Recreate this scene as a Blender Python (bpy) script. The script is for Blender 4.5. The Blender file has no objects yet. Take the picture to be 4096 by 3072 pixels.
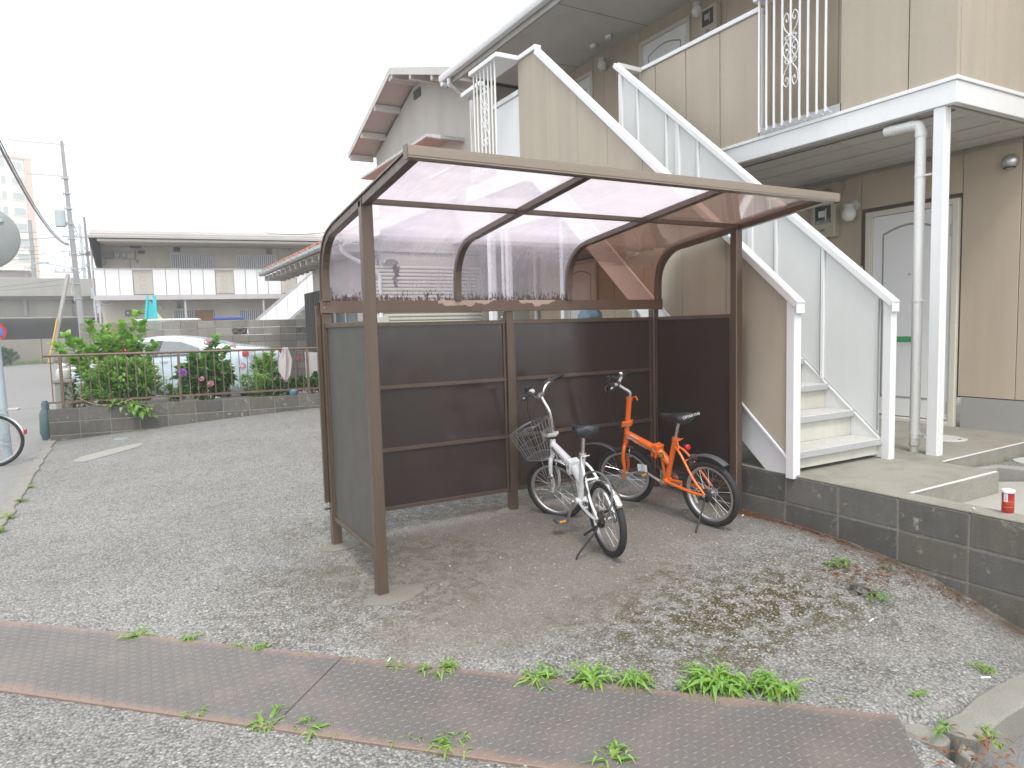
import bpy, bmesh, math, random
import numpy as np
from mathutils import Vector, Matrix
rnd = random.Random(7)
SC = bpy.context.scene
COL = SC.collection
R = math.radians

# ------------------------------------------------------------------ camera
cam = bpy.data.objects.new('camera', bpy.data.cameras.new('camera')); COL.objects.link(cam)
CP = Vector((-1.1255, -3.5122, 1.4359)); YAW, PIT, ROL = .5149, -.0821, -.0265
fw = Vector((math.sin(YAW)*math.cos(PIT), math.cos(YAW)*math.cos(PIT), math.sin(PIT)))
rt = Vector((math.cos(YAW), -math.sin(YAW), 0)); up = rt.cross(fw)
r2 = rt*math.cos(ROL)+up*math.sin(ROL); u2 = -rt*math.sin(ROL)+up*math.cos(ROL)
mw = Matrix((r2, u2, -fw)).transposed().to_4x4(); mw.translation = CP
cam.matrix_world = mw
cam.data.sensor_width = 36; cam.data.lens = 36*689.4755/1024
cam.data.clip_start = .05; cam.data.clip_end = 900
SC.camera = cam
# ------------------------------------------------------------------ sky, sun, exposure
W = bpy.data.worlds.new('World'); SC.world = W; W.use_nodes = True
nt = W.node_tree; nt.nodes.clear()
sky = nt.nodes.new('ShaderNodeTexSky'); sky.sky_type = 'NISHITA'; sky.sun_disc = False
SUN_EL, SUN_AZ = R(58), R(200)
sky.sun_elevation = SUN_EL; sky.sun_rotation = SUN_AZ; sky.dust_density = 6; sky.air_density = 1.5
mixn = nt.nodes.new('ShaderNodeMix'); mixn.data_type = 'RGBA'; mixn.inputs[0].default_value = .86
mixn.inputs[7].default_value = (10.6, 10.9, 11.3, 1)     # the even white cloud deck over the sky
bg = nt.nodes.new('ShaderNodeBackground'); bg.inputs[1].default_value = .115
wo = nt.nodes.new('ShaderNodeOutputWorld')
nt.links.new(sky.outputs[0], mixn.inputs[6]); nt.links.new(mixn.outputs[2], bg.inputs[0]); nt.links.new(bg.outputs[0], wo.inputs[0])
sd = bpy.data.lights.new('sun', 'SUN'); sd.energy = 1.35; sd.angle = R(13); sd.color = (1, .96, .9)
sun = bpy.data.objects.new('sun', sd); COL.objects.link(sun)
sdir = Vector((math.sin(SUN_AZ)*math.cos(SUN_EL), math.cos(SUN_AZ)*math.cos(SUN_EL), math.sin(SUN_EL)))
sun.rotation_euler = sdir.to_track_quat('Z', 'Y').to_euler(); sun.location = (0, -6, 12)
SC.view_settings.view_transform = 'Standard'; SC.view_settings.look = 'None'
SC.view_settings.exposure = .78; SC.view_settings.gamma = 1
SC.render.engine = 'CYCLES'
SC.cycles.max_bounces = 8; SC.cycles.transparent_max_bounces = 24
SC.cycles.diffuse_bounces = 4; SC.cycles.glossy_bounces = 3
try: SC.cycles.use_denoising = True
except Exception: pass
SC.cycles.caustics_reflective = False; SC.cycles.caustics_refractive = False

# ------------------------------------------------------------------ objects helpers
def tag(o, label=None, cat=None, group=None, kind=None):
    if label: o['label'] = label
    if cat: o['category'] = cat
    if group: o['group'] = group
    if kind: o['kind'] = kind
    return o
def empty(name, loc=(0, 0, 0), rz=0, label=None, cat=None, group=None):
    o = bpy.data.objects.new(name, None); COL.objects.link(o)
    o.location = loc; o.rotation_euler = (0, 0, rz); o.empty_display_size = .1
    return tag(o, label, cat, group)
def inst(src, parent, name=None, loc=None, rot=None):
    o = src.copy(); COL.objects.link(o); o.parent = parent
    if name: o.name = name
    if loc is not None: o.location = loc
    if rot is not None: o.rotation_euler = rot
    return o
def copy_tree(o, parent=None):
    c = o.copy(); COL.objects.link(c); c.parent = parent
    for ch in list(o.children): copy_tree(ch, c)
    return c

class MB:
    def __init__(s): s.v = []; s.f = []; s.mi = []; s.cur = 0
    def face(s, idx): s.f.append(tuple(idx)); s.mi.append(s.cur)
    def add(s, vs, fs):
        b = len(s.v); s.v += [tuple(v) for v in vs]
        for f in fs: s.face([b+i for i in f])
        return s
    def box(s, x0, x1, y0, y1, z0, z1):
        return s.add([(x0,y0,z0),(x1,y0,z0),(x1,y1,z0),(x0,y1,z0),(x0,y0,z1),(x1,y0,z1),(x1,y1,z1),(x0,y1,z1)],
                     [(0,3,2,1),(4,5,6,7),(0,1,5,4),(1,2,6,5),(2,3,7,6),(3,0,4,7)])
    def obox(s, c, ax, ay, az):
        c, ax, ay, az = map(Vector, (c, ax, ay, az))
        vs = [c+i*ax+j*ay+k*az for k in (-1, 1) for i, j in ((-1,-1),(1,-1),(1,1),(-1,1))]
        return s.add(vs, [(0,3,2,1),(4,5,6,7),(0,1,5,4),(1,2,6,5),(2,3,7,6),(3,0,4,7)])
    def bar(s, a, b, w, h, upv=(0, 0, 1)):
        a, b = Vector(a), Vector(b); d = (b-a); L = d.length; d.normalize()
        x = d.cross(Vector(upv)); 
        if x.length < 1e-4: x = Vector((1, 0, 0))
        x.normalize(); z = x.cross(d)
        return s.obox((a+b)/2, x*w/2, d*L/2, z*h/2)
    def quad(s, *vs): return s.add(vs, [tuple(range(len(vs)))])
    def extrude(s, poly, d):
        """closed polygon of 3-D points pushed along d"""
        n = len(poly); d = Vector(d); p = [Vector(q) for q in poly]
        return s.add(p+[q+d for q in p], [tuple(range(n))[::-1], tuple(range(n, 2*n))]+[(i, (i+1) % n, n+(i+1) % n, n+i) for i in range(n)])
    def tube(s, pts, r, n=8, caps=True, closed=False):
        pts = [Vector(p) for p in pts]; m = len(pts)
        rs = r if isinstance(r, (list, tuple)) else [r]*m
        rings = []; ref = None
        for i, p in enumerate(pts):
            if closed: t = pts[(i+1) % m]-pts[i-1]
            else: t = pts[min(i+1, m-1)]-pts[max(i-1, 0)]
            t.normalize()
            if ref is None:
                ref = Vector((0, 0, 1)) if abs(t.z) < .9 else Vector((1, 0, 0))
            x = ref-t*ref.dot(t); x.normalize(); ref = x; y = t.cross(x)
            rings.append([p+(x*math.cos(2*math.pi*k/n)+y*math.sin(2*math.pi*k/n))*rs[i] for k in range(n)])
        b = len(s.v)
        for rg in rings: s.v += [tuple(q) for q in rg]
        for i in range(m if closed else m-1):
            j = (i+1) % m
            for k in range(n): s.face((b+i*n+k, b+i*n+(k+1) % n, b+j*n+(k+1) % n, b+j*n+k))
        if caps and not closed:
            s.face([b+k for k in range(n)][::-1]); s.face([b+(m-1)*n+k for k in range(n)])
        return s
    def lathe(s, prof, n=16, c=(0, 0, 0), ax=(0, 0, 1)):
        """profile of (radius, height) turned round axis"""
        ax = Vector(ax).normalized(); x = ax.orthogonal().normalized(); y = ax.cross(x); c = Vector(c); b = len(s.v)
        for r, h in prof:
            for k in range(n):
                a = 2*math.pi*k/n; s.v.append(tuple(c+ax*h+(x*math.cos(a)+y*math.sin(a))*r))
        for i in range(len(prof)-1):
            for k in range(n): s.face((b+i*n+k, b+i*n+(k+1) % n, b+(i+1)*n+(k+1) % n, b+(i+1)*n+k))
        s.face([b+k for k in range(n)][::-1]); s.face([b+(len(prof)-1)*n+k for k in range(n)])
        return s
    def xf(s, M, start=0):
        for i in range(start, len(s.v)): s.v[i] = tuple(M @ Vector(s.v[i]))
        return s
    def mesh(s, name, mats):
        me = bpy.data.meshes.new(name); me.from_pydata(s.v, [], s.f)
        for m in (mats if isinstance(mats, (list, tuple)) else [mats]): me.materials.append(m)
        if any(s.mi): me.polygons.foreach_set('material_index', s.mi)
        me.update(); return me
    def build(s, name, mats, parent=None, smooth=False, bevel=0, fix=False, autos=None):
        me = s.mesh(name, mats)
        if fix:
            bm = bmesh.new(); bm.from_mesh(me); bmesh.ops.recalc_face_normals(bm, faces=bm.faces); bm.to_mesh(me); bm.free()
        if smooth:
            me.polygons.foreach_set('use_smooth', [True]*len(me.polygons))
            try: me.set_sharp_from_angle(angle=R(autos or 40))
            except Exception: pass
        o = bpy.data.objects.new(name, me); COL.objects.link(o); o.parent = parent
        if bevel:
            b = o.modifiers.new('bevel', 'BEVEL'); b.width = bevel; b.segments = 1; b.limit_method = 'ANGLE'; b.harden_normals = False
        return o

def bez(pts, k=8):
    """smooth curve through the points (Catmull-Rom)"""
    P = [Vector(p) for p in pts]; P = [P[0]*2-P[1]]+P+[P[-1]*2-P[-2]]; out = []
    for i in range(1, len(P)-2):
        for j in range(k):
            t = j/k; a, b, c, d = P[i-1:i+3]
            out.append(.5*((2*b)+(c-a)*t+(2*a-5*b+4*c-d)*t*t+(3*b-a-3*c+d)*t**3))
    out.append(P[-2]); return out

def text_mesh(txt, size, mat, name, parent, M, depth=.0006, bold=0, align='CENTER'):
    cu = bpy.data.curves.new('text', 'FONT'); cu.body = txt; cu.size = size; cu.extrude = depth; cu.align_x = align; cu.align_y = 'CENTER'; cu.offset = bold
    t = bpy.data.objects.new('text', cu); COL.objects.link(t)
    dg = bpy.context.evaluated_depsgraph_get(); dg.update()
    me = bpy.data.meshes.new_from_object(t.evaluated_get(dg)); bpy.data.objects.remove(t)
    me.transform(M); me.materials.clear(); me.materials.append(mat)
    o = bpy.data.objects.new(name, me); COL.objects.link(o); o.parent = parent
    return o

# ------------------------------------------------------------------ materials
def newmat(name):
    m = bpy.data.materials.new(name); m.use_nodes = True
    return m, m.node_tree, m.node_tree.nodes['Principled BSDF']
def nd(t, typ, **k):
    n = t.nodes.new(typ)
    for a, b in k.items(): setattr(n, a, b)
    return n
def lk(t, a, b): t.links.new(a, b)
def noise(t, vec, scale, detail=4, rough=.55, dist=0):
    n = nd(t, 'ShaderNodeTexNoise'); n.inputs['Scale'].default_value = scale; n.inputs['Detail'].default_value = detail
    n.inputs['Roughness'].default_value = rough; n.inputs['Distortion'].default_value = dist
    lk(t, vec, n.inputs['Vector']); return n.outputs['Fac']
def ramp(t, fac, stops):
    n = nd(t, 'ShaderNodeValToRGB'); cr = n.color_ramp
    while len(cr.elements) < len(stops): cr.elements.new(.5)
    for e, (p, c) in zip(cr.elements, stops):
        e.position = p; e.color = (c, c, c, 1) if not isinstance(c, (tuple, list)) else (*c[:3], 1)
    lk(t, fac, n.inputs[0]); return n.outputs[0]
def mix(t, fac, a, b, mode='MIX'):
    n = nd(t, 'ShaderNodeMix'); n.data_type = 'RGBA'; n.blend_type = mode
    for sock, val in ((n.inputs[0], fac), (n.inputs[6], a), (n.inputs[7], b)):
        if isinstance(val, (int, float)): sock.default_value = val
        elif isinstance(val, (tuple, list)): sock.default_value = (*val[:3], 1)
        else: lk(t, val, sock)
    return n.outputs[2]
def mth(t, op, a, b=None, c=None, clamp=False):
    n = nd(t, 'ShaderNodeMath', operation=op); n.use_clamp = clamp
    for i, v in enumerate((a, b, c)):
        if v is None: continue
        if isinstance(v, (int, float)): n.inputs[i].default_value = v
        else: lk(t, v, n.inputs[i])
    return n.outputs[0]
def scaled(t, vec, s):
    n = nd(t, 'ShaderNodeMapping'); n.inputs['Scale'].default_value = s; lk(t, vec, n.inputs['Vector']); return n.outputs[0]
def bump(t, h, bs, strength=.3, dist=.01):
    n = nd(t, 'ShaderNodeBump'); n.inputs['Strength'].default_value = strength; n.inputs['Distance'].default_value = dist
    lk(t, h, n.inputs['Height']); lk(t, n.outputs[0], bs.inputs['Normal'])
def M(name, col, rough=.6, metal=0, var=.12, vs=5, fine=.06, fs=90, bmp=0, bsc=120, bd=.003, streak=0, stc=None, ssc=(14, 14, .8), spot=None, spec=.5, coat=0, obj=False):
    """painted, plastered or metal surface: large and fine tone changes, run-off streaks, spots, fine relief"""
    m, t, bs = newmat(name)
    if obj: vec = nd(t, 'ShaderNodeTexCoord').outputs['Object']
    else: vec = nd(t, 'ShaderNodeNewGeometry').outputs['Position']
    c = mix(t, noise(t, vec, vs, 5), tuple(x*(1-var) for x in col), tuple(min(1, x*(1+var)) for x in col))
    if fine: c = mix(t, 1, c, ramp(t, noise(t, vec, fs, 3), [(.3, 1-fine*2), (.7, 1)]), 'MULTIPLY')
    if streak:
        sv = scaled(t, vec, ssc)
        c = mix(t, mth(t, 'MULTIPLY', ramp(t, noise(t, sv, 1, 5, .6), [(.45, 0), (.72, 1)]), streak), c, stc or tuple(x*.45 for x in col))
    if spot:
        sc_, lo, hi, colr = spot
        c = mix(t, ramp(t, noise(t, vec, sc_, 6, .7), [(lo, 0), (hi, 1)]), c, colr)
    lk(t, c, bs.inputs['Base Color'])
    r = ramp(t, noise(t, vec, vs*3, 3), [(.3, max(0, rough-.06)), (.7, min(1, rough+.06))]); lk(t, r, bs.inputs['Roughness'])
    bs.inputs['Metallic'].default_value = metal
    bs.inputs['Specular IOR Level'].default_value = spec
    if coat: bs.inputs['Coat Weight'].default_value = coat; bs.inputs['Coat Roughness'].default_value = .08
    if bmp: bump(t, noise(t, vec, bsc, 4, .6), bs, bmp, bd)
    return m

white_steel = M('white_painted_steel', (.74, .75, .76), .42, var=.04, fine=.02, streak=.12, stc=(.5, .5, .46))
white_dirty = M('white_steel_weathered', (.60, .61, .58), .5, var=.1, vs=7, fine=.05, fs=60, streak=.2, stc=(.42, .40, .34), spot=(30, .66, .74, (.3, .28, .24)), bmp=.15, bsc=60)
tread_mat = M('tread_worn_paint', (.55, .55, .53), .6, var=.12, vs=9, fine=.1, fs=70, spot=(26, .56, .66, (.36, .34, .30)), bmp=.3, bsc=90)
grey_panel = M('stair_panel_pale_grey', (.67, .685, .68), .45, var=.04, vs=2, fine=.02, streak=.1, stc=(.5, .52, .5))
beige_out = M('cladding_beige', (.45, .395, .315), .85, var=.08, vs=1.6, fine=.08, fs=220, bmp=.5, bsc=260, bd=.004, streak=.38, stc=(.29, .265, .22), ssc=(5, 5, .35))
beige_wall = M('cladding_tan', (.53, .44, .34), .85, var=.07, vs=1.4, fine=.08, fs=240, bmp=.45, bsc=240, bd=.004, streak=.2, stc=(.26, .22, .175), ssc=(6, 6, .5))
joint_dark = M('joint_sealant', (.13, .11, .09), .8)
soffit_mat = M('soffit_board', (.60, .585, .55), .8, var=.06, vs=2, streak=.15, ssc=(3, 3, 3))
conc = M('concrete_grey', (.33, .32, .29), .88, var=.14, vs=3, fine=.12, fs=140, bmp=.4, bsc=130, spot=(4, .55, .75, (.2, .19, .165)))
conc_plat = M('concrete_platform', (.31, .298, .258), .88, var=.2, vs=2.6, fine=.14, fs=110, bmp=.35, bsc=120, spot=(3.2, .48, .70, (.20, .185, .15)))
conc_base = M('concrete_foundation', (.36, .35, .325), .88, var=.1, vs=2.5, fine=.06, fs=140, bmp=.25, bsc=130, spot=(2.2, .6, .8, (.2, .19, .17)))
block_mats = [M('concrete_block_%s' % n, c, .93, var=.2, vs=7, fine=.16, fs=190, bmp=.9, bsc=170, bd=.006, spot=(13, .585, .68, s_), streak=.45, stc=tuple(x*.55 for x in c), ssc=(18, 18, 3))
              for n, c, s_ in (('dark', (.145, .14, .125), (.34, .34, .31)), ('mid', (.17, .165, .15), (.3, .3, .27)), ('warm', (.155, .145, .122), (.25, .24, .2)), ('deep', (.12, .117, .108), (.2, .2, .18)))]
pale_blocks = [M('pale_block_%s' % n, c, .93, var=.16, vs=5, fine=.12, fs=120, bmp=.4, bsc=150, streak=.4, stc=tuple(x*.5 for x in c), ssc=(6, 6, 1.5))
               for n, c in (('a', (.30, .285, .25)), ('b', (.26, .245, .215)), ('c', (.34, .325, .29)), ('rust', (.30, .22, .165)))]
mortar = M('mortar', (.26, .25, .22), .95, var=.25, vs=14, fine=.15)
bronze = M('bronze_aluminium', (.112, .080, .058), .34, metal=.25, var=.08, vs=4, fine=.03, streak=.16, stc=(.2, .16, .12))
bronze_pale = M('bronze_aluminium_faded', (.25, .205, .162), .42, metal=.2, var=.07, vs=4, fine=.03)
board_brown = M('panel_brown_board', (.051, .039, .035), .14, var=.12, vs=3, fine=.05, fs=60, spec=.5)
board_out = M('panel_outer_grey_brown', (.073, .070, .062), .42, var=.06, vs=1.5, fine=0)  # brown board with the grey reflection of its outer face put into the colour
chrome = M('polished_steel', (.75, .75, .74), .22, metal=1, var=.05, fine=0, obj=True)
galv = M('galvanised_steel', (.5, .51, .52), .45, metal=.8, var=.1)
rubber = M('tyre_rubber', (.028, .028, .030), .75, var=.2, vs=30, fine=.1, bmp=.3, bsc=300, obj=True)
blackpl = M('black_plastic', (.03, .03, .032), .5, var=.1, obj=True)
darkgrey = M('dark_grey_plastic', (.075, .078, .082), .5, var=.12, obj=True)
vinyl = M('saddle_vinyl', (.032, .036, .040), .36, var=.1, obj=True, bmp=.15, bsc=400)
alu = M('brushed_aluminium', (.62, .62, .62), .34, metal=.9, var=.06, fine=.02, obj=True)
white_bike = M('white_bike_paint', (.74, .76, .76), .28, var=.04, fine=.01, obj=True, coat=.5)
orange_bike = M('orange_bike_paint', (.80, .16, .018), .32, var=.06, fine=.02, obj=True, coat=.5)
cable_mat = M('black_cable', (.03, .03, .033), .5)
wire_grey = M('wire_grey', (.35, .35, .35), .4, metal=.7, obj=True)
red_lens = M('red_lens', (.5, .015, .015), .2, coat=.6)
amber = M('amber_reflector', (.85, .36, .03), .25, coat=.5)
paper = M('paper_tag', (.78, .79, .77), .8)
black_print = M('black_print', (.02, .02, .02), .6)
white_print = M('white_print', (.75, .75, .75), .6)
yellow_print = M('yellow_print', (.75, .50, .06), .6)
red_print = M('red_print', (.42, .03, .03), .5)
door_white = M('door_white', (.76, .77, .77), .4, var=.03, fine=.01)
door_groove = M('door_groove', (.30, .31, .32), .5)
frame_cream = M('door_frame_cream', (.66, .64, .55), .45, var=.05)
green_slot = M('green_slot', (.06, .36, .13), .45)
glass_dark = M('dark_glass', (.04, .045, .05), .08, spec=.8, fine=0)
nosing_grey = M('nosing_grey', (.42, .43, .44), .5, var=.1, spot=(40, .6, .7, (.3, .29, .27)))
riser_cream = M('riser_cream', (.56, .55, .49), .55, var=.1, vs=8, streak=.25, stc=(.38, .36, .3))
glass_grey = M('grey_glass', (.16, .18, .19), .12, spec=.8, fine=0)
globe_mat = M('opal_globe', (.74, .74, .72), .25)
cream = M('cream_plastic', (.50, .46, .36), .5)
pvc = M('pvc_pipe', (.68, .69, .68), .4, var=.05, streak=.15, stc=(.5, .5, .46))
leafy = []
def leafmat(name, a, b):
    m, t, bs = newmat(name)
    g = nd(t, 'ShaderNodeNewGeometry'); oi = g.outputs['Random Per Island']
    c = mix(t, oi, a, b); c = mix(t, mth(t, 'MULTIPLY', noise(t, g.outputs['Position'], 60, 2), .5), c, tuple(x*.5 for x in a))
    lk(t, c, bs.inputs['Base Color']); bs.inputs['Roughness'].default_value = .42
    tr = nd(t, 'ShaderNodeBsdfTranslucent'); lk(t, mix(t, 1, c, (1.3, 1.5, .6), 'MULTIPLY'), tr.inputs[0])
    ms = nd(t, 'ShaderNodeMixShader'); ms.inputs[0].default_value = .35
    out = t.nodes['Material Output']; lk(t, bs.outputs[0], ms.inputs[1]); lk(t, tr.outputs[0], ms.inputs[2]); lk(t, ms.outputs[0], out.inputs[0])
    return m
leaf_bright = leafmat('leaf_bright_green', (.16, .33, .06), (.34, .54, .13))
leaf_mid = leafmat('leaf_mid_green', (.085, .215, .055), (.22, .41, .11))
leaf_dark = leafmat('leaf_deep_green', (.035, .11, .035), (.09, .23, .06))
leaf_yel = leafmat('grass_yellow_green', (.15, .27, .03), (.33, .46, .09))
stem_mat = M('green_stem', (.13, .2, .05), .6)
pink_petal = M('pink_petal', (.66, .34, .42), .7, var=.3, vs=40)
purple_petal = M('purple_petal', (.36, .14, .46), .7, var=.3, vs=40)
red_petal = M('red_petal', (.75, .10, .12), .6, var=.2, vs=40)

# ------------------------------------------------------------------ ground height
CT = np.array([(0,0,0),(2.72,0,.03),(0,.89,.045),(1.33,.92,.07),(2.88,.9,.06),(2.88,.05,.022),(2.88,-.6,.012),(2.88,-1.09,-.03),(2.88,-1.31,-.065),(2.88,-1.57,-.14),(2.88,-1.79,-.22),
(-1.95,9.1,-.125),(-.2,8.95,.0),(1.8,8.7,.118),(-2,4,-.07),(0,4.5,.03),(2.5,4.5,.12),(-1.8,.9,-.05),(-.3,-.55,-.02),(.7,-1.6,-.035),(1.25,-2.1,-.06),(-1.7,-.1,-.06),(0,-1.8,-.055),(1.8,-2.1,-.10),(1.6,-1.2,-.03),(-3,-4,-.12),(1,-5,-.2),(-5,3,-.14),(-5,10,-.22),(-2.3,14,-.24),(4,13,.15),(6,-4,-.4),(2.2,-1.9,-.12)], float)
def _tps():
    P = CT[:, :2]; n = len(P); d = np.linalg.norm(P[:, None]-P[None], axis=2)
    A = np.zeros((n+3, n+3)); A[:n, :n] = np.where(d > 0, d*d*np.log(d+1e-12), 0)+np.eye(n)*.05
    A[:n, n] = 1; A[:n, n+1:] = P; A[n, :n] = 1; A[n+1:, :n] = P.T
    return np.linalg.solve(A, np.r_[CT[:, 2], 0, 0, 0])
_W = _tps()
def gh(x, y):
    x = min(max(x, -6), 6); y = min(max(y, -5), 14); P = CT[:, :2]; d = np.hypot(P[:, 0]-x, P[:, 1]-y); n = len(P)
    v = (_W[:n]*np.where(d > 0, d*d*np.log(d+1e-12), 0)).sum()+_W[n]+_W[n+1]*x+_W[n+2]*y
    return float(min(max(v, -.3), .16))
PD, PN, PA0 = Vector((.7071, -.7071, 0)), Vector((.7071, .7071, 0)), Vector((-.99, .175, 0))
_S = np.array([(s, o) for s in np.linspace(-2.6, 3.2, 14) for o in (0, .27, .55)]); _Z = np.array([gh(*(PA0+PD*s-PN*o)[:2]) for s, o in _S])
_PC = np.linalg.lstsq(np.c_[np.ones(len(_S)), _S, _S[:, 0]**2], _Z, rcond=None)[0]
def plate_z(s, o): return float(_PC[0]+_PC[1]*s+_PC[2]*o)+.004
_PC = np.linalg.lstsq(np.c_[np.ones(len(_S)), _S], _Z, rcond=None)[0]
gh0 = gh
def gh(x, y):
    z = gh0(x, y); d = Vector((x, y, 0))-PA0; s = d.dot(PD); o = -d.dot(PN)
    ds = max(-2.7-s, 0, s-3.2); do = max(-o, 0, o-.55); dist = math.hypot(ds, do)
    if dist > .3: return z
    w = 1-dist/.3; w = w*w*(3-2*w); zp = plate_z(min(3.2, max(-2.7, s)), min(.55, max(0, o)))
    return z*(1-w)+(zp-(.007 if dist > 0 else .02))*w
def lin(a, b, n): return [a+(b-a)*i/n for i in range(n+1)]
def sheet(name, xs, ys, zf, mat, **k):
    b = MB(); nx = len(xs)
    for y in ys:
        for x in xs: b.v.append((x, y, zf(x, y)))
    for j in range(len(ys)-1):
        for i in range(nx-1): b.face((j*nx+i, j*nx+i+1, (j+1)*nx+i+1, (j+1)*nx+i))
    return b.build(name, mat, smooth=True)
# ------------------------------------------------------------------ ground
def ground_mat():
    m, t, bs = newmat('asphalt_open_graded'); pos = nd(t, 'ShaderNodeNewGeometry').outputs['Position']
    sx = nd(t, 'ShaderNodeSeparateXYZ'); lk(t, pos, sx.inputs[0]); X, Y = sx.outputs[0], sx.outputs[1]
    def vor(sc, feat='F1'):
        v = nd(t, 'ShaderNodeTexVoronoi'); v.feature = feat; v.inputs['Scale'].default_value = sc; lk(t, pos, v.inputs['Vector']); return v
    v1 = vor(92); v2 = vor(165)
    cs = nd(t, 'ShaderNodeSeparateColor'); lk(t, v1.outputs['Color'], cs.inputs[0])
    cs2 = nd(t, 'ShaderNodeSeparateColor'); lk(t, v2.outputs['Color'], cs2.inputs[0])
    stone = ramp(t, cs.outputs[0], [(0, (.12, .12, .116)), (.3, (.20, .198, .19)), (.62, (.275, .27, .255)), (.9, (.385, .375, .35)), (1, (.56, .55, .51))])
    stone2 = ramp(t, cs2.outputs[1], [(0, (.13, .13, .13)), (.6, (.24, .24, .235)), (1, (.40, .39, .37))])
    c = mix(t, .38, stone, stone2)
    gap = ramp(t, v1.outputs['Distance'], [(.38, 1), (.78, .42)]); c = mix(t, 1, c, gap, 'MULTIPLY')
    big = noise(t, pos, .9, 5); c = mix(t, 1, c, ramp(t, big, [(.3, .84), (.7, 1.1)]), 'MULTIPLY')
    c = mix(t, ramp(t, noise(t, pos, 9, 4), [(.35, 0), (.75, .35)]), c, (.30, .295, .275))
    def blob(cx, cy, rx, ry, lo=.6, hi=1.25, ns=2.2, na=.5):
        dx = mth(t, 'DIVIDE', mth(t, 'SUBTRACT', X, cx), rx); dy = mth(t, 'DIVIDE', mth(t, 'SUBTRACT', Y, cy), ry)
        d = mth(t, 'SQRT', mth(t, 'ADD', mth(t, 'MULTIPLY', dx, dx), mth(t, 'MULTIPLY', dy, dy)))
        d = mth(t, 'ADD', d, mth(t, 'MULTIPLY', mth(t, 'SUBTRACT', noise(t, pos, ns, 5, .6), .5), na*2))
        n = nd(t, 'ShaderNodeMapRange'); n.inputs[1].default_value = lo; n.inputs[2].default_value = hi; n.inputs[3].default_value = 1; n.inputs[4].default_value = 0; n.interpolation_type = 'SMOOTHSTEP'
        lk(t, d, n.inputs[0]); return n.outputs[0]
    # worn, silted floor under the shelter: finer and browner
    silt = mth(t, 'MULTIPLY', mth(t, 'MAXIMUM', blob(1.35, .35, 1.6, .85), blob(.75, -.42, .95, .5)), .8)
    fines = mix(t, .5, mix(t, noise(t, pos, 7, 6, .7), (.115, .10, .083), (.22, .197, .168)), mix(t, cs2.outputs[0], (.09, .08, .066), (.25, .23, .20)))
    sfac = mth(t, 'MULTIPLY', silt, ramp(t, cs.outputs[2], [(.80, 1), (.9, .45)]))
    c = mix(t, sfac, c, fines)
    # brown-green moss in the joints between the stones
    mossz = mth(t, 'MAXIMUM', blob(1.55, -1.12, 1.25, .66, .15, 1.3), mth(t, 'MAXIMUM', mth(t, 'MULTIPLY', blob(.05, .2, .9, .7), .45), mth(t, 'MULTIPLY', blob(1.0, 1.3, 1.6, .35), .5)))
    clump = ramp(t, noise(t, pos, 13, 6, .75), [(.44, 0), (.54, 1)])
    between = ramp(t, v1.outputs['Distance'], [(.20, .1), (.42, 1)])
    moss = mth(t, 'MULTIPLY', mth(t, 'MULTIPLY', mossz, clump), between)
    c = mix(t, mth(t, 'MULTIPLY', moss, 1.0), c, mix(t, noise(t, pos, 50, 3), (.030, .024, .008), (.085, .066, .020)))
    # leaf mould along the block wall
    wd = mth(t, 'ABSOLUTE', mth(t, 'SUBTRACT', X, 2.84)); near = mth(t, 'SUBTRACT', 1, mth(t, 'DIVIDE', wd, .22), clamp=True)
    near = mth(t, 'MULTIPLY', near, ramp(t, mth(t, 'DIVIDE', mth(t, 'ADD', Y, 3), 6), [(.1, 0), (.2, 1), (.55, 1), (.7, 0)]))
    c = mix(t, mth(t, 'MULTIPLY', near, ramp(t, noise(t, pos, 9, 4), [(.3, .2), (.6, 1)])), c, (.095, .068, .047))
    # smoother, paler carriageway to the left of the kerb
    st = mth(t, 'LESS_THAN', X, -2.17); c = mix(t, mth(t, 'MULTIPLY', st, .75), c, mix(t, noise(t, pos, 5, 6, .65), (.19, .19, .185), (.27, .268, .26)))
    zz = sx.outputs[2]; low = mth(t, 'MULTIPLY', mth(t, 'MULTIPLY', mth(t, 'LESS_THAN', zz, -.15), mth(t, 'GREATER_THAN', X, 1.30)), mth(t, 'LESS_THAN', Y, -2.05))
    c = mix(t, low, c, mix(t, noise(t, pos, 9, 6, .65), (.15, .15, .148), (.23, .228, .22)))
    seam = mth(t, 'MULTIPLY', st, ramp(t, mth(t, 'ABSOLUTE', mth(t, 'SUBTRACT', Y, mth(t, 'ADD', 17.2, mth(t, 'MULTIPLY', noise(t, pos, 1.3, 3), .25)))), [(.0, 1), (.06, 0)]))
    c = mix(t, mth(t, 'MULTIPLY', seam, .7), c, (.07, .07, .07))
    lk(t, c, bs.inputs['Base Color']); bs.inputs['Roughness'].default_value = .9; bs.inputs['Specular IOR Level'].default_value = .25
    h = mth(t, 'SUBTRACT', 1, v1.outputs['Distance']); h = mth(t, 'ADD', mth(t, 'MULTIPLY', h, .7), mth(t, 'MULTIPLY', mth(t, 'SUBTRACT', 1, v2.outputs['Distance']), .3))
    bump(t, h, bs, .75, .007); return m
asphalt = ground_mat()
xs = [-400, -120, -50, -25, -14, -9, -6, -4.5]+lin(-3.5, 3.3, 68)+[4, 5, 6.5, 9, 14, 25, 60, 150, 400]
ys = [-60, -25, -12, -7, -5]+lin(-4, 4, 80)+[4.3, 4.7, 5.2, 5.8, 6.5, 7.2, 8, 9, 10, 11, 12, 13, 14, 16, 20, 30, 60, 120, 300, 800]
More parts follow.
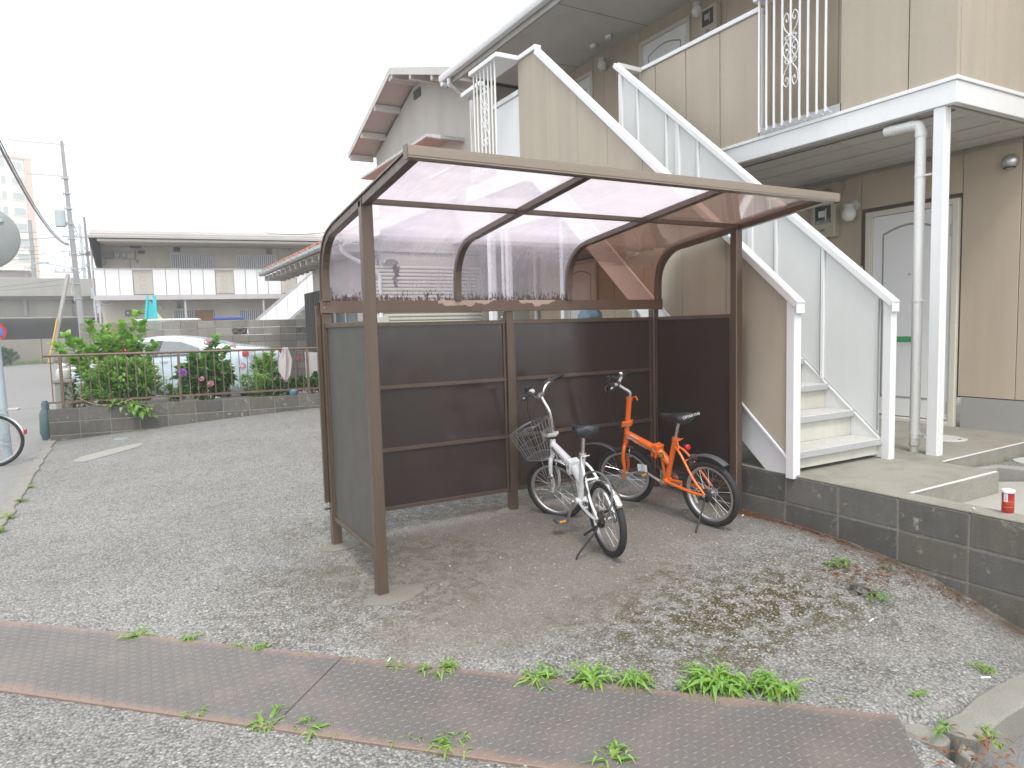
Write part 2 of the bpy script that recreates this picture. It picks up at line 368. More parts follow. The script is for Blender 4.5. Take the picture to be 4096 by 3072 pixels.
def gz(x, y):
    z = gh(x, y)
    if x > 2.92: z -= min(.35, (x-2.92)*2)     # the made ground behind the block wall is the platform
    if y < -2.04 and x > 1.27: z = min(z, -.098)
    if (y < -2.19 and x > 1.37) or (y < -2.235 and x > 1.22): z = min(z, -.2)   # street level beyond the kerb
    return z
tag(sheet('ground', xs, ys, gz, asphalt), kind='structure')

# kerbs: rough concrete stones along the street, each its own piece
kerb_mat = M('kerb_concrete', (.265, .255, .225), .93, var=.2, vs=6, fine=.16, fs=160, bmp=.6, bsc=150, spot=(10, .55, .75, (.22, .21, .17)))
kerb = empty('kerb', (0, 0, 0)); kerb['kind'] = 'structure'
def rough_prism(b, foot, z0f, z1f, jit=.006):
    """block with an irregular top outline from a plan polygon"""
    lo = [(x, y, z0f(x, y)) for x, y in foot]; hi = [(x+rnd.uniform(-jit, jit), y+rnd.uniform(-jit, jit), z1f(x, y)+rnd.uniform(-jit, jit)*.4) for x, y in foot]
    n = len(foot); b.add(lo+hi, [tuple(range(n, 2*n))]+[(i, (i+1) % n, n+(i+1) % n, n+i) for i in range(n)])
y = .6
while y < 13:
    L = .6 if y > 4 else .45+rnd.random()*.2; b = MB()
    x0 = -2.16-.012*max(0, y-6); xa = x0+rnd.uniform(-.012, .012)
    seg = lin(y+.012, y+L-.012, 4)
    foot = [(xa, q) for q in seg]+[(xa+.125+rnd.uniform(-.01, .01), q) for q in seg[::-1]]
    rough_prism(b, foot, lambda x, y: gh(x, y)-.12, lambda x, y: gh(x, y)+.018, .007)
    b.build('kerb_stone', kerb_mat, kerb, bevel=.008, fix=True); y += L
# right-hand kerb, broken where it meets the steel plates
KZ = -.076
for foot, zt in (([(1.412,-2.138),(1.577,-2.136),(1.738,-2.117),(1.931,-2.111),(2.146,-2.108),(2.35,-2.10),(2.36,-2.235),(2.1,-2.238),(1.847,-2.241),(1.696,-2.249),(1.56,-2.26),(1.45,-2.268),(1.43,-2.21)], KZ),
                 ([(2.37,-2.10),(2.7,-2.06),(3.1,-2.0),(3.15,-2.14),(2.75,-2.2),(2.38,-2.235)], KZ),
                 ([(1.30,-2.092),(1.336,-2.07),(1.385,-2.09),(1.404,-2.141),(1.392,-2.204),(1.348,-2.220),(1.310,-2.196),(1.295,-2.14)], KZ-.006),
                 ([(1.225,-2.150),(1.268,-2.112),(1.285,-2.13),(1.300,-2.195),(1.278,-2.19)], KZ-.012)):
    b = MB(); rough_prism(b, foot, lambda x, y: -.42, lambda x, y, d=zt: d, .006)
    b.build('kerb_stone', kerb_mat, kerb, bevel=.010, fix=True)
b = MB(); b.obox((1.375, -2.262, -.155), (.034, .012, 0), (-.006, .022, .01), (0, -.014, .062)); b.build('kerb_stone', kerb_mat, kerb, bevel=.008)
# ------------------------------------------------------------------ steel chequer plates
def plate_mat():
    m, t, bs = newmat('rusty_chequer_plate'); pos = nd(t, 'ShaderNodeNewGeometry').outputs['Position']
    sx = nd(t, 'ShaderNodeSeparateXYZ'); lk(t, nd(t, 'ShaderNodeTexCoord').outputs['Object'], sx.inputs[0])
    c = mix(t, noise(t, pos, 2.4, 5, .6), (.116, .107, .101), (.172, .160, .150))
    c = mix(t, ramp(t, noise(t, pos, 5, 5, .65), [(.5, 0), (.68, .75)]), c, (.188, .160, .14))
    edge = mth(t, 'ABSOLUTE', mth(t, 'DIVIDE', sx.outputs[1], .275))
    edge = mth(t, 'ADD', edge, mth(t, 'MULTIPLY', mth(t, 'SUBTRACT', noise(t, pos, 5, 4), .5), .35))
    c = mix(t, ramp(t, edge, [(.80, 0), (.98, .85)]), c, (.27, .19, .15))
    c = mix(t, 1, c, ramp(t, noise(t, pos, 170, 3), [(.3, .78), (.7, 1.12)]), 'MULTIPLY')
    lk(t, c, bs.inputs['Base Color']); bs.inputs['Roughness'].default_value = .55; bs.inputs['Metallic'].default_value = .2
    bump(t, noise(t, pos, 260, 3), bs, .25, .002); return m
plate_m = plate_mat()
tread_m = M('chequer_tread_worn', (.215, .20, .19), .4, metal=.2, var=.2, vs=4)
pd = Vector((.7071, -.7071, 0)); pn = Vector((.7071, .7071, 0))
A0 = PA0        # a point on the upper (lot side) edge
def plate(s0, s1, label, group):
    L = s1-s0; cpt = A0+pd*((s0+s1)/2-0)-pn*.275; za = plate_z(s0, .275); zb = plate_z(s1, .275); slope = (zb-za)/L; tilt = (plate_z(s0, 0)-plate_z(s0, .55))/.55
    root = empty('steel_plate', (cpt.x, cpt.y, (za+zb)/2), math.atan2(pd.y, pd.x), label, 'steel plate', group)
    root.rotation_euler = (math.atan(tilt), -math.atan(slope), math.atan2(pd.y, pd.x))
    b = MB(); b.box(-L/2+.0015, L/2-.0015, -.275, .275, -.014, 0); b.build('plate_sheet', plate_m, root, bevel=.002)
    t = MB(); p = .0305; nx = int(L/p); ny = int(.53/p)
    for i in range(nx):
        for j in range(ny):
            x = -L/2+(i+.6)*L/nx; y = -.275+(j+.7)*.55/(ny+.4)
            a = R(38) if (i+j) % 2 else R(-52)
            ca, sa = math.cos(a), math.sin(a); h = .0138; w = .0027
            e = [(-h, 0, .0002), (0, -w, .0003), (h, 0, .0002), (0, w, .0003), (-h*.55, 0, .0019), (h*.55, 0, .0019)]
            t.add([(x+u*ca-v*sa, y+u*sa+v*ca, zz) for u, v, zz in e], [(0,1,4), (1,5,4), (1,2,5), (2,3,5), (3,4,5), (3,0,4)])
    tag(t.build('tread_pattern', tread_m, root), kind='stuff')
    return root
plate(-2.6, .93, 'rusty steel chequer plate over the gutter, the longer one on the left', 'chequer plates over the gutter')
plate(.9305, 3.2, 'rusty steel chequer plate over the gutter, ending beside the broken kerb', 'chequer plates over the gutter')

# ------------------------------------------------------------------ block walls
blk_cache = {}
def block_mesh(L, H, T, mat):
    k = (round(L, 3), round(H, 3), T, mat.name)
    if k not in blk_cache:
        b = MB(); b.box(0, L, 0, T, 0, H); bm = bmesh.new(); me = b.mesh('concrete_block', mat); bm.from_mesh(me)
        bmesh.ops.bevel(bm, geom=bm.edges[:], offset=.005, segments=1, affect='EDGES'); bm.to_mesh(me); bm.free(); blk_cache[k] = me
    return blk_cache[k]
def block(root, L, H, T, mat, loc, rz):
    o = bpy.data.objects.new('concrete_block', block_mesh(L, H, T, mat)); COL.objects.link(o); o.parent = root; o.location = loc; o.rotation_euler = (0, 0, rz); return o
# low wall at the right of the shelter, runs towards the camera along x = 2.88
rw = empty('block_wall', (2.88, -.3, -.45), 0, 'low dark block wall running forward from the shelter post beside the platform', 'wall')
off = Vector(rw.location)
joints = [.92, .5, .1, -.3, -.705, -1.105, -1.505, -1.905, -2.305, -2.7]
for row, (z0, z1) in enumerate(((.162, .347), (-.038, .150), (-.238, -.05), (-.438, -.25))):
    for i in range(len(joints)-1):
        ya, yb = joints[i], joints[i+1]
        mt = block_mats[(i*3+row*2+(i*i) % 3) % 4]
        block(rw, (ya-yb)-.012, z1-z0, .15, mt, Vector((2.88, ya-.006, z0))-off+Vector((rnd.uniform(-.002, .002), 0, 0)), -math.pi/2)
b = MB(); b.box(2.8855-off.x, 3.027-off.x, -2.69-off.y, .91-off.y, -.44-off.z, .344-off.z)
b.build('mortar_core', mortar, rw)
# wall cap skin in smoother cement
b = MB()
for i in range(len(joints)-1): b.box(2.882-off.x, 3.029-off.x, joints[i+1]+.001-off.y, joints[i]-.001-off.y, .3472-off.z, .362-off.z)
b.build('cement_cap', conc_plat, rw, bevel=.005)
# ------------------------------------------------------------------ platform in front of the doors
pl = empty('concrete_platform', (4, 0, 0)); pl['kind'] = 'structure'
b = MB()
def slab(b, poly, z0, z1): b.extrude([(x-4, y, z0) for x, y in poly], (0, 0, z1-z0))
slab(b, [(3.031, -1.07), (4.12, -1.07), (4.16, -.66), (8, -.55), (8, 9), (3.031, 9)], -.4, .347)
b.build('platform_slab', conc_plat, pl, fix=True, bevel=.004)
b = MB(); slab(b, [(3.031, -4), (4.62, -4), (4.72, -1.08), (4.16, -.69), (4.1, -1.073), (3.031, -1.073)], -.6, .2); b.build('lower_slab', M('lower_slab_concrete', (.40, .39, .355), .9, var=.14, vs=3, fine=.12, fs=90, bmp=.35, bsc=100), pl, fix=True)
b = MB(); slab(b, [(4.72, -4), (4.82, -4), (4.86, -1.0), (4.75, -.75), (4.2, -.66), (4.18, -.672), (4.66, -.80), (4.72, -1.05)], -.6, .272); b.build('planter_kerb', conc, pl, fix=True, bevel=.006)
b = MB(); slab(b, [(4.82, -4), (8, -4), (8, -.56), (4.3, -.67), (4.75, -.76), (4.86, -1.0)], -.6, .235); b.build('gravel_bed', asphalt, pl, fix=True)
# white non-slip nosing strips set in the platform edge
for (a, c) in (((3.03, -1.083), (4.112, -1.066)), ((4.18, -.672), (6.2, -.602))):
    b = MB(); b.bar((a[0]-4, a[1]+.012, .3485), (c[0]-4, c[1]+.012, .3485), .014, .006); b.build('edge_strip', white_steel, pl)
def manhole(loc, r, label):
    root = empty('manhole_cover', loc, 0, label, 'manhole cover', 'manhole covers by the platform')
    b = MB(); b.lathe([(r, -.01), (r, .006), (r*.93, .009), (r*.93, .004)], 40); b.build('rim', white_dirty, root, fix=True)
    b = MB(); b.lathe([(r*.92, -.01), (r*.92, .0055)], 40); b.build('lid', tread_mat, root, fix=True)
    b = MB()
    for i in range(-6, 7):
        for j in range(-6, 7):
            x, y = i*r/7.5, j*r/7.5
            if math.hypot(x, y) < r*.84: b.box(x-r*.045, x+r*.045, y-r*.045, y+r*.045, .0055, .0085)
    tag(b.build('tread_studs', white_dirty, root), kind='stuff')
    b = MB(); b.box(-r*.12, r*.12, -r*.78, -r*.66, .005, .0092); b.build('lift_slot', black_print, root)
manhole((5.20, -.13, .349), .165, 'round white drain cover in the platform behind the white column')
manhole((5.26, -.80, .238), .15, 'round white drain cover in the gravel bed at the right edge')
# red can on the wall
can = empty('paper_can', (2.996, -1.64, .3622), R(20), 'small red cardboard can with white lid standing on the low block wall', 'can')
can_m = None
def canmat():
    m, t, bs = newmat('can_print_red'); sx = nd(t, 'ShaderNodeSeparateXYZ'); tc = nd(t, 'ShaderNodeTexCoord').outputs['Object']; lk(t, tc, sx.inputs[0])
    c = ramp(t, mth(t, 'DIVIDE', sx.outputs[2], .125), [(0, (.24, .015, .02)), (.25, (.30, .02, .02)), (.5, (.42, .045, .015)), (.75, (.32, .02, .02)), (.9, (.17, .015, .06)), (1, (.14, .015, .08))])
    lk(t, mix(t, ramp(t, noise(t, tc, 60, 3), [(.5, 0), (.7, .5)]), c, (.35, .02, .03)), bs.inputs['Base Color']); bs.inputs['Roughness'].default_value = .35; return m
b = MB(); b.lathe([(.0305, 0), (.0305, .004)], 28); b.build('base_ring', cream, can, fix=True, smooth=True)
b = MB(); b.lathe([(.029, .004), (.029, .118)], 28); b.build('can_body', canmat(), can, fix=True, smooth=True)
b = MB(); b.lathe([(.031, .115), (.031, .128), (.029, .131), (.0, .131)], 28); b.build('lid', white_steel, can, fix=True, smooth=True)
def wrap(b, r, a0, a1, z0, z1, n=6):
    for i in range(n):
        p, q = a0+(a1-a0)*i/n, a0+(a1-a0)*(i+1)/n
        b.quad((r*math.cos(p), r*math.sin(p), z0), (r*math.cos(q), r*math.sin(q), z0), (r*math.cos(q), r*math.sin(q), z1), (r*math.cos(p), r*math.sin(p), z1))
lb = math.atan2(-1.87, -4.07)-R(20)   # towards the camera
b = MB(); wrap(b, .0294, lb-.72, lb-.05, .066, .112); b.build('label_patch', white_print, can)
b = MB()
for k in range(6): wrap(b, .0297, lb-.55, lb-.2, .071+k*.0066, .0737+k*.0066)
b.build('label_lines', M('label_ink', (.25, .28, .32), .7), can)
b = MB(); wrap(b, .0296, lb-.8, lb+.9, .037, .0385, 10); wrap(b, .0296, lb-.1, lb+.9, .068, .0692, 8); b.build('gold_line', yellow_print, can)
# ------------------------------------------------------------------ bicycle shelter
sh = empty('bicycle_shelter', (0, 0, 0), 0, 'brown aluminium bicycle shelter with curved tinted roof and dark side panels', 'bicycle shelter')
LX = 2.72
def post(x, y, top, z0, w=.06):
    b = MB(); b.box(0, w, 0, w, z0, top); o = b.build('post', bronze, sh, bevel=.003); o.location = (x, y, 0); return o
post(0, 0, 2.113, -.02); post(LX, 0, 2.113, -.02); post(0, .887, 1.554, -.02); post(1.332, .887, 1.554, -.02); post(LX, .887, 1.554, -.02)
# the bright outer corner trims of the front posts
b = MB(); b.box(-.004, .004, -.004, .010, 1.25, 2.12); b.build('corner_trim', bronze, sh)
def concrete_pad(x, y, rx, ry, seed, label):
    r_ = random.Random(seed); b = MB(); n = 22; pts = []
    for i in range(n):
        a = 2*math.pi*i/n; k = 1+r_.uniform(-.10, .10)+.12*math.sin(2*a+seed); pts.append((x+rx*k*math.cos(a), y+ry*k*math.sin(a)))
    for k, (s_, dz) in enumerate(((1, -.02), (.985, .004), (.9, .009), (.5, .012))):
        for px, py in pts:
            qx, qy = x+(px-x)*s_, y+(py-y)*s_; b.v.append((qx, qy, gh(qx, qy)+dz+r_.uniform(-.001, .001)))
    for k in range(3):
        for i in range(n): b.face((k*n+i, k*n+(i+1) % n, (k+1)*n+(i+1) % n, (k+1)*n+i))
    b.face(range(3*n, 4*n)); o = b.build('post_footing', pad_mat, None, smooth=True, fix=True)
    return tag(o, label, 'concrete footing', 'concrete footings of the shelter posts')
pad_mat = M('footing_concrete', (.185, .172, .145), .9, var=.1, vs=6, fine=.1, fs=120, bmp=.25, bsc=160)
concrete_pad(.09, -.02, .165, .115, 1, 'concrete footing smear round the front left shelter post')
concrete_pad(.05, .875, .14, .09, 2, 'concrete footing smear round the rear left shelter post')
concrete_pad(1.38, .90, .15, .085, 3, 'concrete footing smear round the middle shelter post')
# rafters: straight slope then a quarter bend down to the rear rail
def rafter_path(dz=0, dr=0):
    p = [(-.70, 2.183), (-.35, 2.143), (0, 2.104), (.30, 2.070), (.56, 2.040)]
    cx, cz, a0, a1, r = .56+.02, 2.04-.262, R(94), R(0), .272
    for i in range(1, 9):
        a = a0+(a1-a0)*i/8; p.append((cx+r*math.cos(a)+.012*i/8, cz+r*.96*math.sin(a)))
    p.append((p[-1][0]+.004, 1.70)); p.append((p[-1][0], 1.628)); return p
RP = rafter_path()
def swept(b, path, x0, x1, h):
    """rectangular section swept in the y-z plane, h inward"""
    n = len(path); nr = []
    for i in range(n):
        ty = path[min(i+1, n-1)][0]-path[max(i-1, 0)][0]; tz = path[min(i+1, n-1)][1]-path[max(i-1, 0)][1]
        l = math.hypot(ty, tz); nr.append((-tz/l, ty/l))   # outward
    base = len(b.v)
    for (y, z), (ny, nz) in zip(path, nr):
        for x, k in ((x0, h/2), (x1, h/2), (x1, -h/2), (x0, -h/2)): b.v.append((x, y+ny*k, z+nz*k))
    for i in range(n-1):
        for k in range(4): b.face((base+4*i+k, base+4*i+(k+1) % 4, base+4*(i+1)+(k+1) % 4, base+4*(i+1)+k))
    b.face((base, base+3, base+2, base+1)); e = base+4*(n-1); b.face((e, e+1, e+2, e+3))
for x in (.0, .915, 1.845, 2.735):
    b = MB(); swept(b, RP, x, x+.045, .045); b.build('rafter', bronze, sh, fix=True, bevel=.003)
# cover strips on top of the two end rafters
for x in (-.008, 2.742):
    b = MB(); swept(b, [(y+(.0) , z+.028) if i < 5 else (y+.02, z+.014) for i, (y, z) in enumerate(RP)], x, x+.046, .010); b.build('rafter_cover', galv if False else bronze, sh, fix=True)
# front fascia beam with grooves
b = MB(); b.box(-.03, 2.81, -.742, -.712, 2.157, 2.209); b.box(-.03, 2.81, -.7445, -.742, 2.166, 2.200); b.build('front_beam', bronze_pale, sh, bevel=.002)
b = MB(); b.box(-.034, -.0305, -.746, -.70, 2.150, 2.211); b.build('beam_end_cap', bronze, sh); b = MB(); b.box(2.8105, 2.814, -.746, -.70, 2.150, 2.211); b.build('beam_end_cap', bronze, sh)
b = MB(); b.box(-.02, 2.80, -.711, -.685, 2.158, 2.166); b.build('front_gutter_lip', bronze, sh)
for xa, xb in ((.046, .914), (.961, 1.844), (1.891, 2.734)):
    b = MB(); b.box(xa, xb, -.012, .028, 2.092, 2.122); b.build('purlin', bronze, sh, bevel=.002)
# rear rail with peeling paint
def peel():
    m, t, bs = newmat('bronze_peeling'); pos = nd(t, 'ShaderNodeNewGeometry').outputs['Position']; s = nd(t, 'ShaderNodeSeparateXYZ'); lk(t, pos, s.inputs[0])
    c = mix(t, noise(t, pos, 4, 4), (.115, .072, .05), (.15, .098, .068))
    n = noise(t, scaled(t, pos, (9, 9, 16)), 1, 5, .55)
    top = ramp(t, mth(t, 'DIVIDE', mth(t, 'SUBTRACT', s.outputs[2], 1.554), .076), [(0, -.0), (.45, .30), (1, .62)])
    reg = mth(t, 'ADD', ramp(t, mth(t, 'ABSOLUTE', mth(t, 'SUBTRACT', s.outputs[0], 1.02)), [(.02, 1), (.24, 0)]), ramp(t, mth(t, 'ABSOLUTE', mth(t, 'SUBTRACT', s.outputs[0], 1.58)), [(.02, 1), (.17, 0)]))
    v = mth(t, 'ADD', mth(t, 'MULTIPLY', mth(t, 'MULTIPLY', n, top), 1.9), mth(t, 'MULTIPLY', reg, .30))
    mask = ramp(t, mth(t, 'MULTIPLY', v, mth(t, 'GREATER_THAN', reg, .04)), [(.58, 0), (.60, 1)])
    c = mix(t, mask, c, mix(t, noise(t, pos, 60, 3), (.36, .27, .19), (.52, .42, .33)))
    lk(t, c, bs.inputs['Base Color']); bs.inputs['Roughness'].default_value = .4
    bump(t, mask, bs, .3, .002); return m
b = MB(); b.box(-.012, 2.80, .868, .886, 1.554, 1.632); b.build('rear_rail', peel(), sh, bevel=.002)
b = MB(); b.box(-.012, 2.80, .8855, .935, 1.626, 1.632); b.box(-.012, 2.80, .931, .935, 1.56, 1.626); b.build('rear_gutter', bronze, sh)
b = MB(); b.box(2.8005, 2.804, .864, .938, 1.55, 1.636); b.build('rail_end_cap', bronze, sh)
# roof sheets
def sheetmat(name, tint, milk, milkc, streaks=0, dirt=0, graze=.5, gloss=.3):
    m = bpy.data.materials.new(name); m.use_nodes = True; t = m.node_tree; t.nodes.clear(); out = nd(t, 'ShaderNodeOutputMaterial')
    pos = nd(t, 'ShaderNodeNewGeometry').outputs['Position']; s = nd(t, 'ShaderNodeSeparateXYZ'); lk(t, pos, s.inputs[0])
    tr = nd(t, 'ShaderNodeBsdfTransparent'); tr.inputs[0].default_value = (*tint, 1)
    tl = nd(t, 'ShaderNodeBsdfTranslucent'); df = nd(t, 'ShaderNodeBsdfDiffuse')
    lk(t, mix(t, noise(t, pos, 3, 4), milkc, tuple(x*.9 for x in milkc)), tl.inputs[0]); df.inputs[0].default_value = (*milkc, 1)
    md = nd(t, 'ShaderNodeMixShader'); md.inputs[0].default_value = .12; lk(t, tl.outputs[0], md.inputs[1]); lk(t, df.outputs[0], md.inputs[2])
    lw = nd(t, 'ShaderNodeLayerWeight'); lw.inputs[0].default_value = .5; fac = mth(t, 'MULTIPLY', mth(t, 'POWER', lw.outputs['Facing'], 2.5), graze)
    f = mth(t, 'ADD', fac, milk)
    if streaks:
        sv = scaled(t, pos, (34, 6, 1.6)); n = noise(t, sv, 1, 5, .6, .6)
        f = mth(t, 'ADD', f, mth(t, 'MULTIPLY', ramp(t, n, [(.48, 0), (.64, 1)]), streaks))
        f = mth(t, 'ADD', f, mth(t, 'MULTIPLY', mth(t, 'SUBTRACT', noise(t, scaled(t, pos, (2.2, 5, 5)), 1, 4), .5), .25), clamp=True)
    mx = nd(t, 'ShaderNodeMixShader')
    if isinstance(f, float): mx.inputs[0].default_value = f
    else: lk(t, f, mx.inputs[0])
    lk(t, tr.outputs[0], mx.inputs[1]); lk(t, md.outputs[0], mx.inputs[2]); cur = mx.outputs[0]
    if dirt:
        dd = nd(t, 'ShaderNodeBsdfDiffuse'); dd.inputs[0].default_value = (.075, .035, .028, 1)
        hgt = mth(t, 'DIVIDE', mth(t, 'SUBTRACT', s.outputs[2], 1.632), .085)
        n1 = noise(t, scaled(t, pos, (75, 75, 26)), 1, 4, .7); thr = mth(t, 'ADD', .40, mth(t, 'MULTIPLY', hgt, .26))
        mk = mth(t, 'MULTIPLY', mth(t, 'SUBTRACT', n1, thr), 14, clamp=True)
        m2 = nd(t, 'ShaderNodeMixShader'); lk(t, mth(t, 'MULTIPLY', mk, .85), m2.inputs[0]); lk(t, cur, m2.inputs[1]); lk(t, dd.outputs[0], m2.inputs[2]); cur = m2.outputs[0]
    gl = nd(t, 'ShaderNodeBsdfGlossy'); gl.inputs['Roughness'].default_value = .08; fr = nd(t, 'ShaderNodeFresnel'); fr.inputs[0].default_value = 1.42
    m3 = nd(t, 'ShaderNodeMixShader'); lk(t, mth(t, 'MULTIPLY', fr.outputs[0], gloss), m3.inputs[0]); lk(t, cur, m3.inputs[1]); lk(t, gl.outputs[0], m3.inputs[2])
    lk(t, m3.outputs[0], out.inputs[0]); return m
milky = sheetmat('roof_sheet_weathered', (.86, .80, .86), .22, (.86, .79, .87), .045, 1, .74, .14)
clearb = sheetmat('roof_sheet_brown_clear', (.45, .27, .21), .03, (.5, .36, .33), 0, 0, .25, .45)
for xa, xb, mt, lab in ((.040, .925, milky, None), (.955, 1.85, milky, None), (1.885, 2.742, clearb, 'clearer brown tinted roof sheet')):
    b = MB(); nx = 6
    P_ = [(-.705, 2.19)]+[(y, z+.012) if i < 5 else (y+.004, z+.004) for i, (y, z) in enumerate(RP)][1:]
    P2 = []
    for i in range(len(P_)-1):
        for k in range(3): P2.append((P_[i][0]+(P_[i+1][0]-P_[i][0])*k/3, P_[i][1]+(P_[i+1][1]-P_[i][1])*k/3))
    P2.append(P_[-1]); n = len(P2)
    for (y, z) in P2:
        for i in range(nx+1): b.v.append((xa+(xb-xa)*i/nx, y, z))
    for j in range(n-1):
        for i in range(nx): b.face((j*(nx+1)+i, j*(nx+1)+i+1, (j+1)*(nx+1)+i+1, (j+1)*(nx+1)+i))
    o = b.build('roof_sheet', mt, sh, smooth=True)
    if lab: o['label'] = lab
# wall panels
def framed(name, mat_in, mat_fr, along, c0, c1, fixed, t0, t1, z0, z1, bars, lab=None):
    """flat board with a thin metal frame; along 'x' or 'y'"""
    def bx(b, a0, a1, zz0, zz1, d0, d1):
        b.box(a0, a1, fixed+d0, fixed+d1, zz0, zz1) if along == 'x' else b.box(fixed+d0, fixed+d1, a0, a1, zz0, zz1)
    b = MB(); bx(b, c0+.01, c1-.01, z0+.01, z1-.01, t0, t1); o = b.build(name, mat_in, sh)
    if lab: o['label'] = lab
    f = MB(); bx(f, c0, c1, z1-.028, z1, t0-.012, t1+.006); f.build('panel_rail', mat_fr, sh, bevel=.0015)
    f = MB(); bx(f, c0, c1, z0, z0+.026, t0-.012, t1+.006); f.build('panel_rail', mat_fr, sh, bevel=.0015)
    for q in (c0, c1-.020):
        f = MB(); bx(f, q, q+.020, z0+.0265, z1-.0285, t0-.011, t1+.005); f.build('panel_stile', mat_fr, sh, bevel=.0015)
    for z in bars:
        f = MB(); bx(f, c0+.021, c1-.021, z-.013, z+.013, t0-.016, t0-.001); f.build('panel_rail', mat_fr, sh, bevel=.0015)
framed('back_panel', board_brown, bronze, 'x', .061, 1.331, .917, 0, .006, .217, 1.490, (1.056, .632))
framed('back_panel', board_brown, bronze, 'x', 1.393, 2.719, .917, 0, .006, .217, 1.490, (1.056, .632))
framed('side_panel', board_out, bronze, 'y', .061, .886, .022, 0, .006, .217, 1.490, (), 'outer face of the left side panel, brown board greyed in colour for its reflection')
framed('side_panel', board_brown, bronze, 'y', .061, .886, 2.745, 0, .006, .217, 1.490, ())
b = MB(); b.box(-.030, -.002, .925, .955, .33, 1.60); b.build('edge_channel', bronze, sh, bevel=.002)
b = MB(); b.box(-.034, .0, .920, .955, .285, .297); b.build('channel_stop', bronze, sh)
b = MB(); b.box(2.7195, 2.7235, .875, .886, .22, 1.552); b.build('corner_trim', bronze_pale, sh)
b = MB(); b.box(2.7175, 2.7235, -.003, .003, .02, 2.11); b.build('corner_trim', bronze_pale, sh)
rv = MB(); rv.lathe([(.0035, 0), (.0035, .0015), (.0015, .0028)], 8, ax=(0, -1, 0)); rvm = rv.mesh('rivet', galv)
for x, y, z in ([(.012, .867, 1.62), (.034, .867, 1.62), (.010, .867, 1.59), (1.853, .867, 1.62), (1.873, .867, 1.62), (2.745, .867, 1.62), (2.77, .867, 1.62), (.925, .867, 1.62), (.945, .867, 1.62)]
                +[(x_, .903, z_) for x_ in (1.322, 1.402) for z_ in (1.476, 1.056, .632)]+[(2.709, .903, z_) for z_ in (1.476, 1.056, .632)]):
    o = bpy.data.objects.new('rivet', rvm); COL.objects.link(o); o.parent = sh; o.location = (x, y, z)
# ------------------------------------------------------------------ bicycles
def ring(b, R_, prof, n=48):
    """closed section (radial, lateral) turned about the wheel axle (y)"""
    base = len(b.v); m = len(prof)
    for k in range(n):
        a = 2*math.pi*k/n
        for rr, y in prof: b.v.append(((R_+rr)*math.cos(a), y, (R_+rr)*math.sin(a)))
    for k in range(n):
        k2 = (k+1) % n
        for i in range(m): b.face((base+k*m+i, base+k*m+(i+1) % m, base+k2*m+(i+1) % m, base+k2*m+i))
    return b
def wheel(root, M_, name='wheel', rear=False, ref=False, rr=.232):
    hub = MB(); hub.lathe([(.009, -.05), (.009, -.034), (.022, -.032), (.022, -.028), (.013, -.024), (.013, .024), (.022, .028), (.022, .032), (.009, .034), (.009, .05)], 14, ax=(0, 1, 0)); hub.xf(M_)
    w = hub.build(name, alu, root, smooth=True, fix=True)
    ty = MB(); ring(ty, rr-.021, [(.021*math.cos(2*math.pi*i/12)*1.02, .0215*math.sin(2*math.pi*i/12)) for i in range(12)]); ty.xf(M_); ty.build('tyre', rubber, w, smooth=True, fix=True, autos=60)
    ri = MB(); ring(ri, rr-.047, [(.007, -.0125), (.007, .0125), (-.006, .0125), (-.013, .005), (-.013, -.005), (-.006, -.0125)]); ri.xf(M_); ri.build('rim', alu, w, fix=True)
    sp = MB(); N = 28
    for k in range(N):
        a = 2*math.pi*k/N; side = 1 if k % 2 else -1; da = (1 if (k//2) % 2 else -1)*R(62)
        p = Vector((.021*math.cos(a+da), side*.030, .021*math.sin(a+da))); q = Vector(((rr-.058)*math.cos(a), side*.002, (rr-.058)*math.sin(a)))
        sp.tube([p, q], .0010, 4, caps=False)
    sp.xf(M_); tag(sp.build('spokes', chrome, w), kind=None)
    if ref:
        rf = MB(); a = R(-22); c = Vector((.135*math.cos(a), .008, .135*math.sin(a))); d = Vector((-math.sin(a), 0, math.cos(a)))
        rf.obox(c, d*.038, (0, .004, 0), Vector((math.cos(a), 0, math.sin(a)))*.008); rf.xf(M_); rf.build('spoke_reflector', frame_cream, w)
    return w
def fender(b, c, R_, a0, a1, w, n=14, drop=.4):
    base = len(b.v); m = 5
    for i in range(n+1):
        a = a0+(a1-a0)*i/n
        for j in range(m):
            u = -1+2*j/(m-1); rr = R_-(u*u)*w*drop
            b.v.append((c[0]+rr*math.cos(a), u*w, c[2]+rr*math.sin(a)))
    for i in range(n):
        for j in range(m-1): b.face((base+i*m+j, base+i*m+j+1, base+(i+1)*m+j+1, base+(i+1)*m+j))
def solid(o, t): 
    s = o.modifiers.new('solidify', 'SOLIDIFY'); s.thickness = t; return o
